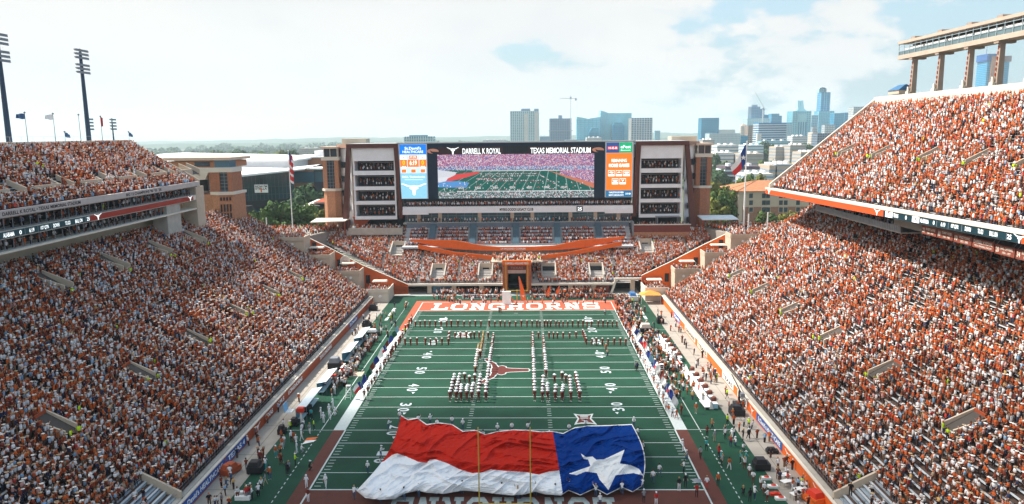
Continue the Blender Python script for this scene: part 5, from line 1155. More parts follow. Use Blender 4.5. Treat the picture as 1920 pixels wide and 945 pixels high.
# dormitory with hipped clay roof
dm = empty('dormitory'); tag(dm, 'beige and brick dormitory with a hipped clay tile roof below the right deck', 'dormitory')
Yd = 235.0; e0 = at(1386, 358, 1, Yd); e1 = at(1560, 358, 1, Yd); ez = e0.z; rx0, rx1 = e0.x, e1.x
lw = at(1366, 358, 1, Yd+14)
zb = -6; mid = ez-7.0
WALLU = mat('dorm_stucco', (.50, .42, .33), .9, .06, .4); WALLB = mat('dorm_brick', (.30, .16, .11), .9, .15, 1.5)
fp = [(rx0, Yd), (rx1, Yd), (rx1, Yd+26), (lw.x, Yd+26), (lw.x, Yd+10)]
MB().prism(fp, zb, mid).build('lower_wall', WALLB, dm); MB().prism([(p[0]+.1*(1 if p[0] == rx1 else -1), p[1]-.1) for p in fp], mid, ez).build('upper_wall', WALLU, dm)
MB().box(rx0-.2, rx0+1.6, Yd-.4, Yd, zb, ez).build('corner_pier', WALLU, dm)
r0 = at(1418, 338, 1, Yd+12)
b = MB(); rp1, rp2 = (r0.x, Yd+12, r0.z), (rx1+6, Yd+12, r0.z); ev = [(rx0-1.3, Yd-1.4, ez), (rx1+6, Yd-1.4, ez), (rx1+6, Yd+27, ez), (lw.x-1.4, Yd+27, ez), (lw.x-1.4, Yd+9.4, ez)]
b.poly([ev[0], ev[1], rp2, rp1]); b.poly([ev[4], ev[0], rp1]); b.poly([ev[3], ev[4], rp1]); b.poly([ev[2], ev[3], rp1, rp2]); b.poly(ev[::-1])
b.build('roof', mat('clay_tile', (.40, .17, .085), .9, .2, .8), dm)
b = MB(); b.tube(ev[0], rp1, .22, n=5); b.tube(ev[4], rp1, .22, n=5); b.build('roof_ridge', BRICK, dm)
for row, py in enumerate((367, 380, 393)):
    for px in (1408, 1432, 1440, 1464, 1473, 1496, 1520):
        p = at(px, py, 1, Yd); f = MB().box(p.x-1.0, p.x+1.0, Yd-.14, Yd-.02, p.z-1.2, p.z+1.2).build('window', WALLU, dm)
        MB().box(p.x-.8, p.x+.8, Yd-.18, Yd-.13, p.z-1.0, p.z+1.0).build('pane', GLASSD, f)

# ------------------------------------------------------------------ city
FACM = {}
def fac(n, c, glass=False): 
    return mat('city_'+n, c, .25 if glass else .8, .18 if glass else .06, .03, .6 if glass else .3)
CG = fac('glass_cyan', (.07, .38, .56), True); CGD = fac('glass_deep', (.015, .19, .40), True); CGL = fac('glass_light', (.22, .58, .72), True); CW = fac('white', (.62, .62, .60)); CB = fac('beige', (.46, .38, .30)); CGY = fac('grey', (.22, .32, .42)); CT = fac('teal', (.10, .32, .42), True); CDG = fac('mauve', (.12, .09, .12)); CSL = fac('slab', (.55, .66, .70)); CFR = fac('frost', (.30, .60, .68), True)
def highrise(px0, px1, pyt, Y, label, glass, slabm=None, fh=3.6, mull=0, dep=None, zbot=None, inset=.25, name='office_tower', cat='tower', yaw=0, top=None, group=None):
    a = at(px0, pyt, 1, Y); c = at(px1, pyt, 1, Y); zt = (a.z+c.z)/2; zb = ground_z(a.x, Y)-2 if zbot is None else zbot; w = c.x-a.x; dep = dep or w*.8; cx = (a.x+c.x)/2; cy = Y+dep/2
    g = empty(name, (cx, cy, zb), yaw); tag(g, label, cat, group)
    MB().box(-w/2, w/2, -dep/2, dep/2, 0, zt-zb).build('facade', glass, g)
    if slabm:
        b = MB(); z = fh
        while z < zt-zb-.5: b.box(-w/2-inset, w/2+inset, -dep/2-inset, dep/2+inset, z-fh*.17, z+fh*.17); z += fh
        b.build('floor_bands', slabm, g)
        if mull:
            b = MB(); n_ = mull
            for k in range(n_+1):
                x = -w/2+w*k/n_; b.box(x-w*.012-.15, x+w*.012+.15, -dep/2-inset*1.6, -dep/2, 0, zt-zb)
                y = -dep/2+dep*k/n_; b.box(-w/2-inset*1.6, -w/2, y-.3, y+.3, 0, zt-zb)
            b.build('piers', slabm, g)
    if top: MB().box(-w/2*.7, w/2*.5, -dep/2*.6, dep/2*.6, zt-zb, zt-zb+top).build('roof_plant', CGY, g)
    return g, cx, w, dep, zb, zt
highrise(758, 811, 256, 900, 'teal glazed block rising behind the left score screen', CT, CSL, 3.2, 12, 30, name='apartment_block', cat='apartments', top=2)
g, cx, w, dep, zb, zt = highrise(957, 1010, 208, 1500, 'tall pale condominium tower left of the building site crane', CT, CSL, 3.4, 14, 34, name='apartment_tower', top=0)
MB().box(-w*.12, w*.2, -8, 8, zt-zb, zt-zb+5).build('roof_plant', CGY, g); MB().box(w*.34, w*.5, -12, 12, zt-zb, zt-zb+4.5).build('roof_plant', CGY, g); MB().box(-w*.02, w*.12, -dep/2-1.4, -dep/2, 0, zt-zb-6).build('shaft_front', CW, g); MB().box(w*.36, w*.5, -dep/2-1.2, -dep/2, 0, zt-zb-3).build('shaft_front', CW, g)
g, cx, w, dep, zb, zt = highrise(1032, 1071, 222, 1800, 'unfinished concrete tower wrapped in blue under the tower crane', fac('wrap_blue', (.05, .16, .34)), CGY, 4.0, 9, 40, inset=1.0, name='unfinished_tower', cat='building site')
MB().box(-w*.1, w*.08, -6, 6, zt-zb, zt-zb+8).build('core_top', CGY, g); MB().box(-w/2-4, w/2+4, -dep/2-4, dep/2+4, (zt-zb)*.70, (zt-zb)*.70+1.5).build('work_deck', CGY, g)
def crane(px, pyt, Y, jibs, label, zb=-40):
    p = at(px, pyt, 1, Y); g = empty('tower_crane', (p.x, Y, zb)); tag(g, label, 'crane'); H = p.z-zb; b = MB()
    for dx, dy in ((-1, -1), (1, -1), (1, 1), (-1, 1)): b.tube((dx, dy, 0), (dx, dy, H), .35, n=4)
    z = 0
    while z < H-4: b.tube((-1, -1, z), (1, -1, z+4), .22, n=4); b.tube((1, 1, z), (-1, 1, z+4), .22, n=4); z += 4
    b.build('mast', PANEL, g)
    for (x1, z1, x2, z2) in jibs: b = MB(); b.tube((x1, 0, H+z1), (x2, 0, H+z2), .7, n=4); b.tube((x1, 0, H+z1+2.2), (x2, 0, H+z2+.4), .3, n=4); b.build('jib', PANEL, g)
    b = MB(); b.box(-2, 2, -2, 2, H-9, H-5); b.build('cab', CGY, g); return g
g = crane(1070, 178, 1790, [(-28, -9, 14, -9)], 'tall tower crane with level jib over the unfinished tower')
MB().box(11, 15, -1, 1, at(1070, 178, 1, 1790).z+40-14, at(1070, 178, 1, 1790).z+40-8).build('counterweight', CGY, g)
def prism_tower(pts_px, Y, dep, m, label, slab=None, name='office_tower', fh=4.0):
    P = [at(px, py, 1, Y) for px, py in pts_px]; zb = ground_z(P[0].x, Y)-2; g = empty(name); tag(g, label, 'tower'); b = MB(); n_ = len(P); k = 0
    x0, x1 = P[0].x, P[-1].x
    bot = [(x0, zb), (x1, zb)]; out_ = [(x0, zb), (x1, zb)]+[(p.x, p.z) for p in P[::-1]]
    vs = len(out_); b.v = [(q[0], Y, q[1]) for q in out_]+[(q[0], Y+dep, q[1]) for q in out_]
    b.f.append(tuple(range(vs))); b.m.append(0); b.f.append(tuple(range(vs, 2*vs))[::-1]); b.m.append(0)
    for i in range(vs): j = (i+1) % vs; b.f.append((i, vs+i, vs+j, j)); b.m.append(0)
    b.build('facade', m, g)
    if slab:
        b = MB(); z = zb+fh; ztop = min(p.z for p in P)
        while z < ztop: b.box(x0-.2, x1+.2, Y-.35, Y+dep, z-.3, z+.3); z += fh
        for k in range(7): x = x0+(x1-x0)*k/6; b.box(x-.3, x+.3, Y-.5, Y, zb, ztop)
        b.build('floor_bands', slab, g)
    return g
prism_tower([(1082, 219), (1094, 221), (1104, 223), (1106, 222), (1126, 219)], 1500, 35, CGL, 'cyan glass block with notched roof right of the crane', CG)
prism_tower([(1104, 248), (1110, 240), (1122, 240)], 1480, 10, CG, 'small darker glass block before the notched cyan one', CGD)
prism_tower([(1126, 207), (1139, 211), (1139.5, 212), (1184, 212)], 1520, 40, CGL, 'wide cyan glass slab with raised left fin', CFR)
prism_tower([(1148, 236), (1152, 230), (1166, 230), (1170, 236)], 1505, 12, CG, 'low glass volume in front of the wide cyan slab', CGD)
highrise(1184, 1223, 221, 1400, 'white gridded tower with dark windows right of the cyan slab', CGD, CW, 3.6, 8, 34, inset=.5, name='hotel_tower')
for k, (a, c, t, Y) in enumerate(((1228, 1238, 245, 2600), (1012, 1030, 256, 1600), (1060, 1082, 262, 1300))): highrise(a, c, t, Y, ('small far block alone on the hazy ridge', 'low dark block between the condominium and the site', 'low grey block under the crane')[k], CGY if k else CT, None, name='office_block', cat='building')
g, *_ = highrise(1316, 1348, 221, 1500, 'blue glass slab nearest the right suite tower', CGD, CG, 3.8, 10, 30); 
highrise(1331, 1388, 250, 1000, 'wide grey gridded office slab behind the flag of the right plaza', CGY, CSL, 3.3, 22, 26, name='office_slab', cat='offices')
highrise(1349, 1378, 243, 1500, 'pale low block peeping over the grey slab', CSL, CW, 4, 5, name='office_block', cat='offices')
highrise(1388, 1402, 254, 1100, 'dark glass annexe beside the grey slab', CGD, CG, 3.6, 5, name='office_block', cat='offices')
g, cx, w, dep, zb, zt = highrise(1390, 1401, 236, 1700, 'cream tower with small pitched cap', CB, CW, 4, 4, name='stone_tower'); MB().hexa([(-w/2, -dep/2, zt-zb), (w/2, -dep/2, zt-zb), (w/2, dep/2, zt-zb), (-w/2, dep/2, zt-zb), (-1, -1, zt-zb+6), (1, -1, zt-zb+6), (1, 1, zt-zb+6), (-1, 1, zt-zb+6)]).build('pitched_cap', CB, g)
highrise(1402, 1443, 222, 1800, 'pale glass block beneath the two unfinished cores', CGL, CSL, 4, 10, 40)
g, cx, w, dep, zb, zt = highrise(1409, 1425, 200, 1820, 'unfinished tower core with dark top, left of the pair', CGD, CGY, 4, 5, 22, inset=.8, name='unfinished_tower', cat='building site'); MB().box(-w*.3, w*.3, -4, 4, zt-zb, zt-zb+5).build('core_top', CGY, g)
highrise(1425, 1433, 204, 1822, 'slim unfinished tower core beside the luffing crane', CGY, CGD, 4, 3, 18, inset=.8, name='unfinished_tower', cat='building site')
crane(1431, 199, 1790, [(3, -6, -21, 33), (0, -6, 7, -8)], 'luffing crane with its jib raised to the left')
highrise(1434, 1441, 215, 1830, 'dark blue block squeezed right of the luffing crane', CGD, CG, 4, 3); highrise(1441, 1447, 217, 1900, 'pale narrow block left of the dark glass cube', CGL, CSL, 4, 2)
highrise(1447, 1461, 213, 1850, 'dark teal glass cube behind the banded white offices', CGD, CG, 4, 5, 24); highrise(1461, 1466, 217, 1850, 'slim dark block clipped to the teal cube', CGD, CG, 4, 2)
highrise(1403, 1421, 235, 1300, 'narrow mauve tower left of the banded white offices', CDG, CB, 3.6, 5, 20, name='apartment_tower')
g, *_ = highrise(1423, 1475, 230, 1200, 'white office block with strong horizontal dark bands', CGD, CW, 3.9, 0, 30, inset=.8, name='banded_offices', cat='offices'); 
highrise(1420, 1428, 250, 1190, 'white stair wing at the left of the banded offices', CW, None, name='office_wing', cat='offices'); highrise(1472, 1486, 230, 1350, 'blue glass block between the banded offices and the crowned tower', CG, CSL, 3.8, 5)
# crowned tower
g, cx, w, dep, zb, zt = highrise(1487, 1521, 208, 1700, 'cyan tower with a pointed folded glass crown', CG, CFR, 4.5, 8, 38, inset=.4, name='crowned_tower')
for i, (f0, f1, h0, h1) in enumerate(((-.5, -.26, 0, -6), (.26, .5, -6, 0))): pass
b = MB(); H = zt-zb
for (x0, x1, hb, hp) in ((-.36, .36, 0, 9), (-.26, .26, 0, 15), (-.17, -.0, 0, 25), (0, .17, 0, 25)):
    b.hexa([(x0*w, -w*.3, H+hb), (x1*w, -w*.3, H+hb), (x1*w, w*.3, H+hb), (x0*w, w*.3, H+hb)]+[((x0+x1)/2*w-w*.07, -w*.1, H+hp), ((x0+x1)/2*w+w*.07, -w*.1, H+hp), ((x0+x1)/2*w+w*.07, w*.1, H+hp), ((x0+x1)/2*w-w*.07, w*.1, H+hp)])
b.build('crown', CFR, g); MB().box(-w*.24, w*.24, -dep/2-2.5, -dep/2, 0, H-8).build('bay_front', CFR, g); b = MB(); [b.box(-w*.2+k*w*.13, -w*.2+k*w*.13+w*.06, -dep/2-3, -dep/2-2.5, 8, H-26) for k in range(4)]; b.build('dark_strip', CGD, g)
highrise(1522, 1534, 216, 1750, 'grey blue slab between the crowned tower and the tallest one', CG, CSL, 4, 4, name='apartment_tower'); highrise(1524, 1533, 238, 1400, 'low white block under the grey blue slab', CW, CGY, 4, 3, name='office_block', cat='offices')
g, cx, w, dep, zb, zt = highrise(1540, 1557, 173, 1900, 'tallest tower of the skyline with a rounded glass crown', CGD, CG, 5, 0, 26, inset=.2, name='skyscraper')
b = MB(); n_ = 14
pr = [(w*.40*math.cos(math.pi*k/n_-0)*1.0, 9+5*math.sin(math.pi*k/n_)) for k in range(n_+1)]
b.flat([(w*.42, 0)]+[(w*.42*math.cos(math.pi*k/n_), 9+5*math.sin(math.pi*k/n_)) for k in range(n_+1)]+[(-w*.42, 0)], (0, 8, zt-zb), (1, 0, 0), (0, 0, 1), 0, 0, -16); b.build('crown', CFR, g)
b = MB(); [b.box(w*f-.6, w*f+.6, -dep/2-1, -dep/2, 0, zt-zb) for f in (-.5, -.12, .12, .5)]; b.build('piers', CGL, g)
highrise(1536, 1564, 208, 1880, 'broad cyan glass block at the foot of the tallest tower', CG, CGL, 4, 9, 34); highrise(1547, 1566, 234, 1500, 'small white block before the broad cyan one', CW, CGY, 4, 4, name='office_block', cat='offices')
highrise(1565, 1583, 212, 1700, 'curved dark blue block right of the tallest tower', CGD, CG, 4, 5, 26); highrise(1584, 1597, 211, 1750, 'slanted dark cyan block near the deck edge', CGD, CG, 4, 4, 24)
highrise(1601, 1624, 200, 1500, 'grey white gridded block half behind the right deck', CGY, CW, 3.6, 7, 24, name='office_block', cat='offices'); highrise(1533, 1560, 250, 950, 'dark mauve block just left of the right deck slope', CDG, CGY, 3.4, 6, 20, name='office_block', cat='offices'); highrise(1524, 1534, 248, 1000, 'tall cream and grey slab left of the mauve block', CB, CW, 3.4, 2, 18, name='office_block', cat='offices')
g, cx, w, dep, zb, zt = highrise(1852, 1893, 114, 1700, 'curved glass tower under construction seen behind the press gallery piers', CGD, CG, 4.2, 0, 40, inset=.3, name='unfinished_tower', cat='building site')
MB().box(-w*.56, w*.02, -dep*.56, dep*.5, zt-zb, zt-zb+16).build('blue_netting', mat('net_blue', (.02, .10, .32), .8, .2, .05), g); MB().box(-w*.36, w*.12, -dep*.60, -dep*.5, 30, zt-zb+10).build('bare_core', mat('net_orange', (.45, .20, .10), .8, .3, .05), g); MB().box(w*.14, w*.56, -dep*.55, dep*.5, zt-zb-2, zt-zb+11).build('brown_netting', mat('net_brown', (.22, .14, .13), .8, .2, .05), g)
b = MB(); b.tube((-w*.35, 0, zt-zb), (-w*.35, 0, zt-zb+34), .9, n=5); b.build('hoist_mast', CGY, g); b = MB(); [b.tube((-w*.5-2-k*3, -dep*.5, 0), (-w*.5-2-k*3, -dep*.5, (zt-zb)*(.45+.1*k)), .5, n=4) for k in range(3)]; b.build('scaffold', CGL, g)
# low city: offices, parking decks, small houses
low = [(1345, 1385, 272, 700, CW, 'long white low offices with dark windows under the grey slab'), (1395, 1432, 272, 760, CSL, 'blue grey low offices left of the round trees'), (1455, 1488, 275, 780, CB, 'beige block with pale end walls, left of a pair'), (1482, 1512, 272, 760, CB, 'beige block with dark roof, right of a pair'),
       (1428, 1482, 264, 1000, CT, 'low dark teal block below the banded offices'), (1486, 1512, 255, 1100, CW, 'white jumbled rooftops below the crowned tower'), (1360, 1425, 312, 430, CDG, 'mauve parking deck with open storeys behind the dormitory'), (1342, 1376, 286, 620, CW, 'white parking deck with arches beside the flag'), (1390, 1432, 288, 600, CB, 'low pink roofed block right of the flag'),
       (1443, 1457, 310, 420, CB, 'beige stair block left of the right deck edge'), (1455, 1490, 308, 420, CB, 'long beige block touching the right deck slope'), (1400, 1450, 326, 380, CW, 'low white roof behind the dormitory trees'), (1502, 1530, 285, 640, CB, 'small beige block close to the deck slope'), (1318, 1340, 262, 900, CB, 'pinkish block right behind the right stair tower'),
       (1100, 1128, 258, 1200, CW, 'white low rooftops under the cyan towers'), (905, 950, 262, 2200, CW, 'scattered white rooftops left of the condominium'), (560, 620, 278, 1300, CB, 'low row of pale houses in the far left woods')]
for a, c, t, Y, m, l in low:
    g, cx, w, dep, zb, zt = highrise(a, c, t, Y, l, m, CGY if m in (CW, CB, CSL) else CSL, 3.5, 0, 24, inset=.15, name='low_block', cat='building')
    for q in range(3): x = -w/2+w*(.15+.3*q); MB().box(x, x+w*.08, -6, 2, zt-zb, zt-zb+1.8).build('roof_plant', PANEL, g)
HCOL = [CW, CB, CSL, CGY, CT]; hn = 0
def house(x, y, w, d, h, yaw, wm, rm, label, group):
    g = empty('house', (x, y, ground_z(x, y)), yaw); tag(g, label, 'house', group)
    MB().box(-w/2, w/2, -d/2, d/2, 0, h).build('walls', wm, g)
    MB().hexa([(-w/2-.5, -d/2-.5, h), (w/2+.5, -d/2-.5, h), (w/2+.5, d/2+.5, h), (-w/2-.5, d/2+.5, h), (-w/2+1, -.1, h+d*.28), (w/2-1, -.1, h+d*.28), (w/2-1, .1, h+d*.28), (-w/2+1, .1, h+d*.28)]).build('roof', rm, g)
ROOFS = [mat('roof_grey2', (.30, .32, .35), .9, .1, .1), mat('roof_brown', (.22, .16, .13), .9, .1, .1), mat('roof_pale', (.55, .55, .55), .9, .1, .1)]
for k in range(46):
    Y = random.uniform(330, 900); x = (.245+.19*random.random())*(Y+84) if k % 3 else (.235+.03*random.random())*(Y+84)
    if Y < 360 and x < 190: continue
    house(x, Y, random.uniform(9, 20), random.uniform(8, 13), random.uniform(3.5, 8), random.uniform(-.4, .4), HCOL[k % 3], ROOFS[k % 3], ('small white house with a grey roof among the far street trees', 'small beige house with a brown roof among the far street trees', 'small blue grey house with a pale roof among the far street trees')[k % 3], 'small houses among the city trees, %s' % ('white', 'beige', 'blue grey')[k % 3])
# car parks and roads on the slope to the right
ROAD = mat('asphalt', (.11, .115, .12), .9, .15, .1)
def gsheet(name, P, m, lift=.15):
    b = MB(); b.poly([(x, y, ground_z(x, y)+lift) for x, y in P]); return tag(b.build(name, m), kind='structure')
for k in range(5):
    y0 = 170+k*60; gsheet('road', [(.265*(y0+84), y0), (.265*(y0+84)+9, y0), (.265*(y0+144)+9, y0+60), (.265*(y0+144), y0+60)], ROAD, .3)
lots = [(480, 560, .285, .40), (590, 640, .30, .42), (370, 430, .275, .33)]
for y0, y1, a, c in lots: gsheet('car_park', [(a*(y0+84), y0), (c*(y0+84), y0), (c*(y1+84), y1), (a*(y1+84), y1)], ROAD, .5)
CARC = [mat('car_white', (.7, .7, .7), .3, 0), mat('car_silver', (.4, .42, .45), .3, 0), mat('car_black', (.02, .02, .025), .3, 0), mat('car_blue', (.05, .12, .25), .3, 0), mat('car_red', (.35, .03, .03), .3, 0)]
def car_mesh(m):
    b = MB(); b.box(-2.2, 2.2, -.9, .9, .35, .95); b.hexa([(-1.5, -.85, .95), (1.3, -.85, .95), (1.3, .85, .95), (-1.5, .85, .95), (-1.1, -.7, 1.5), (.8, -.7, 1.5), (.8, .7, 1.5), (-1.1, .7, 1.5)], 1)
    for x in (-1.4, 1.4):
        for y in (-.85, .85): b.tube((x, y-.08, .34), (x, y+.08, .34), .33, n=8, mi=2)
    me = bpy.data.meshes.new('parked_car'); me.from_pydata(b.v, [], b.f); [me.materials.append(q) for q in (m, GLASSD, BLACK)]; me.polygons.foreach_set('material_index', b.m); return me
CM = [car_mesh(m) for m in CARC]; ncar = 0
for y0, y1, a, c in lots:
    y = y0+4
    while y < y1-3:
        x = a*(y+84)+3
        while x < c*(y+84)-3 and ncar < 290:
            if random.random() < .8:
                i = random.choice([0, 0, 1, 1, 2, 3, 4]); o = bpy.data.objects.new('parked_car', CM[i]); C.objects.link(o); o.location = (x, y, ground_z(x, y)+.55); o.rotation_euler = (0, 0, math.pi/2)
                tag(o, '%s car in the packed car park beyond the right plaza' % ('white', 'silver', 'black', 'blue', 'red')[i], 'car', '%s cars in the far car parks' % ('white', 'silver', 'black', 'blue', 'red')[i]); ncar += 1
            x += 3.4
        y += 8.5

# ------------------------------------------------------------------ floodlights, flagpoles
def flood(px, pyt, pxb, pyb, X, label, big=True, slim=1.0):
    t = at(px, pyt, 0, X); q = at(pxb, pyb, 0, X); H = t.z-38; g = empty('floodlight_mast', (X, q.y, 38)); tag(g, label, 'floodlight')
    b = MB(); r = .55*slim; b.tube((0, 0, 0), (0, 0, H-1), r, r*.55, 12); b.build('pole', STEELB, g)
    rows = 6 if big else 4; w = 4.1 if big else 2.6
    for k in range(rows):
        z = H-.6-k*(.75 if big else .9)-(.7 if (big and k > 2) else 0); f = MB(); f.box(-.08, .08, -w/2, w/2, z-.08, z+.08); f.build('crossarm', STEELB, g)
        f = MB(); n_ = 8 if big else 5
        for j in range(n_):
            y = -w/2+.2+j*(w-.4)/(n_-1); f.hexa([(.1, y-.2, z-.28), (.55, y-.24, z-.35), (.55, y+.24, z-.35), (.1, y+.2, z-.28), (.1, y-.2, z+.1), (.5, y-.24, z+.14), (.5, y+.24, z+.14), (.1, y+.2, z+.1)])
        f.build('lamp_row', GREYM, g)
    f = MB(); f.box(-.1, .1, -.12, .12, H-5.5, H-.3); f.build('bracket', STEELB, g)
flood(0, 58, 18, 270, -90, 'tall floodlight mast at the left edge of the picture'); flood(157, 90, 168, 272, -90, 'tall floodlight mast rising behind the left deck, nearer the middle')
flood(170, 219, 171, 272, -118, 'short distant floodlight behind the foot of the tall mast', False, .5); flood(213, 220, 214, 270, -118, 'short distant floodlight standing clear on the left deck skyline', False, .5)
def cloth(w, h, m, folds=3, amp=.25, name='flag_cloth', drop=0.0, parent=None, colorfn=None):
    nx, ny = 24, 12; b = MB(); mi = []
    for i in range(nx+1):
        for j in range(ny+1):
            u, v = i/nx, j/ny; b.v.append((u*w*(1-.12*drop), amp*u*math.sin(folds*math.pi*u*2+v*1.2), -v*h-drop*u*u*w*.8+.08*math.sin(5*u+3*v)))
    for i in range(nx):
        for j in range(ny):
            a = i*(ny+1)+j; b.f.append((a, a+1, a+ny+2, a+ny+1)); b.m.append(colorfn((i+.5)/nx, (j+.5)/ny) if colorfn else 0)
    return b.build(name, m, parent)
FR, FW, FB = mat('flag_red', (.62, .03, .03), .8, .05, 2), mat('flag_white', (.80, .80, .80), .8, .04, 2), mat('flag_blue', (.01, .045, .22), .8, .05, 2)
tex = lambda u, v: 2 if u < .34 else (1 if v < .5 else 0)
def pole(name, x, y, z0, z1, r, label, m=WHITE, cat='flagpole'):
    g = empty(name, (x, y, z0)); tag(g, label, cat); b = MB(); b.tube((0, 0, 0), (0, 0, z1-z0), r, r*.5, 8); b.build('pole', m, g); b = MB(); b.ball((0, 0, z1-z0+.1), .2, .2, .2); b.build('finial', m, g); return g
pT, qT = at(1394, 266, 1, 130), at(1394, 425, 1, 130); g = pole('flagpole', qT.x, 130, 14.6, pT.z, .28, 'tall white flagpole on the right plaza with a lone star flag')
def swept(cs, m, fn, n1=26, n2=14, amp=.3):
    b = MB(); A_, B_, C_, D_ = [Vector(q) for q in cs]
    for i in range(n1+1):
        for j in range(n2+1):
            u, v = i/n1, j/n2; p = A_.lerp(D_, u).lerp(B_.lerp(C_, u), v); sag = Vector((0, 0, -1.1*math.sin(math.pi*u)*.5)); b.v.append(tuple(p+sag+Vector((0, amp*u*math.sin(7*u+3*v), 0))))
    for i in range(n1):
        for j in range(n2): a = i*(n2+1)+j; b.f.append((a, a+1, a+n2+2, a+n2+1)); b.m.append(fn((i+.5)/n1, (j+.5)/n2))
    return b.build('flag', m)
f = swept([(0, 0, 0), (0, 0, -5.9), (-3.3, -.6, -9.4), (-4.3, -.3, -7.0)], [FR, FW, FB], tex); f.location = (qT.x-.2, 130, pT.z-.3); tag(f, 'large red white and blue lone star flag drooping from the white pole on the right', 'flag')
def star(parent, c, r, xd, up, m, off=.05):
    b = MB(); pts = []
    for k in range(10): a = math.pi/2+k*math.pi/5; rr = r if k % 2 == 0 else r*.4; pts.append((rr*math.cos(a), rr*math.sin(a)))
    b.flat(pts, c, xd, up, off, 0, .02); return b.build('star', m, parent)
star(f, (-.75, -.3, -4.2), .85, (1, 0, 0), (0, 0, 1), FW, 0); star(f, (-.75, .3, -4.2), .85, (-1, 0, 0), (0, 0, 1), FW, 0)
pU, qU = at(548, 283, 1, 130), at(549, 432, 1, 130); pole('flagpole', qU.x, 130, 14.6, pU.z, .17, 'tall white flagpole on the left plaza with a striped flag')
f = cloth(3.4, 8.6, [FR, FW, FB], 1.2, .7, 'flag', .35, None, lambda u, v: 2 if (u < .75 and v < .28) else int(v*16) % 2); f.scale = (.27, 1, 1); f.location = (qU.x+.15, 130, pU.z-.5); tag(f, 'striped stars flag hanging limp along the left white pole', 'flag')
for k, (px, pt_, X, cl, l) in enumerate(((46, 212, -90, 'b', 'pole on the left deck skyline with a blue white pennant streaming left'), (99, 214, -90, 'w', 'pole on the left deck skyline with a small white pennant'), (147, 216, -90, None, 'bare pole left of the nearer floodlight mast'), (188, 219, -90, 'r', 'pole right of the nearer floodlight mast with a furled red flag'))):
    p = at(px, pt_, 0, X); g = pole('flagpole', X, p.y, 40, p.z, .09, l, GREYM)
    if cl:
        f = cloth(1.9 if cl != 'r' else .5, .9 if cl != 'r' else 1.9, {'b': CARC[3], 'w': FW, 'r': FR}[cl], 1.5, .15, 'pennant'); f.location = (X, p.y, p.z-.15); f.rotation_euler = (0, 0, R(-100) if cl != 'r' else 0); tag(f, {'b': 'blue and white pennant blowing from the first pole of the left deck', 'w': 'white pennant blowing from the second pole of the left deck', 'r': 'dark red flag furled on the fourth pole of the left deck'}[cl], 'flag')
for px, l in ((121, 'small grey flag on a short staff between the first two floodlights'), (241, 'small grey flag on a short staff at the right end of the left deck')):
    p = at(px, 248, 0, -88); g = pole('flagpole', -88, p.y, 41, p.z, .05, l.replace('flag on a ', 'flag staff, a '), GREYM); f = cloth(1.3, .8, CARC[3], 1.5, .1, 'pennant', .3); f.location = (-88, p.y, p.z-.1); f.rotation_euler = (0, 0, R(80)); tag(f, l, 'flag')
for px, pt_, pb_, l in ((499, 408, 428, 'short white banner post on the left plaza'), (1404, 401, 425, 'short white banner post left of the pair on the right plaza'), (1440, 398, 424, 'short white banner post right of the pair on the right plaza')):
    p = at(px, pt_, 1, 122); tag(MB().box(p.x-.15, p.x+.15, 121.9, 122.1, 14.6, p.z).build('banner_post', WHITE), l, 'post')
for (x, nm) in ((-2.82, 'yellow goal post nearest the camera, its two uprights before the giant flag'),):
    pass
def goal(y, s, label):
    g = empty('goal_post', (0.15, y, 0)); tag(g, label, 'goal post'); b = MB(); b.tube((0, s*2.0, 0), (0, s*2.0, 1.6), .16, n=10); b.tube((0, s*2.0, 1.6), (0, s*.5, 3.05), .14, n=10); b.tube((0, s*.5, 3.05), (0, 0, 3.05), .13, n=10); b.build('gooseneck', YELLOW, g)
    b = MB(); b.tube((-2.82, 0, 3.05), (2.82, 0, 3.05), .09, n=8); b.build('crossbar', YELLOW, g)
    for x in (-2.82, 2.82): b = MB(); b.tube((x, 0, 3.0), (x, 0, 12.0), .075, .06, 8); b.build('upright', YELLOW, g)
goal(-9.14, -1, 'yellow goal post nearest the camera with its uprights in front of the giant flag'); goal(100.6, 1, 'yellow goal post in front of the far tunnel')
# ------------------------------------------------------------------ the giant flag carried over the field
def poly_interp(pts, n):
    P = np.array(pts, float); d = np.r_[0, np.cumsum(np.hypot(*np.diff(P, axis=0).T))]; d /= d[-1]; t = np.linspace(0, 1, n); return np.stack([np.interp(t, d, P[:, 0]), np.interp(t, d, P[:, 1])], 1)
NXF, NYF = 620, 230
TOPE = poly_interp([(752, 778), (765, 786), (783, 783), (800, 795), (824, 792), (848, 795), (868, 808), (893, 806), (910, 814), (935, 808), (962, 805), (990, 806), (1015, 809), (1036, 808), (1056, 812), (1078, 801), (1100, 798), (1140, 797), (1185, 795)], NXF+1)
BOTE = poly_interp([(668, 920), (685, 934), (712, 937), (740, 936), (757, 926), (783, 920), (800, 924), (832, 926), (866, 920), (900, 922), (930, 926), (960, 929), (985, 927), (1003, 922), (1022, 927), (1052, 929), (1066, 920), (1088, 929), (1116, 916), (1138, 928), (1166, 914), (1186, 923), (1203, 912)], NXF+1)
uu, vv = np.meshgrid(np.linspace(0, 1, NXF+1), np.linspace(0, 1, NYF+1), indexing='ij')
PX = TOPE[:, None, 0]*(1-vv)+BOTE[:, None, 0]*vv+17*np.sin(math.pi*vv)*(1-uu)**7+15*np.sin(math.pi*vv)*uu**7
PY = TOPE[:, None, 1]*(1-vv)+BOTE[:, None, 1]*vv
rgf = np.random.default_rng(3)
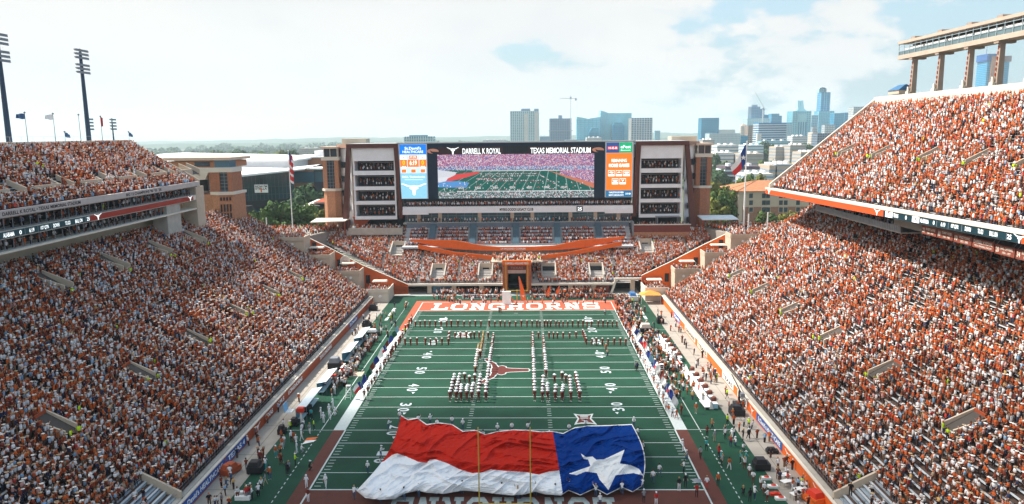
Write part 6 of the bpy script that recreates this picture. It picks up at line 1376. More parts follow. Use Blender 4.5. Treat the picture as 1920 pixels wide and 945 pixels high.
def vnoise(a, b, nx, ny):
    """smooth value noise over the cloth"""
    G = rgf.random((nx+3, ny+3)); x = np.clip(a, 0, 1)*nx; y = np.clip(b, 0, 1)*ny; xi = x.astype(int); yi = y.astype(int); fx = x-xi; fy = y-yi; fx = fx*fx*fx*(fx*(fx*6-15)+10); fy = fy*fy*fy*(fy*(fy*6-15)+10)
    return (G[xi, yi]*(1-fx)+G[xi+1, yi]*fx)*(1-fy)+(G[xi, yi+1]*(1-fx)+G[xi+1, yi+1]*fx)*fy
def crease(a, b, nx, ny, sh=.0, p=1.0):
    """long soft valleys with sharp crests, slanted by sh"""
    a2 = (a+sh*(b-.5)+.5)/2; n_ = vnoise(a2, b, nx, ny); return (1-np.abs(2*n_-1))**p
edge = np.sin(math.pi*np.clip(vv, 0, 1))**.5
wx = uu+.05*(vnoise(uu, vv, 5, 4)-.5); wy = np.clip(vv+.10*(vnoise(uu, vv, 6, 3)-.5), 0, 1)
Z = 1.0+.42*np.sin(math.pi*vv)+.55*(vnoise(uu, vv, 5, 3)-.5)*edge
Z += .85*crease(wx, wy, 26, 3, .30, 2.2)*(1-vv)**.5*(.35+.65*edge)+.50*crease(wx, wy, 14, 6, -.5, 2.0)*edge
Z += .34*crease(wx, wy, 60, 3, .22, 1.6)*(.35+.65*vv)*np.where(uu > .68, .45, 1)+.10*crease(wx, wy, 110, 7, .5, 1.4)*(1-.5*vv)
sg_ = np.clip((uu-.38)/.1, 0, 1)*np.clip((.70-uu)/.06, 0, 1); Z += sg_*.75*crease(wx, np.clip(wy+.10*np.sin(6*uu), 0, 1), 5, 13, .1, 1.8)*(1-vv)**.6*edge
for hx in (.03, .09, .15, .22, .30, .37, .43, .49, .56, .62, .68, .74, .80, .93):       # pulls towards the hands along the far edge
    a_ = np.arctan2(vv*.5, uu-hx); r_ = np.hypot(uu-hx, vv*.5); Z += .13*np.exp(-r_/.10)*np.sin(a_*8+hx*40)*(r_ > .004)
seam = np.abs(((uu*14) % 1)-.5) > .485; Z += .035*seam; Z += .08*crease(wx, wy, 170, 44, .3, 1.5)
Z -= .45*np.clip((vv-.86)/.14, 0, 1)**2
RX = np.array(AR); UXv = np.array(AU); FXv = np.array(AF); CL = np.array(CAM_LOC)
Dd = FXv[None, None]+RX[None, None]*((PX-960)/CAM_F)[..., None]-UXv[None, None]*((PY-472.5)/CAM_F)[..., None]
Pw = CL+Dd*((Z-CL[2])/Dd[..., 2])[..., None]
cxp = .25*(PX[:-1, :-1]+PX[1:, :-1]+PX[:-1, 1:]+PX[1:, 1:]); cyp = .25*(PY[:-1, :-1]+PY[1:, :-1]+PY[:-1, 1:]+PY[1:, 1:]); cu, cv = .5*(uu[:-1, :-1]+uu[1:, 1:]), .5*(vv[:-1, :-1]+vv[1:, 1:])
split = np.interp(cxp, [700, 720, 735, 745, 762, 785, 800, 806, 815, 835, 862, 885, 903, 920, 935, 985, 1010, 1030, 1060], [870, 865, 853, 850, 856, 866, 868, 862, 861, 867, 880, 887, 886, 880, 882, 885, 890, 884, 881])
blue = cxp > np.interp(cyp, [795, 808, 870, 932], [1034, 1036, 1047, 1056])
def inside(P, x, y):
    c = np.zeros(x.shape, bool); n_ = len(P)
    for i in range(n_):
        (x1, y1), (x2, y2) = P[i], P[(i+1) % n_]; cond = ((y1 > y) != (y2 > y)); c ^= cond & (x < (x2-x1)*(y-y1)/(y2-y1+1e-9)+x1)
    return c
STAR = [(1089, 850), (1099, 857), (1111, 856), (1118, 862), (1133, 861), (1171, 843), (1162, 869), (1182, 872), (1198, 879), (1207, 892), (1188, 887), (1154, 891), (1141, 919), (1124, 899), (1119, 887), (1098, 884), (1081, 891), (1067, 888), (1098, 877), (1107, 874), (1103, 862), (1094, 860)]
col = np.zeros((NXF, NYF, 4)); col[..., 3] = 1
redm = (cyp < split) & ~blue; whm = ~redm & ~blue; stm = blue & inside(STAR, cxp, cyp)
col[redm, :3] = (.50, .022, .012); col[whm, :3] = (.78, .80, .84); col[blue, :3] = (.002, .036, .21); col[stm, :3] = (.80, .80, .80)
rope = (cv < .012) | ((cv > .988) & blue) | (cu > .997); col[rope, :3] = (.75, .75, .75)
me = bpy.data.meshes.new('giant_flag'); n = Pw.shape[0]*Pw.shape[1]; me.vertices.add(n); me.vertices.foreach_set('co', Pw.reshape(-1))
ii, jj = np.mgrid[0:NXF, 0:NYF]; a = (ii*(NYF+1)+jj).ravel(); F = np.stack([a, a+1, a+NYF+2, a+NYF+1], 1).astype(np.int32); nf = len(F)
me.loops.add(F.size); me.loops.foreach_set('vertex_index', F.ravel()); me.polygons.add(nf); me.polygons.foreach_set('loop_start', np.arange(0, F.size, 4, dtype=np.int32)); me.polygons.foreach_set('use_smooth', np.ones(nf, bool)); me.update(calc_edges=True)
t_ = me.attributes.new('Col', 'FLOAT_COLOR', 'FACE'); t_.data.foreach_set('color', col.reshape(-1).astype(np.float32)); me.materials.append(attr_mat('flag_fabric', .85, .04))
gf = bpy.data.objects.new('giant_flag', me); C.objects.link(gf); tag(gf, 'gigantic lone star flag, red over white with a blue end, held above the near field', 'flag')

# ------------------------------------------------------------------ people
SKINT = [mat('skin_light', (.52, .32, .24), .7, 0), mat('skin_tan', (.34, .19, .12), .7, 0), mat('skin_dark', (.12, .065, .045), .7, 0)]
CLO = {k: mat('cloth_'+k, c, .85, .06, 4) for k, c in dict(white=(.74, .76, .80), maroon=(.16, .03, .022), orange=(.46, .10, .025), jeans=(.05, .10, .19), black=(.018, .018, .022), khaki=(.40, .32, .22), lime=(.50, .78, .02), gold=(.50, .33, .10), navy=(.02, .035, .10), red=(.45, .03, .03), grey=(.22, .24, .27), teal=(.03, .35, .38)).items()}
HAIRM = [mat('hair_brown', (.07, .04, .025), .8, 0), mat('hair_black', (.015, .012, .012), .7, 0), mat('hair_blond', (.38, .24, .10), .8, 0)]
REQ = []
def skin_body(pose):
    """one continuous figure grown over a skeleton; face labels 0 skin 1 shirt 2 trousers 3 shoes"""
    V = {}; E = []
    def v(k, x, y, z, r): V[k] = ((x, y, z), r)
    st = pose.get('stride', .05); lean = pose.get('lean', 0); h = pose.get('drop', 0)
    v('pel', 0, 0, .95-h, .135); v('bel', lean*.2, 0, 1.12-h, .125); v('che', lean*.6, 0, 1.34-h, .15); v('nec', lean*.9, 0, 1.50-h, .058); v('he1', lean*1.0+.02, 0, 1.60-h, .078); v('he2', lean*1.05+.01, 0, 1.70-h, .092)
    E += [('pel', 'bel', 1), ('bel', 'che', 1), ('che', 'nec', 1), ('nec', 'he1', 0), ('he1', 'he2', 0)]
    for s, q in ((1, 'L'), (-1, 'R')):
        f = st*s; kb = pose.get('knee', 0)
        v('hip'+q, 0, .095*s, .88-h, .095); v('kne'+q, f*.6+.03+kb, .105*s, .49-h*.4, .062); v('ank'+q, f-.02, .105*s, .09, .042); v('toe'+q, f+.14, .115*s, .035, .036)
        E += [('pel', 'hip'+q, 2), ('hip'+q, 'kne'+q, 2), ('kne'+q, 'ank'+q, 2), ('ank'+q, 'toe'+q, 3)]
        el, wr = pose['arm'+q]
        v('sho'+q, lean*.75, .185*s, 1.42-h, .062); v('elb'+q, lean*.75+el[0], s*el[1], el[2]-h, .044); v('wri'+q, lean*.75+wr[0], s*wr[1], wr[2]-h, .032); v('han'+q, lean*.75+wr[0]+(wr[0]-el[0])*.28, s*(wr[1]+(wr[1]-el[1])*.28), wr[2]-h+(wr[2]-el[2])*.28, .036)
        E += [('che', 'sho'+q, 1), ('sho'+q, 'elb'+q, 1), ('elb'+q, 'wri'+q, 1 if pose.get('long') else 0), ('wri'+q, 'han'+q, 0)]
    ks = list(V); me = bpy.data.meshes.new('b'); me.from_pydata([V[k][0] for k in ks], [(ks.index(a), ks.index(c)) for a, c, _ in E], []); o = bpy.data.objects.new('b', me); C.objects.link(o)
    md = o.modifiers.new('s', 'SKIN'); md.use_smooth_shade = True; sk = me.skin_vertices[0].data
    for i, k in enumerate(ks): r = V[k][1]; sk[i].radius = (r*1.05, r*(1.25 if k in ('pel', 'bel', 'che') else 1.0)) if False else (r, r); sk[i].use_root = (k == 'pel')
    o.modifiers.new('d', 'SUBSURF').levels = 1
    dg = bpy.context.evaluated_depsgraph_get(); dg.update(); m2 = bpy.data.meshes.new_from_object(o.evaluated_get(dg)); bpy.data.objects.remove(o); bpy.data.meshes.remove(me)
    lab = []
    segs = [(Vector(V[a][0]), Vector(V[c][0]), l, (V[a][1]+V[c][1])/2) for a, c, l in E]
    for p in m2.polygons:
        c = p.center; best = 9; bl = 1
        for a, d, l, r in segs:
            t = max(0, min(1, (c-a).dot(d-a)/((d-a).length_squared+1e-9))); q = (c-(a+(d-a)*t)).length-r*.6
            if q < best: best, bl = q, l
        lab.append(bl)
    m2.materials.clear(); [m2.materials.append(None) for _ in range(4)]; m2.polygons.foreach_set('material_index', lab); m2.polygons.foreach_set('use_smooth', [True]*len(lab)); return m2
DOWN = ((.02, .25, 1.14), (.10, .27, .90)); FRONT = ((.20, .22, 1.22), (.44, .17, 1.26)); UP = ((.05, .34, 1.60), (.10, .36, 1.86)); PLAY = ((.20, .28, 1.24), (.26, .08, 1.50)); HOLD = ((.16, .24, 1.20), (.36, .14, 1.10))
POSES = {'stand': dict(armL=DOWN, armR=DOWN), 'play': dict(armL=PLAY, armR=PLAY, long=1), 'reach': dict(armL=FRONT, armR=FRONT, lean=.1, stride=.12, long=1), 'wave': dict(armL=UP, armR=HOLD, stride=.06), 'walk': dict(armL=HOLD, armR=DOWN, stride=.26), 'hold': dict(armL=HOLD, armR=HOLD, stride=.08), 'crouch': dict(armL=HOLD, armR=HOLD, drop=.36, knee=.28, lean=.12)}
BASE = {k: skin_body(p) for k, p in POSES.items()}
HATC = {}
def hat_mesh(kind, m):
    if (kind, m.name) in HATC: return HATC[(kind, m.name)]
    b = MB()
    if kind == 'cowboy': b.ball((0, 0, 1.80), .15, .14, .13, nu=10, nv=5); b.tube((0, 0, 1.73), (0, 0, 1.75), .29, .27, 12)
    elif kind == 'cap': b.ball((0, 0, 1.72), .118, .112, .10, nu=10, nv=6); b.hexa([(.06, -.08, 1.71), (.22, -.06, 1.69), (.22, .06, 1.69), (.06, .08, 1.71), (.06, -.08, 1.735), (.22, -.06, 1.705), (.22, .06, 1.705), (.06, .08, 1.735)])
    elif kind == 'helmet': b.ball((.01, 0, 1.69), .145, .13, .15, nu=10, nv=6)
    elif kind == 'long': b.ball((-.02, 0, 1.70), .115, .112, .12, nu=10, nv=6); b.ball((-.09, 0, 1.52), .06, .10, .18, nu=8, nv=5)
    else: b.ball((-.015, 0, 1.715), .112, .108, .105, nu=10, nv=6)
    me = bpy.data.meshes.new(kind); me.from_pydata(b.v, [], b.f); me.materials.append(m); me.polygons.foreach_set('use_smooth', [True]*len(b.f)); HATC[(kind, m.name)] = me; return me
BODYC = {}; HNAME = {'cowboy': 'hat', 'cap': 'cap', 'helmet': 'helmet', 'long': 'hair', 'short': 'hair'}
NP = 0
def person(*a, **k): REQ.append((math.hypot(a[0]-CAM_LOC.x, a[1]-CAM_LOC.y), a, k))
def person_now(x, y, yaw, pose, skin, shirt, trou, shoe, hat, hm, label, group=None, z=0.0, sc_=1.0):
    global NP; NP += 1
    k = (pose, skin, shirt, trou, shoe)
    if k not in BODYC:
        m = BASE[pose].copy(); m.materials[0] = SKINT[skin]; m.materials[1] = CLO[shirt]; m.materials[2] = CLO[trou]; m.materials[3] = CLO[shoe]; BODYC[k] = m
    o = bpy.data.objects.new('person', BODYC[k]); C.objects.link(o); o.location = (x, y, z); o.rotation_euler = (0, 0, yaw); o.scale = (sc_,)*3
    p = POSES[pose]; h = bpy.data.objects.new(HNAME[hat], hat_mesh(hat, hm)); C.objects.link(h); h.parent = o; h.location = (p.get('lean', 0), 0, -p.get('drop', 0))
    tag(o, label, 'person', group); return o
ORD = ['first', 'second', 'third', 'fourth', 'fifth', 'sixth', 'seventh', 'eighth', 'ninth', 'tenth', 'eleventh', 'twelfth', 'thirteenth', 'fourteenth', 'fifteenth', 'sixteenth', 'seventeenth', 'eighteenth', 'nineteenth']
def ordinal(i):
    if i < 19: return ORD[i]
    t, u = divmod(i+1, 10); T = ['', '', 'twent', 'thirt', 'fort', 'fift'][t]; return T+'ieth' if u == 0 else T+'y-'+ORD[u-1]
CAMD = -math.pi/2
def g0(px, py): return at(px, py, 2, 0)
def bandsman(p, where, i, gold=False):
    person(p.x+random.uniform(-.06, .06), p.y, CAMD+random.gauss(0, .08), 'play', random.choice([0, 0, 1, 2]), 'maroon', 'maroon', 'white', 'cowboy', CLO['white'],
           'band member in white hat, %s %s' % (ordinal(i), where), 'marching band members on the field', sc_=random.uniform(1.04, 1.12))
    if gold:
        b = None
        o = bpy.data.objects.new('sousaphone', SOUS); C.objects.link(o); o.location = (p.x, p.y, .62); o.scale = (.55, .55, .55); o.rotation_euler = (0, 0, CAMD); tag(o, 'gold sousaphone held by band member %s %s' % (ordinal(i), where), 'instrument', 'gold brass instruments of the left band column')
    elif i % 2 == 0 and False: pass
b = MB()
for k in range(14):
    a0, a1 = 2*math.pi*k/14, 2*math.pi*(k+1)/14; b.tube((.02, .34*math.cos(a0), 1.25+.38*math.sin(a0)), (.02, .34*math.cos(a1), 1.25+.38*math.sin(a1)), .045, n=6)
b.tube((.02, .2, 1.6), (.25, .05, 1.98), .07, .12, 10); b.tube((.25, .05, 1.98), (.36, .02, 2.02), .14, .33, 14)
SOUS = bpy.data.meshes.new('sousaphone'); SOUS.from_pydata(b.v, [], b.f); SOUS.materials.append(mat('brass', (.70, .45, .14), .35, 0, 1, .6, .7))
rowA = [700+x/4.296 for x in (342, 378, 418, 456, 500, 546, 592, 628, 680, 732, 780, 823, 868, 932, 977, 1023, 1060, 1100)]+[960+x/4.296 for x in (30, 77, 120, 163, 200, 225, 262, 288, 313, 352, 378, 412, 450, 488, 532, 572, 603, 643, 692, 732, 771, 806, 842)]
for i, px in enumerate(rowA): bandsman(g0(px, 613), 'from the left in the farthest band row', i)
for i, x in enumerate((255, 302, 350, 420, 463, 507, 553)): bandsman(g0(700+x/4.296, 647), 'from the left in the left wing row of the band', i)
for i, x in enumerate((660, 703, 748, 787, 815, 852, 925)): bandsman(g0(700+x/4.296, 635), 'from the left in the short row by the left far emblem', i)
for i in range(5): t = i/4; bandsman(g0(700+(613-9*t)/4.296, 632+15*t), 'from far end, small left slanting file', i)
for i, x in enumerate((213, 300, 333, 366, 412, 466, 516)): bandsman(g0(960+x/4.296, 635), 'from the left in the short row right of the long files', i)
for i in range(5): t = i/4; bandsman(g0(960+(570+30*t)/4.296, 629+17*t), 'from far end, small right slanting file', i)
for i, x in enumerate((643, 679, 726, 775, 822, 874, 917)): bandsman(g0(960+x/4.296, 647), 'from the left in the right wing row of the band', i)
def file_(p0, p1, n, where, gold=False, start=0):
    a, c = g0(*p0), g0(*p1)
    for i in range(n): bandsman(a.lerp(c, i/(n-1)), where, i+start, gold)
file_((700+888/4.296, 636), (700+862/4.296, 674), 10, 'from far end, left file with gold horns', True)
file_((700+848/4.296, 660), (700+822/4.296, 704), 11, 'from far end, bent second file with gold horns', True)
file_((700+968/4.296, 636), (700+905/4.296, 753), 27, 'from far end, long file left of midfield emblem')
file_((960+167/4.296, 636), (960+182/4.296, 752), 27, 'from far end, long file right of midfield emblem')
file_((960+252/4.296, 638), (960+275/4.296, 711), 18, 'from far end, rightmost long file')
for j, (p0, p1, n) in enumerate((((655, 640), (620, 830), 7), ((698, 640), (667, 830), 7), ((710, 730), (708, 830), 4), ((760, 730), (752, 828), 4), ((805, 715), (795, 828), 4), ((866, 640), (848, 828), 6))):
    file_((700+p0[0]/4.296, 571+p0[1]/4.296), (700+p1[0]/4.296, 560+p1[1]/4.296), n, 'from far end, file %s of left foot block' % ('one', 'two', 'three', 'four', 'five', 'six')[j])
for j, (p0, p1, n) in enumerate((((250, 660), (247, 828), 6), ((285, 720), (290, 828), 4), ((352, 735), (348, 828), 3), ((412, 730), (403, 828), 4), ((466, 660), (472, 828), 6), ((515, 630), (550, 828), 7))):
    file_((960+p0[0]/4.296, 571+p0[1]/4.296), (960+p1[0]/4.296, 560+p1[1]/4.296), n, 'from far end, file %s of right foot block' % ('one', 'two', 'three', 'four', 'five', 'six')[j])
for i, (px, py) in enumerate(((738, 685), (777, 702), (820, 690))): bandsman(g0(700+px/4.296, 560+py/4.296), 'of three single players inside the left foot block', i)
for i, (px, py) in enumerate(((340, 692), (402, 672), (432, 692))): bandsman(g0(960+px/4.296, 560+py/4.296), 'of three single players inside the right foot block', i)
# sideline flag lines
FCOL = [('lone star', None), ('deep blue', mat('flag_deep_blue', (.01, .03, .20), .8, 0)), ('maroon', CLO['maroon']), ('dark green', mat('flag_green', (.01, .09, .05), .8, 0)), ('white', FW), ('red', FR), ('pale blue', mat('flag_pale_blue', (.2, .4, .55), .8, 0))]
def small_flag(x, y, s, kind, label, group):
    g = empty('hand_flag', (x, y, 0)); tag(g, label, 'flag', group); b = MB(); b.tube((0, 0, .9), (.25*s, 0, 3.1), .02, n=5); b.build('staff', PANEL, g)
    if kind == 0: f = cloth(1.8, 1.2, [FR, FW, FB], 1.2, .2, 'flag_cloth', .35, g, tex)
    else: f = cloth(1.5, 1.0, FCOL[kind][1], 1.0, .2, 'flag_cloth', .6, g)
    f.location = (.25*s, 0, 3.1); f.rotation_euler = (R(random.uniform(-8, 8)), R(25), R(random.uniform(-50, 30)) if s > 0 else R(random.uniform(150, 230)))
n_l = 30
for i in range(n_l):
    y = 31+i*(83-31)/n_l; x = -24.2+random.uniform(-.15, .15)
    wh = i % 3 == 2
    person(x, y, CAMD+random.gauss(0, .3)+.4, 'hold' if i < 22 else 'play', random.choice([0, 1, 2]), 'white' if wh else 'maroon', 'black' if i % 2 else 'maroon', 'black', 'cowboy' if i > 18 else 'short', CLO['white'] if i > 18 else HAIRM[i % 2], '%s in dark uniform, %s from near end of left flag line' % ('flag carrier' if i < 22 else 'band member', ordinal(i)), 'people in the left sideline flag line')
    if i < 22 and i % 2 == 0: kd = [0, 1, 3, 2, 1, 4, 0, 2, 1, 3, 6][i//2]; small_flag(x-.3, y, -1, kd, '%s flag on a leaning staff, %s along the left sideline from the near end' % (FCOL[kd][0], ordinal(i//2)), 'hand flags along the left sideline')
n_r = 44
for i in range(n_r):
    y = 24+i*(90-24)/n_r; x = 24.6+random.uniform(-.2, .2)
    person(x, y, CAMD+random.gauss(0, .4)-.4, 'hold', random.choice([0, 1, 2]), 'white' if i % 3 else 'orange', 'maroon' if i % 2 else 'white', 'white', 'cowboy' if i % 3 else 'short', CLO['white'] if i % 3 else HAIRM[i % 2], 'performer with white or maroon clothes, %s from near end of right line' % ordinal(i), 'people in the right sideline flag line')
    if i < 30 and i % 2 == 0: kd = [4, 1, 0, 4, 2, 4, 0, 6, 1, 4, 5, 0, 4, 1, 4][i//2]; small_flag(x+.4, y, 1, kd, '%s flag on a leaning staff, %s along the right sideline from the near end' % (FCOL[kd][0], ordinal(i//2)), 'hand flags along the right sideline')
# flag handlers
top_h = [(750, 790, 'hold'), (785, 798, 'wave'), (807, 797, 'wave'), (820, 806, 'hold'), (848, 800, 'hold'), (868, 806, 'hold'), (893, 822, 'crouch'), (906, 823, 'crouch'), (933, 815, 'hold'), (960, 812, 'hold'), (990, 812, 'wave'), (1030, 824, 'crouch'), (1067, 814, 'reach'), (1098, 806, 'reach'), (1188, 802, 'reach')]
for i, (px, py, ps) in enumerate(top_h):
    p = g0(px, py); person(p.x, p.y, CAMD, ps, i % 3, 'white', 'jeans', 'black', ('short', 'long', 'cap')[i % 3], HAIRM[i % 3] if i % 3 < 2 else CLO['white'], 'handler in white behind the far edge of the giant flag, %s from left' % ordinal(i), 'handlers of the giant flag')
bot_h = [(664, 936, 'reach'), (714, 943, 'reach'), (758, 939, 'reach'), (785, 933, 'reach'), (817, 929, 'reach'), (867, 926, 'hold'), (906, 925, 'wave'), (941, 930, 'hold'), (971, 936, 'wave'), (1004, 929, 'wave'), (1041, 932, 'hold'), (1068, 924, 'wave'), (1117, 932, 'wave'), (1166, 928, 'reach'), (1204, 921, 'reach')]
for i, (px, py, ps) in enumerate(bot_h):
    p = g0(px, py); person(p.x, p.y, -CAMD+random.gauss(0, .25), ps, i % 3, 'white', 'jeans', 'black', 'long' if i in (5, 8, 9, 10, 12) else 'short', HAIRM[0 if i % 4 else 2], 'handler in white shirt, near edge of the giant flag, %s from left' % ordinal(i), 'handlers of the giant flag')
ex = [(728, 806, 'reach', 0, 'white', 'jeans', 'short', 'handler in white at the upper left corner of the giant flag'), (714, 858, 'reach', 0, 'white', 'jeans', 'cap', 'handler in white reaching at the left edge of the giant flag'), (690, 888, 'walk', CAMD, 'white', 'jeans', 'cap', 'walker in white shirt left of the giant flag'), (712, 876, 'crouch', 0, 'white', 'jeans', 'short', 'crouching handler tucked against the left edge of the giant flag'),
      (1197, 822, 'reach', math.pi, 'white', 'jeans', 'short', 'handler in white at the upper right edge of the giant flag'), (1207, 850, 'reach', math.pi, 'white', 'black', 'short', 'handler in white midway down the right edge of the giant flag'), (1125, 951, 'hold', -CAMD, 'white', 'navy', 'cap', 'large near person in white with a cap below the star'), (1207, 943, 'hold', -CAMD, 'grey', 'black', 'cap', 'person in grey near the lower right corner of the giant flag'), (1230, 948, 'hold', CAMD, 'red', 'white', 'cap', 'person in a red shirt at the bottom edge right of the giant flag'),
      (1224, 905, 'walk', CAMD, 'white', 'jeans', 'short', 'walker in white, left of a pair right of the giant flag'), (1236, 893, 'walk', CAMD+.5, 'white', 'jeans', 'short', 'walker in pale jeans, right of a pair beside the giant flag'), (1273, 920, 'stand', CAMD, 'black', 'white', 'short', 'person in dark shirt and pale trousers on the near goal line'), (1285, 913, 'stand', CAMD, 'black', 'black', 'cap', 'dark dressed person by the goal line pylon'),
      (1282, 887, 'hold', math.pi, 'white', 'black', 'short', 'person with white shirt and backpack on the right sideline'), (1281, 846, 'reach', math.pi, 'white', 'white', 'cap', 'person in white reaching over the right sideline'), (1289, 862, 'crouch', math.pi, 'grey', 'jeans', 'cap', 'crouching person in grey on the right sideline'), (1313, 860, 'walk', -2, 'grey', 'black', 'short', 'photographer striding over the shaded right border'), (1325, 917, 'stand', CAMD, 'white', 'red', 'short', 'person in white top and red trousers by the right border'), (1346, 911, 'stand', CAMD, 'orange', 'black', 'cap', 'person with white cap and dark bag on the right border'),
      (611, 914, 'walk', CAMD, 'white', 'white', 'helmet', 'player in white walking alone inside the near left goal line corner'), (575, 915, 'stand', CAMD, 'white', 'white', 'helmet', 'player in white standing on the near left sideline'), (578, 940, 'stand', CAMD, 'maroon', 'white', 'short', 'person in maroon shirt and white trousers in the near left corner'), (580, 882, 'crouch', 0, 'black', 'black', 'cap', 'photographer in black on the shaded left border'),
      (936, 586, 'stand', CAMD, 'black', 'black', 'short', 'dark referee, left of a pair on the far goal line'), (939, 587, 'stand', CAMD, 'black', 'black', 'short', 'dark referee, right of a pair on the far goal line'), (1134, 590, 'walk', CAMD, 'white', 'grey', 'short', 'person in white walking at the far right goal line'), (1136, 657, 'stand', CAMD, 'white', 'white', 'cowboy', 'person in white on a podium by the right forty'), (1139, 667, 'stand', CAMD, 'navy', 'navy', 'short', 'person in navy beside the white figure by the right forty'), (1192, 695, 'stand', CAMD, 'grey', 'black', 'short', 'left person of a dark pair near the right sideline'), (1195, 696, 'stand', CAMD, 'navy', 'black', 'short', 'right person of a dark pair near the right sideline')]
for i, (px, py, ps, yw, sh, tr, ht, lb) in enumerate(ex): p = g0(px, py); person(p.x, p.y, yw, ps, i % 3, sh, tr, 'white' if tr == 'white' else 'black', ht, {'cap': CLO['white'], 'helmet': CLO['white'], 'cowboy': CLO['white']}.get(ht, HAIRM[i % 3]), lb)
def ZA(x, y): return 340+x/3.857, 700+y/3.857
def ZB(x, y): return 1240+x/3.857, 700+y/3.857
lside = [(795, 497, 'white', 'black'), (730, 545, 'orange', 'white'), (745, 530, 'white', 'grey'), (685, 608, 'orange', 'teal'), (715, 658, 'maroon', 'maroon'), (723, 650, 'maroon', 'black'), (825, 668, 'lime', 'black'), (960, 412, 'lime', 'black'), (930, 440, 'grey', 'white'), (870, 486, 'white', 'white'), (875, 440, 'white', 'grey'), (835, 575, 'white', 'white'), (868, 580, 'white', 'grey'), (765, 738, 'black', 'black'), (780, 722, 'grey', 'black'), (645, 770, 'orange', 'jeans'), (610, 812, 'grey', 'khaki'), (580, 848, 'white', 'black'), (560, 893, 'white', 'black'), (548, 880, 'grey', 'black'), (512, 912, 'white', 'black'), (505, 890, 'black', 'black'), (472, 703, 'maroon', 'grey'), (588, 655, 'maroon', 'maroon'), (570, 650, 'maroon', 'black'), (612, 700, 'white', 'teal'), (325, 828, 'jeans', 'jeans'), (365, 808, 'jeans', 'black'), (1030, 362, 'white', 'white'), (1012, 325, 'white', 'white'), (1075, 335, 'white', 'white'), (1070, 300, 'white', 'white'), (1098, 260, 'white', 'white'), (1108, 305, 'white', 'white'), (488, 905, 'red', 'grey'), (470, 915, 'red', 'grey'), (610, 690, 'white', 'teal'), (940, 330, 'teal', 'black'), (1090, 185, 'maroon', 'white'), (1110, 150, 'white', 'white'), (640, 735, 'orange', 'black'), (595, 620, 'maroon', 'black')]
poss = ['stand', 'hold', 'walk', 'stand', 'hold', 'crouch', 'wave']
for i, (x, y, sh, tr) in enumerate(lside):
    p = g0(*ZA(x, y)); hm = 'helmet' if sh == tr == 'white' else ('cap', 'short', 'long')[i % 3]
    person(p.x, p.y, random.uniform(-3, 3), poss[i % 7], i % 3, sh, tr, 'white' if i % 2 else 'black', hm, CLO['white'] if hm in ('cap', 'helmet') else HAIRM[i % 3], '%s in %s top and %s trousers on the near left turf, %s of them' % ('player' if hm == 'helmet' else 'person', sh, tr, ordinal(i)), 'people on the near left sideline')
rside = [(385, 495, 'grey', 'khaki'), (330, 460, 'maroon', 'black'), (365, 410, 'orange', 'black'), (250, 290, 'orange', 'khaki'), (460, 475, 'white', 'black'), (455, 440, 'grey', 'grey'), (510, 482, 'white', 'white'), (525, 470, 'white', 'navy'), (590, 485, 'black', 'black'), (628, 482, 'black', 'black'), (635, 470, 'black', 'black'), (500, 532, 'red', 'navy'), (540, 525, 'white', 'navy'), (415, 618, 'red', 'black'), (438, 672, 'grey', 'black'), (430, 650, 'teal', 'black'), (490, 697, 'orange', 'white'), (570, 652, 'teal', 'black'), (610, 652, 'teal', 'white'), (590, 565, 'white', 'black'), (600, 692, 'white', 'maroon'), (635, 752, 'white', 'maroon'), (662, 797, 'white', 'maroon'), (715, 842, 'white', 'maroon'), (742, 882, 'white', 'maroon'), (765, 932, 'white', 'maroon'), (592, 892, 'black', 'black'), (672, 915, 'white', 'navy'), (640, 930, 'black', 'black'), (840, 768, 'maroon', 'maroon'), (475, 182, 'lime', 'black'), (476, 375, 'lime', 'black'), (515, 332, 'orange', 'grey'), (632, 385, 'lime', 'black'), (325, 560, 'teal', 'black'), (415, 600, 'red', 'black'), (80, 318, 'white', 'maroon'), (110, 333, 'orange', 'orange'), (145, 300, 'maroon', 'maroon'), (55, 190, 'orange', 'white'), (90, 170, 'grey', 'white'), (300, 215, 'grey', 'grey'), (160, 60, 'orange', 'black'), (185, 120, 'orange', 'white'), (200, 95, 'orange', 'black'), (910, 790, 'black', 'black'), (945, 850, 'orange', 'white'), (905, 660, 'black', 'navy')]
for i, (x, y, sh, tr) in enumerate(rside):
    p = g0(*ZB(x, y)); hm = ('cap', 'short', 'long')[i % 3]
    person(p.x, p.y, random.uniform(-3, 3), poss[i % 7], (i+1) % 3, sh, tr, 'white' if i % 2 else 'black', hm, CLO['white'] if hm == 'cap' else HAIRM[i % 3], 'person in %s top and %s trousers on the near right sideline, %s of them' % (sh, tr, ordinal(i)), 'people on the near right sideline')
# umbrella
p = g0(1306, 932); u = empty('umbrella', (p.x, p.y, 0)); tag(u, 'grey umbrella over a person in red near the right goal line', 'umbrella'); b = MB()
for k in range(8): a, c = 2*math.pi*k/8, 2*math.pi*(k+1)/8; b.poly([(0, 0, 2.35), (.6*math.cos(a), .6*math.sin(a), 2.12), (.6*math.cos(c), .6*math.sin(c), 2.12)])
b.build('canopy', GREYM, u); b = MB(); b.tube((0, 0, 1.1), (0, 0, 2.4), .015, n=5); b.build('shaft', BLACK, u); person(p.x, p.y, CAMD, 'hold', 1, 'red', 'black', 'black', 'short', HAIRM[1], 'person in red shirt standing under the grey umbrella')
# the three hundred people who show largest are objects of their own; the rest join the crowd
REQ.sort(key=lambda q: q[0])
for d_, a, k in REQ[:300]: person_now(*a, **k)
for d_, a, k in REQ[300:]: SEATS.append((a[0], a[1], 0.0, a[2], 8 if a[5] == 'maroon' and a[8] == 'cowboy' else (9 if a[5] == 'maroon' else 4), 0))
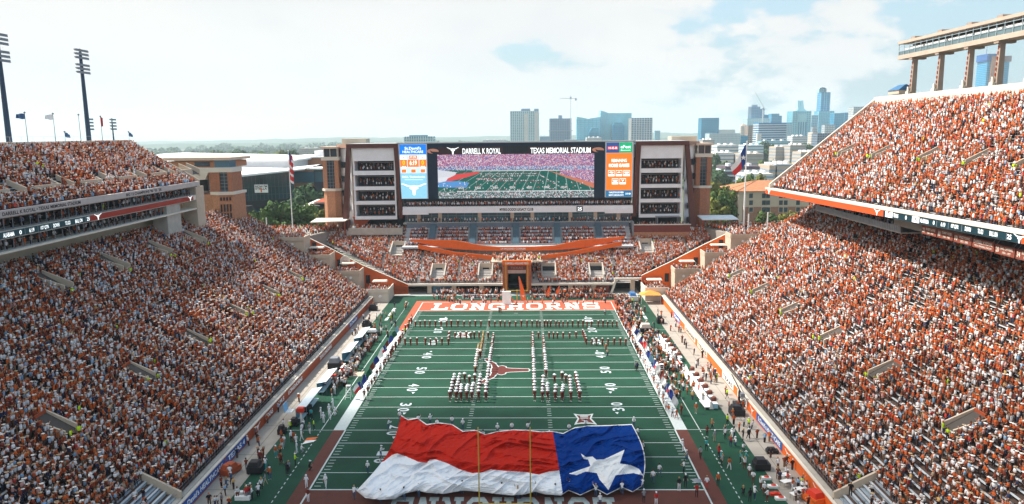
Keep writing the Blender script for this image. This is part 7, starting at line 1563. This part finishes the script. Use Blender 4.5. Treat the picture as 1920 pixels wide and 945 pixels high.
# anonymous bystanders further up the sidelines (part of the great crowd)
def mob(n, px, py, sx, sy, pal):
    c = g0(px, py)
    for _ in range(n): SEATS.append((c.x+random.gauss(0, sx), c.y+random.gauss(0, sy), 0, random.uniform(-3, 3), pal, 0))
for _ in range(360):
    y = random.uniform(103.0, 110.2) if _ < 250 else random.uniform(107.5, 111); x = random.uniform(-22, 24)
    if abs(x) < 3.5: continue
    SEATS.append((x, y+2.0 if y > 105 else y, 0, -math.pi/2+random.gauss(0, .5), PAL_S, 0))
for _ in range(55): SEATS.append((random.uniform(-20, 23), random.uniform(97.5, 103), 0, random.uniform(-3, 3), PAL_S, 0))
for _ in range(170): y = random.uniform(74, 104); SEATS.append((25.2+abs(random.gauss(0, 2.6)), y, 0, random.uniform(-3, 3), 4, 0))
for _ in range(150): y = random.uniform(44, 76); SEATS.append((26.0+abs(random.gauss(1.8, 2.0)), y, 0, random.uniform(-3, 3), 4, 0))
for _ in range(70): y = random.uniform(30, 48); SEATS.append((random.uniform(25.8, 31.5), y, 0, random.uniform(-3, 3), 4, 0))
for _ in range(120): y = random.uniform(36, 66); SEATS.append((-29.0-abs(random.gauss(0, 1.6)), y, 0, random.uniform(-3, 3), 7, 0))
for _ in range(36): y = random.uniform(66, 98); SEATS.append((-random.uniform(27, 36.5), y, 0, random.uniform(-3, 3), 4, 0))
for _ in range(30): SEATS.append((-random.uniform(30, 37), random.uniform(-6, 30), 0, random.uniform(-3, 3), 4, 0))
for _ in range(60): SEATS.append((random.uniform(33.5, 37), random.uniform(-6, 90), 0, random.uniform(-3, 3), 4, 0))
for s in (-1, 1):
    for _ in range(13): SEATS.append((s*(38.5+random.random()*4), -12.8+6.8*random.random(), 2.2+random.random()*1.2, random.uniform(-3, 3), 4, 0))

# ------------------------------------------------------------------ sideline equipment
def shelter(x, y0, y1, label):
    g = empty('bench_shelter', (x, (y0+y1)/2, 0)); tag(g, label, 'bench shelter', 'bench shelters on the left sideline'); L2 = (y1-y0)/2
    MB().hexa([(-1.2, -L2, 2.0), (.5, -L2, 2.35), (.5, L2, 2.35), (-1.2, L2, 2.0), (-1.2, -L2, 2.07), (.5, -L2, 2.42), (.5, L2, 2.42), (-1.2, L2, 2.07)]).build('roof', AWN, g)
    MB().box(-1.2, -1.12, -L2, L2, 0.1, 2.0).build('back_panel', mat('shelter_blue', (.10, .28, .38), .5, .1, 1), g)
    MB().box(-.9, -.1, -L2+.1, L2-.1, .42, .5).build('seat', mat('bench_pale', (.45, .62, .68), .5, .1, 1), g)
    b = MB(); [b.box(-1.0, -.9, y, y+.1, 0, .42) for y in (-L2+.2, 0, L2-.3)]; [b.tube((.45, y, 0), (.45, y, 2.36), .03, n=5) for y in (-L2+.1, L2-.1)]; b.build('leg', GREYM, g)
shelter(-31.6, 21.6, 30.4, 'pale blue roofed bench shelter on the left sideline, nearest the camera'); shelter(-31.6, 33.0, 40.2, 'pale blue roofed bench shelter on the left sideline, second from the camera'); shelter(-31.6, 50, 57, 'pale blue roofed bench shelter on the left sideline, third from the camera'); shelter(-31.6, 60, 68, 'pale blue roofed bench shelter on the left sideline, farthest from the camera')
def boxy(name, px, py, w, d, h, m, label, cat, top=None, yaw=0.0):
    p = g0(px, py); g = empty(name, (p.x, p.y, 0), yaw); tag(g, label, cat); MB().box(-w/2, w/2, -d/2, d/2, .12, h*.62).build('body', m, g)
    MB().hexa([(-w/2*.9, -d/2*.9, h*.62), (w/2*.6, -d/2*.9, h*.62), (w/2*.6, d/2*.9, h*.62), (-w/2*.9, d/2*.9, h*.62), (-w/2*.7, -d/2*.7, h), (w/2*.4, -d/2*.7, h), (w/2*.4, d/2*.7, h), (-w/2*.7, d/2*.7, h)]).build('top', top or m, g)
    b = MB(); [b.tube((x, y-.05, .14), (x, y+.05, .14), .14, n=8) for x in (-w/2*.8, w/2*.8) for y in (-d/2*.85, d/2*.85)]; b.build('wheel', BLACK, g); return g
boxy('speaker_cart', *ZA(895, 290), 1.8, 1.8, 1.9, BLACK, 'black equipment case at the near end of the left bench shelters', 'equipment cart')
boxy('fan_unit', *ZA(730, 435), 1.1, 1.1, 1.3, BLACK, 'black fan unit on the left apron below the white signboard', 'fan'); boxy('speaker_cart', *ZA(540, 715), 1.9, 1.5, 1.6, BLACK, 'black speaker cart beside the photographers, left apron', 'speaker cart'); boxy('speaker_cart', *ZA(820, 375), 1.1, 1.3, 1.2, BLACK, 'black case under the tilted pale screen on the left apron', 'equipment cart')
boxy('utility_cart', *ZA(358, 720), 2.4, 1.5, 1.4, ORANGED, 'red utility cart parked by the blue panels on the left apron', 'cart', ORANGED, 1.2); boxy('utility_cart', *ZB(1100, 935), 2.4, 1.5, 1.6, ORANGE, 'red utility cart at the bottom of the right apron', 'cart', REDP, 1.9)
boxy('speaker_cart', *ZB(722, 690), 2.0, 1.5, 1.5, BLACK, 'black speaker cart on the edge of the right apron', 'speaker cart'); boxy('speaker_cart', *ZB(545, 300), 2.2, 1.6, 1.6, BLACK, 'black cable cart beside the camera crew on the right apron', 'equipment cart'); boxy('equipment_case', *ZB(800, 575), 1.6, .8, .8, BLACK, 'small dark bag heap below the blue panel on the right apron', 'bag heap')
boxy('speaker_cart', 700, 582, 2.0, 1.5, 1.6, BLACK, 'black case at the far end of the left apron', 'equipment cart'); boxy('speaker_cart', 688, 612, 2.0, 1.5, 1.5, BLACK, 'black case beside the yellow steward on the far left apron', 'equipment cart'); boxy('utility_cart', 700, 628, 2.6, 1.6, 1.3, BLACK, 'dark buggy on the left turf before the orange border', 'cart', WHITE); boxy('utility_cart', 1212, 625, 3.0, 1.8, 2.2, BLACK, 'buggy with a cream roof among the right sideline crowd', 'cart', CREAM); boxy('speaker_cart', 1238, 606, 1.6, 1.4, 1.7, BLACK, 'black case at the far end of the right apron', 'equipment cart'); boxy('water_cart', 630, 692, 2.6, 2.0, 2.3, BLACK, 'large dark trunk stack beside the left bench shelters', 'equipment cart', GREYM)
boxy('drinks_table', 625, 712, 2.6, 1.2, 1.0, WHITE, 'white drinks table with red coolers on the left sideline', 'table', REDP)
# long white team bench of the right sideline with tanks and coolers behind it
def ywall(Y, px): return 0
bl = [((30.2+(.0), y)) for y in np.arange(27.5, 66, 3.0)]
bi = 0
for x, y in bl:
    if 44 < y < 50: continue
    xx = 30.6+.9*math.sin((y-20)/9.0)*.6; g = empty('team_bench', (xx, y, 0), R(6)*math.cos((y-20)/9)); tag(g, 'white covered team bench segment on the right sideline, %s from the camera' % ordinal(bi), 'team bench', 'white team bench segments')
    MB().box(-.5, .3, -1.5, 1.5, .38, .5).build('seat', WHITE, g); MB().hexa([(.3, -1.5, .1), (.9, -1.5, .1), (.9, 1.5, .1), (.3, 1.5, .1), (.35, -1.5, 1.35), (.55, -1.5, 1.35), (.55, 1.5, 1.35), (.35, 1.5, 1.35)]).build('backrest', WHITE, g)
    b = MB(); [b.box(-.4, -.3, q, q+.1, 0, .38) for q in (-1.3, 0, 1.2)]; b.build('leg', GREYM, g)
    c = empty('water_tank', (xx+1.5, y+.6, 0)); tag(c, 'brown round fan tank behind white bench segment %s from the camera' % ordinal(bi), 'tank', 'tanks behind the white benches'); b = MB(); b.tube((0, 0, .1), (0, 0, 1.2), .45, .45, 12); b.build('drum', mat('brown_plastic', (.18, .06, .04), .5, .1, 1), c); b = MB(); b.ball((0, 0, 1.25), .45, .45, .22); b.build('lid', MATS['brown_plastic'], c)
    c = empty('cool_box', (xx+1.4, y-.7, 0)); tag(c, 'pale blue cool box behind white bench segment %s from the camera' % ordinal(bi), 'cool box', 'cool boxes behind the white benches'); MB().box(-.35, .35, -.5, .5, .1, .8).build('box', mat('ice_blue', (.35, .60, .72), .5, .05, 1), c); MB().box(-.37, .37, -.52, .52, .8, .9).build('lid', WHITE, c); bi += 1
for k, (x, y, l) in enumerate(((31.0, 46.8, 'orange drinks coolers stacked between the white benches'), (-31.2, 44.5, 'red and white drinks coolers between the left bench shelters'))):
    g = empty('drinks_coolers', (x, y, 0)); tag(g, l, 'coolers'); MB().box(-.5, .5, -1.4, 1.4, 0, .8).build('table', WHITE, g)
    for q in range(5): b = MB(); b.tube((0, -1.1+q*.55, .8), (0, -1.1+q*.55, 1.35), .22, n=10); b.tube((0, -1.1+q*.55, 1.35), (0, -1.1+q*.55, 1.42), .23, n=10, mi=1); b.build('cooler', [REDP, WHITE], g)
p = g0(*ZA(868, 355)); g = empty('heater', (p.x, p.y, 0)); tag(g, 'red box on a white pillar by the left bench shelter', 'signal box'); MB().box(-.12, .12, -.12, .12, 0, 1.7).build('pillar', WHITE, g); MB().box(-.5, .5, -.4, .4, 1.7, 2.4).build('box', REDP, g)
p = g0(*ZA(812, 330)); g = empty('video_cart', (p.x-.5, p.y, 0)); tag(g, 'pale blue tilted screen above a dark case on the left apron', 'screen'); MB().hexa([(-.6, -.8, 1.4), (-.5, -.8, 1.4), (-.5, .8, 1.4), (-.6, .8, 1.4), (-.8, -.8, 2.6), (-.7, -.8, 2.6), (-.7, .8, 2.6), (-.8, .8, 2.6)]).build('screen', mat('pale_blue_panel', (.2, .42, .65), .5, .05, 1), g); MB().box(-.5, .5, -.7, .7, 1.2, 1.35).build('tray', WHITE, g)
for k, (x, y) in enumerate(((445, 880), (445, 915))): p = g0(*ZA(x, y)); o = MB().box(p.x-.9, p.x+.9, p.y-.25, p.y+.25, .02, .5).build('sideboard', WHITE); tag(o, ('white folded board lying at the bottom left sideline, farther of two', 'white folded board lying at the bottom left sideline, nearer of two')[k], 'board')
for k, (x, y) in enumerate(((755, 765), (805, 825), (860, 912), (820, 880))):
    p = g0(*ZB(x, y)); o = empty('pompom_bag', (p.x, p.y, 0)); tag(o, 'red and white kit bag on the right turf edge, %s from midfield' % ORD[k], 'bag', 'kit bags on the right turf'); MB().box(-.6, .6, -.3, .3, 0, .3).build('bag', WHITE if k != 3 else REDP, o); b = MB(); b.ball((.1, 0, .32), .35, .25, .15); b.build('pompoms', REDP, o)
for k, (x, y) in enumerate(((885, 770), (905, 815), (1000, 870), (1010, 895), (975, 905))):
    p = g0(*ZB(x, y)); g = empty('folding_table', (p.x, p.y, 0), .4); tag(g, 'white folding table at the bottom of the right apron, %s from midfield' % ORD[k], 'table', 'white tables on the right apron'); MB().box(-.75, .75, -.4, .4, .68, .73).build('table_top', WHITE, g); b = MB(); [b.tube((sx*.65, sy*.3, 0), (sx*.65, sy*.3, .68), .025, n=5) for sx in (-1, 1) for sy in (-1, 1)]; b.build('leg', GREYM, g)
# camera crew with boom on the right apron
p = g0(*ZB(560, 230)); g = empty('camera_crane', (p.x, p.y, 0)); tag(g, 'dark television camera crane on the right apron beside the steward', 'camera crane'); b = MB(); b.box(-.8, .8, -.8, .8, 0, .5); b.tube((0, 0, .5), (0, 0, 2.6), .2, .15); b.build('pedestal', BLACK, g); b = MB(); b.tube((0, -1.5, 2.3), (0, 4.5, 3.6), .12, .08); b.build('boom', BLACK, g); b = MB(); b.box(-.3, .3, -2, -1.3, 2.0, 2.6); b.build('counterweight', GREYM, g)
# step ladders on the sidelines
for k, (px, py, l) in enumerate(((654, 747, 'white step ladder on the left sideline line'), (1240, 705, 'white step ladder in the right sideline crowd'))):
    p = g0(px, py); g = empty('step_ladder', (p.x, p.y, 0)); tag(g, l, 'ladder'); b = MB(); [b.tube((sx*.45, sy*.6, 0), (sx*.3, 0, 2.2), .035, n=5) for sx in (-1, 1) for sy in (-1, 1)]; b.build('rails', WHITE, g); b = MB(); [b.box(-.4, .4, -.6+.11*q, -.52+.11*q, .35+q*.37, .4+q*.37) for q in range(5)]; b.build('treads', WHITE, g); MB().box(-.35, .35, -.3, .3, 2.2, 2.25).build('platform', WHITE, g)
o = sheet('mat', [(-29.4, -27.4, 42.5, 45.2)], 0.03, mat('tan_board', (.50, .38, .30), .9, .08, 1), None, 'tan board lying on the left sideline turf', 'mat')
for k, (x, y) in enumerate(((918, 505), (930, 485))): p = g0(*ZA(x, y)); b = MB(); b.poly([(p.x-.8, p.y-.5, .04), (p.x+.7, p.y+.3, .1), (p.x+.9, p.y+1.1, .04), (p.x-.5, p.y+.5, .18)]); tag(b.build('rolled_flag', ORANGE if k else WHITE), ('white flag lying on the left sideline turf', 'orange flag lying on the left sideline turf')[k], 'flag')
# low boards along the far end line
for x0, x1, m, t_, l in ((-14.5, -4.5, WHITE, 'MUSCLE MILK', 'white advert board left of the far goal post'), (4.6, 10.8, WHITE, 'MUSCLE MILK', 'white advert board right of the far goal post'), (13.0, 26.5, MATS['maroon_paint'], 'TEXAS      LONGHORNS', 'maroon advert board at the right of the far end line'), (10.9, 12.9, BLACK, '', 'black board between the white and maroon adverts')):
    o = MB().box(x0, x1, 104.6, 104.75, 0, 1.15).build('advert_board', m); tag(o, l, 'advert board')
    if t_: letter(t_, ((x0+x1)/2, 104.58, .6), (1, 0, 0), (0, 0, 1), (x1-x0)*.88, .75, TXTD if m is WHITE else CREAM, o, bold=.04)
g = empty('feather_banner', (1.2, 98.0, 0)); tag(g, 'tall bright orange feather banner before the far tunnel', 'banner'); b = MB(); b.tube((0, 0, 0), (-.6, 0, 7.4), .04, n=5); b.build('mast', GREYM, g)
MB().flat([(0, 1.3), (1.2, 1.0), (.9, 3.4), (.25, 5.6), (-.35, 7.3), (-.55, 7.2)], (0, 0, 0), (1, 0, 0), (0, 0, 1), 0, 0, .03).build('sail', mat('vivid_orange', (.85, .12, .01), .7, .05, 1), g); horn((.55, -.04, 2.2), (1, 0, 0), (0, 0, 1), .35, TXTW, g, 0, 'emblem', .02)
for k, x in enumerate((8.6, 11.0)): g = empty('feather_banner', (x, 103.4, 0)); tag(g, ('small orange banner behind the white board, left of two', 'small orange banner behind the white board, right of two')[k], 'banner'); b = MB(); b.tube((0, 0, 0), (.3, 0, 3.8), .03, n=5); b.build('mast', GREYM, g); MB().flat([(0, 1.0), (.2, 3.8), (-.8, 1.9)], (0, 0, 0), (1, 0, 0), (0, 0, 1), 0, 0, .02).build('sail', MATS['vivid_orange'], g)
tag(MB().box(-3.6, -1.4, 97.6, 98.4, 0, 3.4).build('inflatable_door', WHITE), 'tall white folding board left of the orange feather banner', 'board')
p = g0(1254, 566); g = empty('pop_up_tent', (34.2, 99, 0)); tag(g, 'orange and white pop up awning at the far right apron', 'tent'); MB().hexa([(-2.6, -1.6, 2.3), (2.6, -1.6, 2.3), (2.6, 1.6, 2.3), (-2.6, 1.6, 2.3), (-.3, -.3, 3.2), (.3, -.3, 3.2), (.3, .3, 3.2), (-.3, .3, 3.2)]).build('canopy', mat('tent_orange', (.75, .30, .06), .7, .05, 1), g); b = MB(); [b.tube((sx*2.4, sy*1.4, 0), (sx*2.4, sy*1.4, 2.3), .04, n=5) for sx in (-1, 1) for sy in (-1, 1)]; b.build('leg', WHITE, g)
boxy('utility_cart', 1187, 562, 2.2, 3.6, 2.0, WHITE, 'white and blue buggy beneath the right corner of the end stand', 'cart', mat('cart_blue', (.05, .15, .35), .5, .1, 1)); b = MB()
o = word('T', -33.2, -30.2, 101.6, 104.2, False, .03, PAINTO, 'turf_mark') if False else None
for s in (-1,): q = at(715, 557, 2, 0); b = MB(); b.poly([(q.x-2.4, q.y-.6, .03), (q.x+2.4, q.y+.2, .03), (q.x+1.0, q.y+1.6, .03), (q.x-1.8, q.y+1.2, .03)]); tag(b.build('turf_logo', PAINTO), kind='structure')

# ------------------------------------------------------------------ the crowd mesh
S = np.array(SEATS, float); print('crowd', len(S))
dist = np.hypot(S[:, 0]-CAM_LOC.x, S[:, 1]-CAM_LOC.y)
rg = np.random.default_rng(77)
def ring(n, z, rx, ry, ox=0.0, oy=0.0, ph=0.0): a = 2*math.pi*(np.arange(n)+ph)/n; return np.stack([ox+rx*np.cos(a), oy+ry*np.sin(a), np.full(n, z)], 1)
def loft(V, F, Lb, rings, labs):
    base = sum(len(v) for v in V); n = len(rings[0])
    for r in rings: V.append(r)
    for k in range(len(rings)-1):
        for i in range(n): j = (i+1) % n; F.append((base+k*n+i, base+k*n+j, base+(k+1)*n+j, base+(k+1)*n+i)); Lb.append(labs[k])
def limb(V, F, Lb, p, q, r0, r1, lab, n=4):
    p, q = np.array(p, float), np.array(q, float); d = (q-p)/np.linalg.norm(q-p); u = np.cross(d, [0.3, .2, .9]); u /= np.linalg.norm(u); w = np.cross(d, u); a = 2*math.pi*np.arange(n)/n
    loft(V, F, Lb, [p+r0*(np.outer(np.cos(a), u)+np.outer(np.sin(a), w)), q+r1*(np.outer(np.cos(a), u)+np.outer(np.sin(a), w)), q+d*r1*.7+r1*.3*(np.outer(np.cos(a), u)+np.outer(np.sin(a), w))], [lab, lab])
def template(lod, arms, hat):
    V, F, Lb = [], [], []      # labels: 0 trousers 1 shirt 2 skin 3 hair or hat
    n = (8, 5, 4)[lod]
    if lod == 0:
        for s in (-1, 1): loft(V, F, Lb, [ring(5, 0.0, .05, .05, 0, .1*s), ring(5, .48, .065, .065, .02, .1*s), ring(5, .9, .095, .09, 0, .09*s)], [0, 0])
        loft(V, F, Lb, [ring(n, .84, .12, .17), ring(n, 1.08, .12, .16), ring(n, 1.32, .14, .20), ring(n, 1.46, .10, .17), ring(n, 1.50, .05, .06)], [0, 1, 1, 1])
        loft(V, F, Lb, [ring(n, 1.49, .05, .05, .01), ring(n, 1.57, .085, .07, .02), ring(n, 1.65, .10, .082, .015), ring(n, 1.74, .092, .078, .0), ring(n, 1.79, .03, .03, -.01)], [2, 2, 3, 3])
    elif lod == 1:
        loft(V, F, Lb, [ring(n, 0.0, .08, .14), ring(n, .86, .12, .16), ring(n, 1.34, .14, .20), ring(n, 1.48, .07, .10)], [0, 1, 1])
        loft(V, F, Lb, [ring(n, 1.48, .06, .05, .01), ring(n, 1.62, .10, .085, .015), ring(n, 1.72, .09, .08), ring(n, 1.80, .03, .03)], [2, 3, 3])
    else:
        loft(V, F, Lb, [ring(n, 0.2, .10, .15, ph=.5), ring(n, .86, .13, .17, ph=.5), ring(n, 1.36, .15, .21, ph=.5), ring(n, 1.48, .06, .08, ph=.5)], [0, 1, 1])
        loft(V, F, Lb, [ring(n, 1.48, .08, .08), ring(n, 1.63, .11, .10), ring(n, 1.79, .04, .04)], [2, 3])
    if lod < 2 or arms != 'd':
        m = 4 if lod == 0 else 3
        for s in (-1, 1):
            up = (arms == 'b') or (arms == 'l' and s > 0) or (arms == 'r' and s < 0)
            if up: sh, el, ha = (.0, .19*s, 1.40), (.10, .27*s, 1.56), (.20, .30*s, 1.86)
            elif arms == 'f': sh, el, ha = (.0, .2*s, 1.40), (.16, .24*s, 1.22), (.36, .16*s, 1.30)
            else: sh, el, ha = (.0, .2*s, 1.40), (.02, .25*s, 1.14), (.16, .20*s, .96)
            if lod == 2 and not up: continue
            limb(V, F, Lb, sh, el, .055, .045, 1, m); limb(V, F, Lb, el, ha, .042, .034, 2, m)
    if hat == 'brim':
        loft(V, F, Lb, [ring(n, 1.70, .20, .20), ring(n, 1.715, .10, .09)], [3])
    elif hat == 'cap' and lod < 2: loft(V, F, Lb, [ring(4, 1.69, .09, .06, .11), ring(4, 1.71, .04, .04, .08)], [3])
    V = np.concatenate(V); return V, np.array(F), np.array(Lb)
OR_, WH_, MA_, NV_, BK_, LB_, PK_, GR_, RD_, GD_, HV_, TN_, TW_ = range(13)
PAL = np.array([(.58, .115, .024), (.76, .76, .79), (.20, .038, .022), (.03, .045, .11), (.022, .022, .028), (.25, .42, .62), (.60, .32, .30), (.24, .26, .30), (.52, .05, .04), (.55, .36, .14), (.55, .82, .02), (.45, .34, .24), (.42, .075, .020)])
W = np.zeros((11, 13)); W[10, 10] = 1
#            OR   WH   MA   NV   BK   LB   PK   GR   RD   GD   HV    TN   TW
W[PAL_L] =  (.16, .27, .24, .055, .05, .06, .04, .01, .02, .004, .002, .005, .19)
W[PAL_R] =  (.30, .27, .13, .03, .025, .03, .035, .01, .03, .006, .002, .005, .17)
W[PAL_RU] = (.38, .29, .06, .02, .02, .02, .03, .01, .05, .01, .001, .005, .10)
W[PAL_S] =  (.40, .28, .10, .03, .03, .02, .035, .01, .02, .01, .004, .01, .09)
W[4] =      (.28, .30, .06, .08, .14, .05, .01, .06, .03, .01, .02, .02, .04)
W[5] =      (.12, .30, .06, .08, .20, .08, .04, .10, .01, 0, .004, .02, .05)
W[6] =      (.14, .46, .10, .07, .12, .03, .03, .04, .02, 0, 0, .02, .06)
W[7] =      (.02, .66, .16, .02, .06, .02, 0, .05, .02, 0, .01, 0, .0)
W[8] = W[9] = (0, 0, 1, 0, 0, 0, 0, 0, 0, 0, 0, 0, 0)
W /= W.sum(1, keepdims=True)
pal = S[:, 4].astype(int); N_ = len(S)
shirt = np.zeros(N_, int)
for p_ in range(11):
    m = pal == p_
    if m.any(): shirt[m] = rg.choice(13, m.sum(), p=W[p_])
# people of like mind sit together: patches of one colour in the blocks
blk = (np.sin(S[:, 1]*.55+np.sin(S[:, 0]*.7))*np.cos(S[:, 0]*.43+2*np.sin(S[:, 1]*.21))); m = (blk > .72) & (pal < 4) & (rg.random(N_) < .35); shirt[m] = WH_; m = (blk < -.70) & (pal < 4) & (rg.random(N_) < .35); shirt[m] = OR_
cS = PAL[shirt]*rg.uniform(.62, 1.06, (N_, 1)); cT = np.array([(.05, .06, .10), (.03, .02, .02), (.26, .15, .09), (.14, .04, .02), (.10, .06, .05)])[rg.integers(0, 5, N_)]*rg.uniform(.7, 1.1, (N_, 1))
cK = np.array([(.62, .34, .23), (.55, .28, .18), (.40, .20, .12), (.16, .08, .05)])[rg.choice(4, N_, p=(.42, .3, .18, .10))]
hk = rg.choice(6, N_, p=(.33, .09, .08, .29, .12, .09)); cH = np.array([(.11, .05, .028), (.03, .018, .014), (.32, .18, .08), (.78, .75, .71), (.52, .13, .035), (.50, .36, .22)])[hk]*rg.uniform(.8, 1.1, (N_, 1))
cH[pal == 8] = (.78, .78, .78); cT[(pal == 8) | (pal == 9)] = PAL[MA_]
hats = np.where(hk == 3, np.where(rg.random(N_) < .35, 1, 2), np.where(hk == 4, 2, np.where(hk == 5, 1, 0)))
hats[pal == 8] = 1
ra = rg.random(N_); arms = np.zeros(N_, int); left = (pal == PAL_L)
arms[left & (ra < .42)] = 1; arms[left & (ra > .90)] = 2; arms[~left & (ra < .07)] = 1; arms[~left & (ra > .93)] = 2; arms[(~left) & (ra > .3) & (ra < .5)] = 3
lod = np.where(dist < 92, 0, np.where(dist < 150, 1, 2)); lod[(pal >= 4) & (dist < 200) & (lod > 1)] = 1
AK = ['d', 'r', 'b', 'f']; HK = ['', 'brim', 'cap']
Vs, Fs, Cs = [], [], []; off = 0
scl = rg.uniform(.90, 1.06, N_); leanx = rg.normal(0, .06, N_)
for l in range(3):
    for ak in range(4):
        for hk_ in range(3):
            m = np.where((lod == l) & (arms == ak) & (hats == hk_))[0]
            if not len(m): continue
            V, F, Lb = template(l, AK[ak], HK[hk_]); n = len(V); ca, sa = np.cos(S[m, 3]), np.sin(S[m, 3]); sc1 = scl[m]
            sgn = np.where(rg.random(len(m)) < .5, 1, -1)[:, None] if ak != 1 else np.ones((len(m), 1))*1.0
            vx = V[None, :, 0]*1.12+leanx[m][:, None]*V[None, :, 2]; vy = V[None, :, 1]*1.10*np.abs(sgn)
            X = (vx*ca[:, None]-vy*sa[:, None])*sc1[:, None]+S[m, 0][:, None]; Y = (vx*sa[:, None]+vy*ca[:, None])*sc1[:, None]+S[m, 1][:, None]; Zz = V[None, :, 2]*.90*sc1[:, None]+S[m, 2][:, None]
            Vs.append(np.stack([X, Y, Zz], 2).reshape(-1, 3)); Fs.append((F[None]+(off+np.arange(len(m))*n)[:, None, None]).reshape(-1, 4)); off += len(m)*n
            pc_ = np.stack([cT[m], cS[m], cK[m], cH[m]], 1); Cs.append(pc_[:, Lb].reshape(-1, 3))
Vs = np.concatenate(Vs).astype(np.float32); Fs = np.concatenate(Fs).astype(np.int32); Cs = np.concatenate(Cs); print('crowd verts', len(Vs), 'faces', len(Fs))
me = bpy.data.meshes.new('crowd'); me.vertices.add(len(Vs)); me.vertices.foreach_set('co', Vs.ravel()); me.loops.add(Fs.size); me.loops.foreach_set('vertex_index', Fs.ravel()); me.polygons.add(len(Fs)); me.polygons.foreach_set('loop_start', np.arange(0, Fs.size, 4, dtype=np.int32)); me.update(calc_edges=True)
t_ = me.attributes.new('Col', 'FLOAT_COLOR', 'FACE'); t_.data.foreach_set('color', np.concatenate([Cs, np.ones((len(Cs), 1))], 1).astype(np.float32).ravel()); me.materials.append(attr_mat('crowd_clothes', .85, .15))
co_ = bpy.data.objects.new('crowd', me); C.objects.link(co_); tag(co_, 'tens of thousands of fans in burnt orange and white filling every stand', 'crowd', kind='stuff')
del Vs, Fs, Cs

# ------------------------------------------------------------------ an unseen cloud placed to shadow the near stands, and the air
cm = bpy.data.materials.new('cloud_vapour'); cm.use_nodes = True; t = cm.node_tree; t.nodes.clear(); o_ = t.nodes.new('ShaderNodeOutputMaterial'); mxs = t.nodes.new('ShaderNodeMixShader'); tr = t.nodes.new('ShaderNodeBsdfTransparent'); df = t.nodes.new('ShaderNodeBsdfDiffuse'); df.inputs[0].default_value = (.9, .9, .9, 1); mxs.inputs[0].default_value = .31
t.links.new(tr.outputs[0], mxs.inputs[1]); t.links.new(df.outputs[0], mxs.inputs[2]); t.links.new(mxs.outputs[0], o_.inputs[0])
b = MB(); rgc = random.Random(4); kk = 720.0; off = SHD*(-kk/-SHD.z)
for k in range(70):
    x = rgc.uniform(-230, 230); y = rgc.uniform(-190, 10)-max(0, abs(x)-60)*.05; r = rgc.uniform(30, 62); b.ball((off.x+x, off.y+y, off.z+rgc.uniform(0, 40)), r, r*.8, r*.3, nu=14, nv=8)
cl_ = b.build('cloud', cm, smooth=True); tag(cl_, kind='structure')
hb = MB().box(-9500, 9500, -650, 12500, -45, 260).build('haze', bpy.data.materials.new('haze')); hm_ = hb.data.materials[0]; hm_.use_nodes = True; t = hm_.node_tree; t.nodes.clear(); o_ = t.nodes.new('ShaderNodeOutputMaterial'); pv = t.nodes.new('ShaderNodeVolumePrincipled'); pv.inputs['Color'].default_value = (.74, .90, 1.0, 1); pv.inputs['Density'].default_value = 1.25e-4; pv.inputs['Anisotropy'].default_value = .2
t.links.new(pv.outputs[0], o_.inputs['Volume']); tag(hb, kind='stuff')
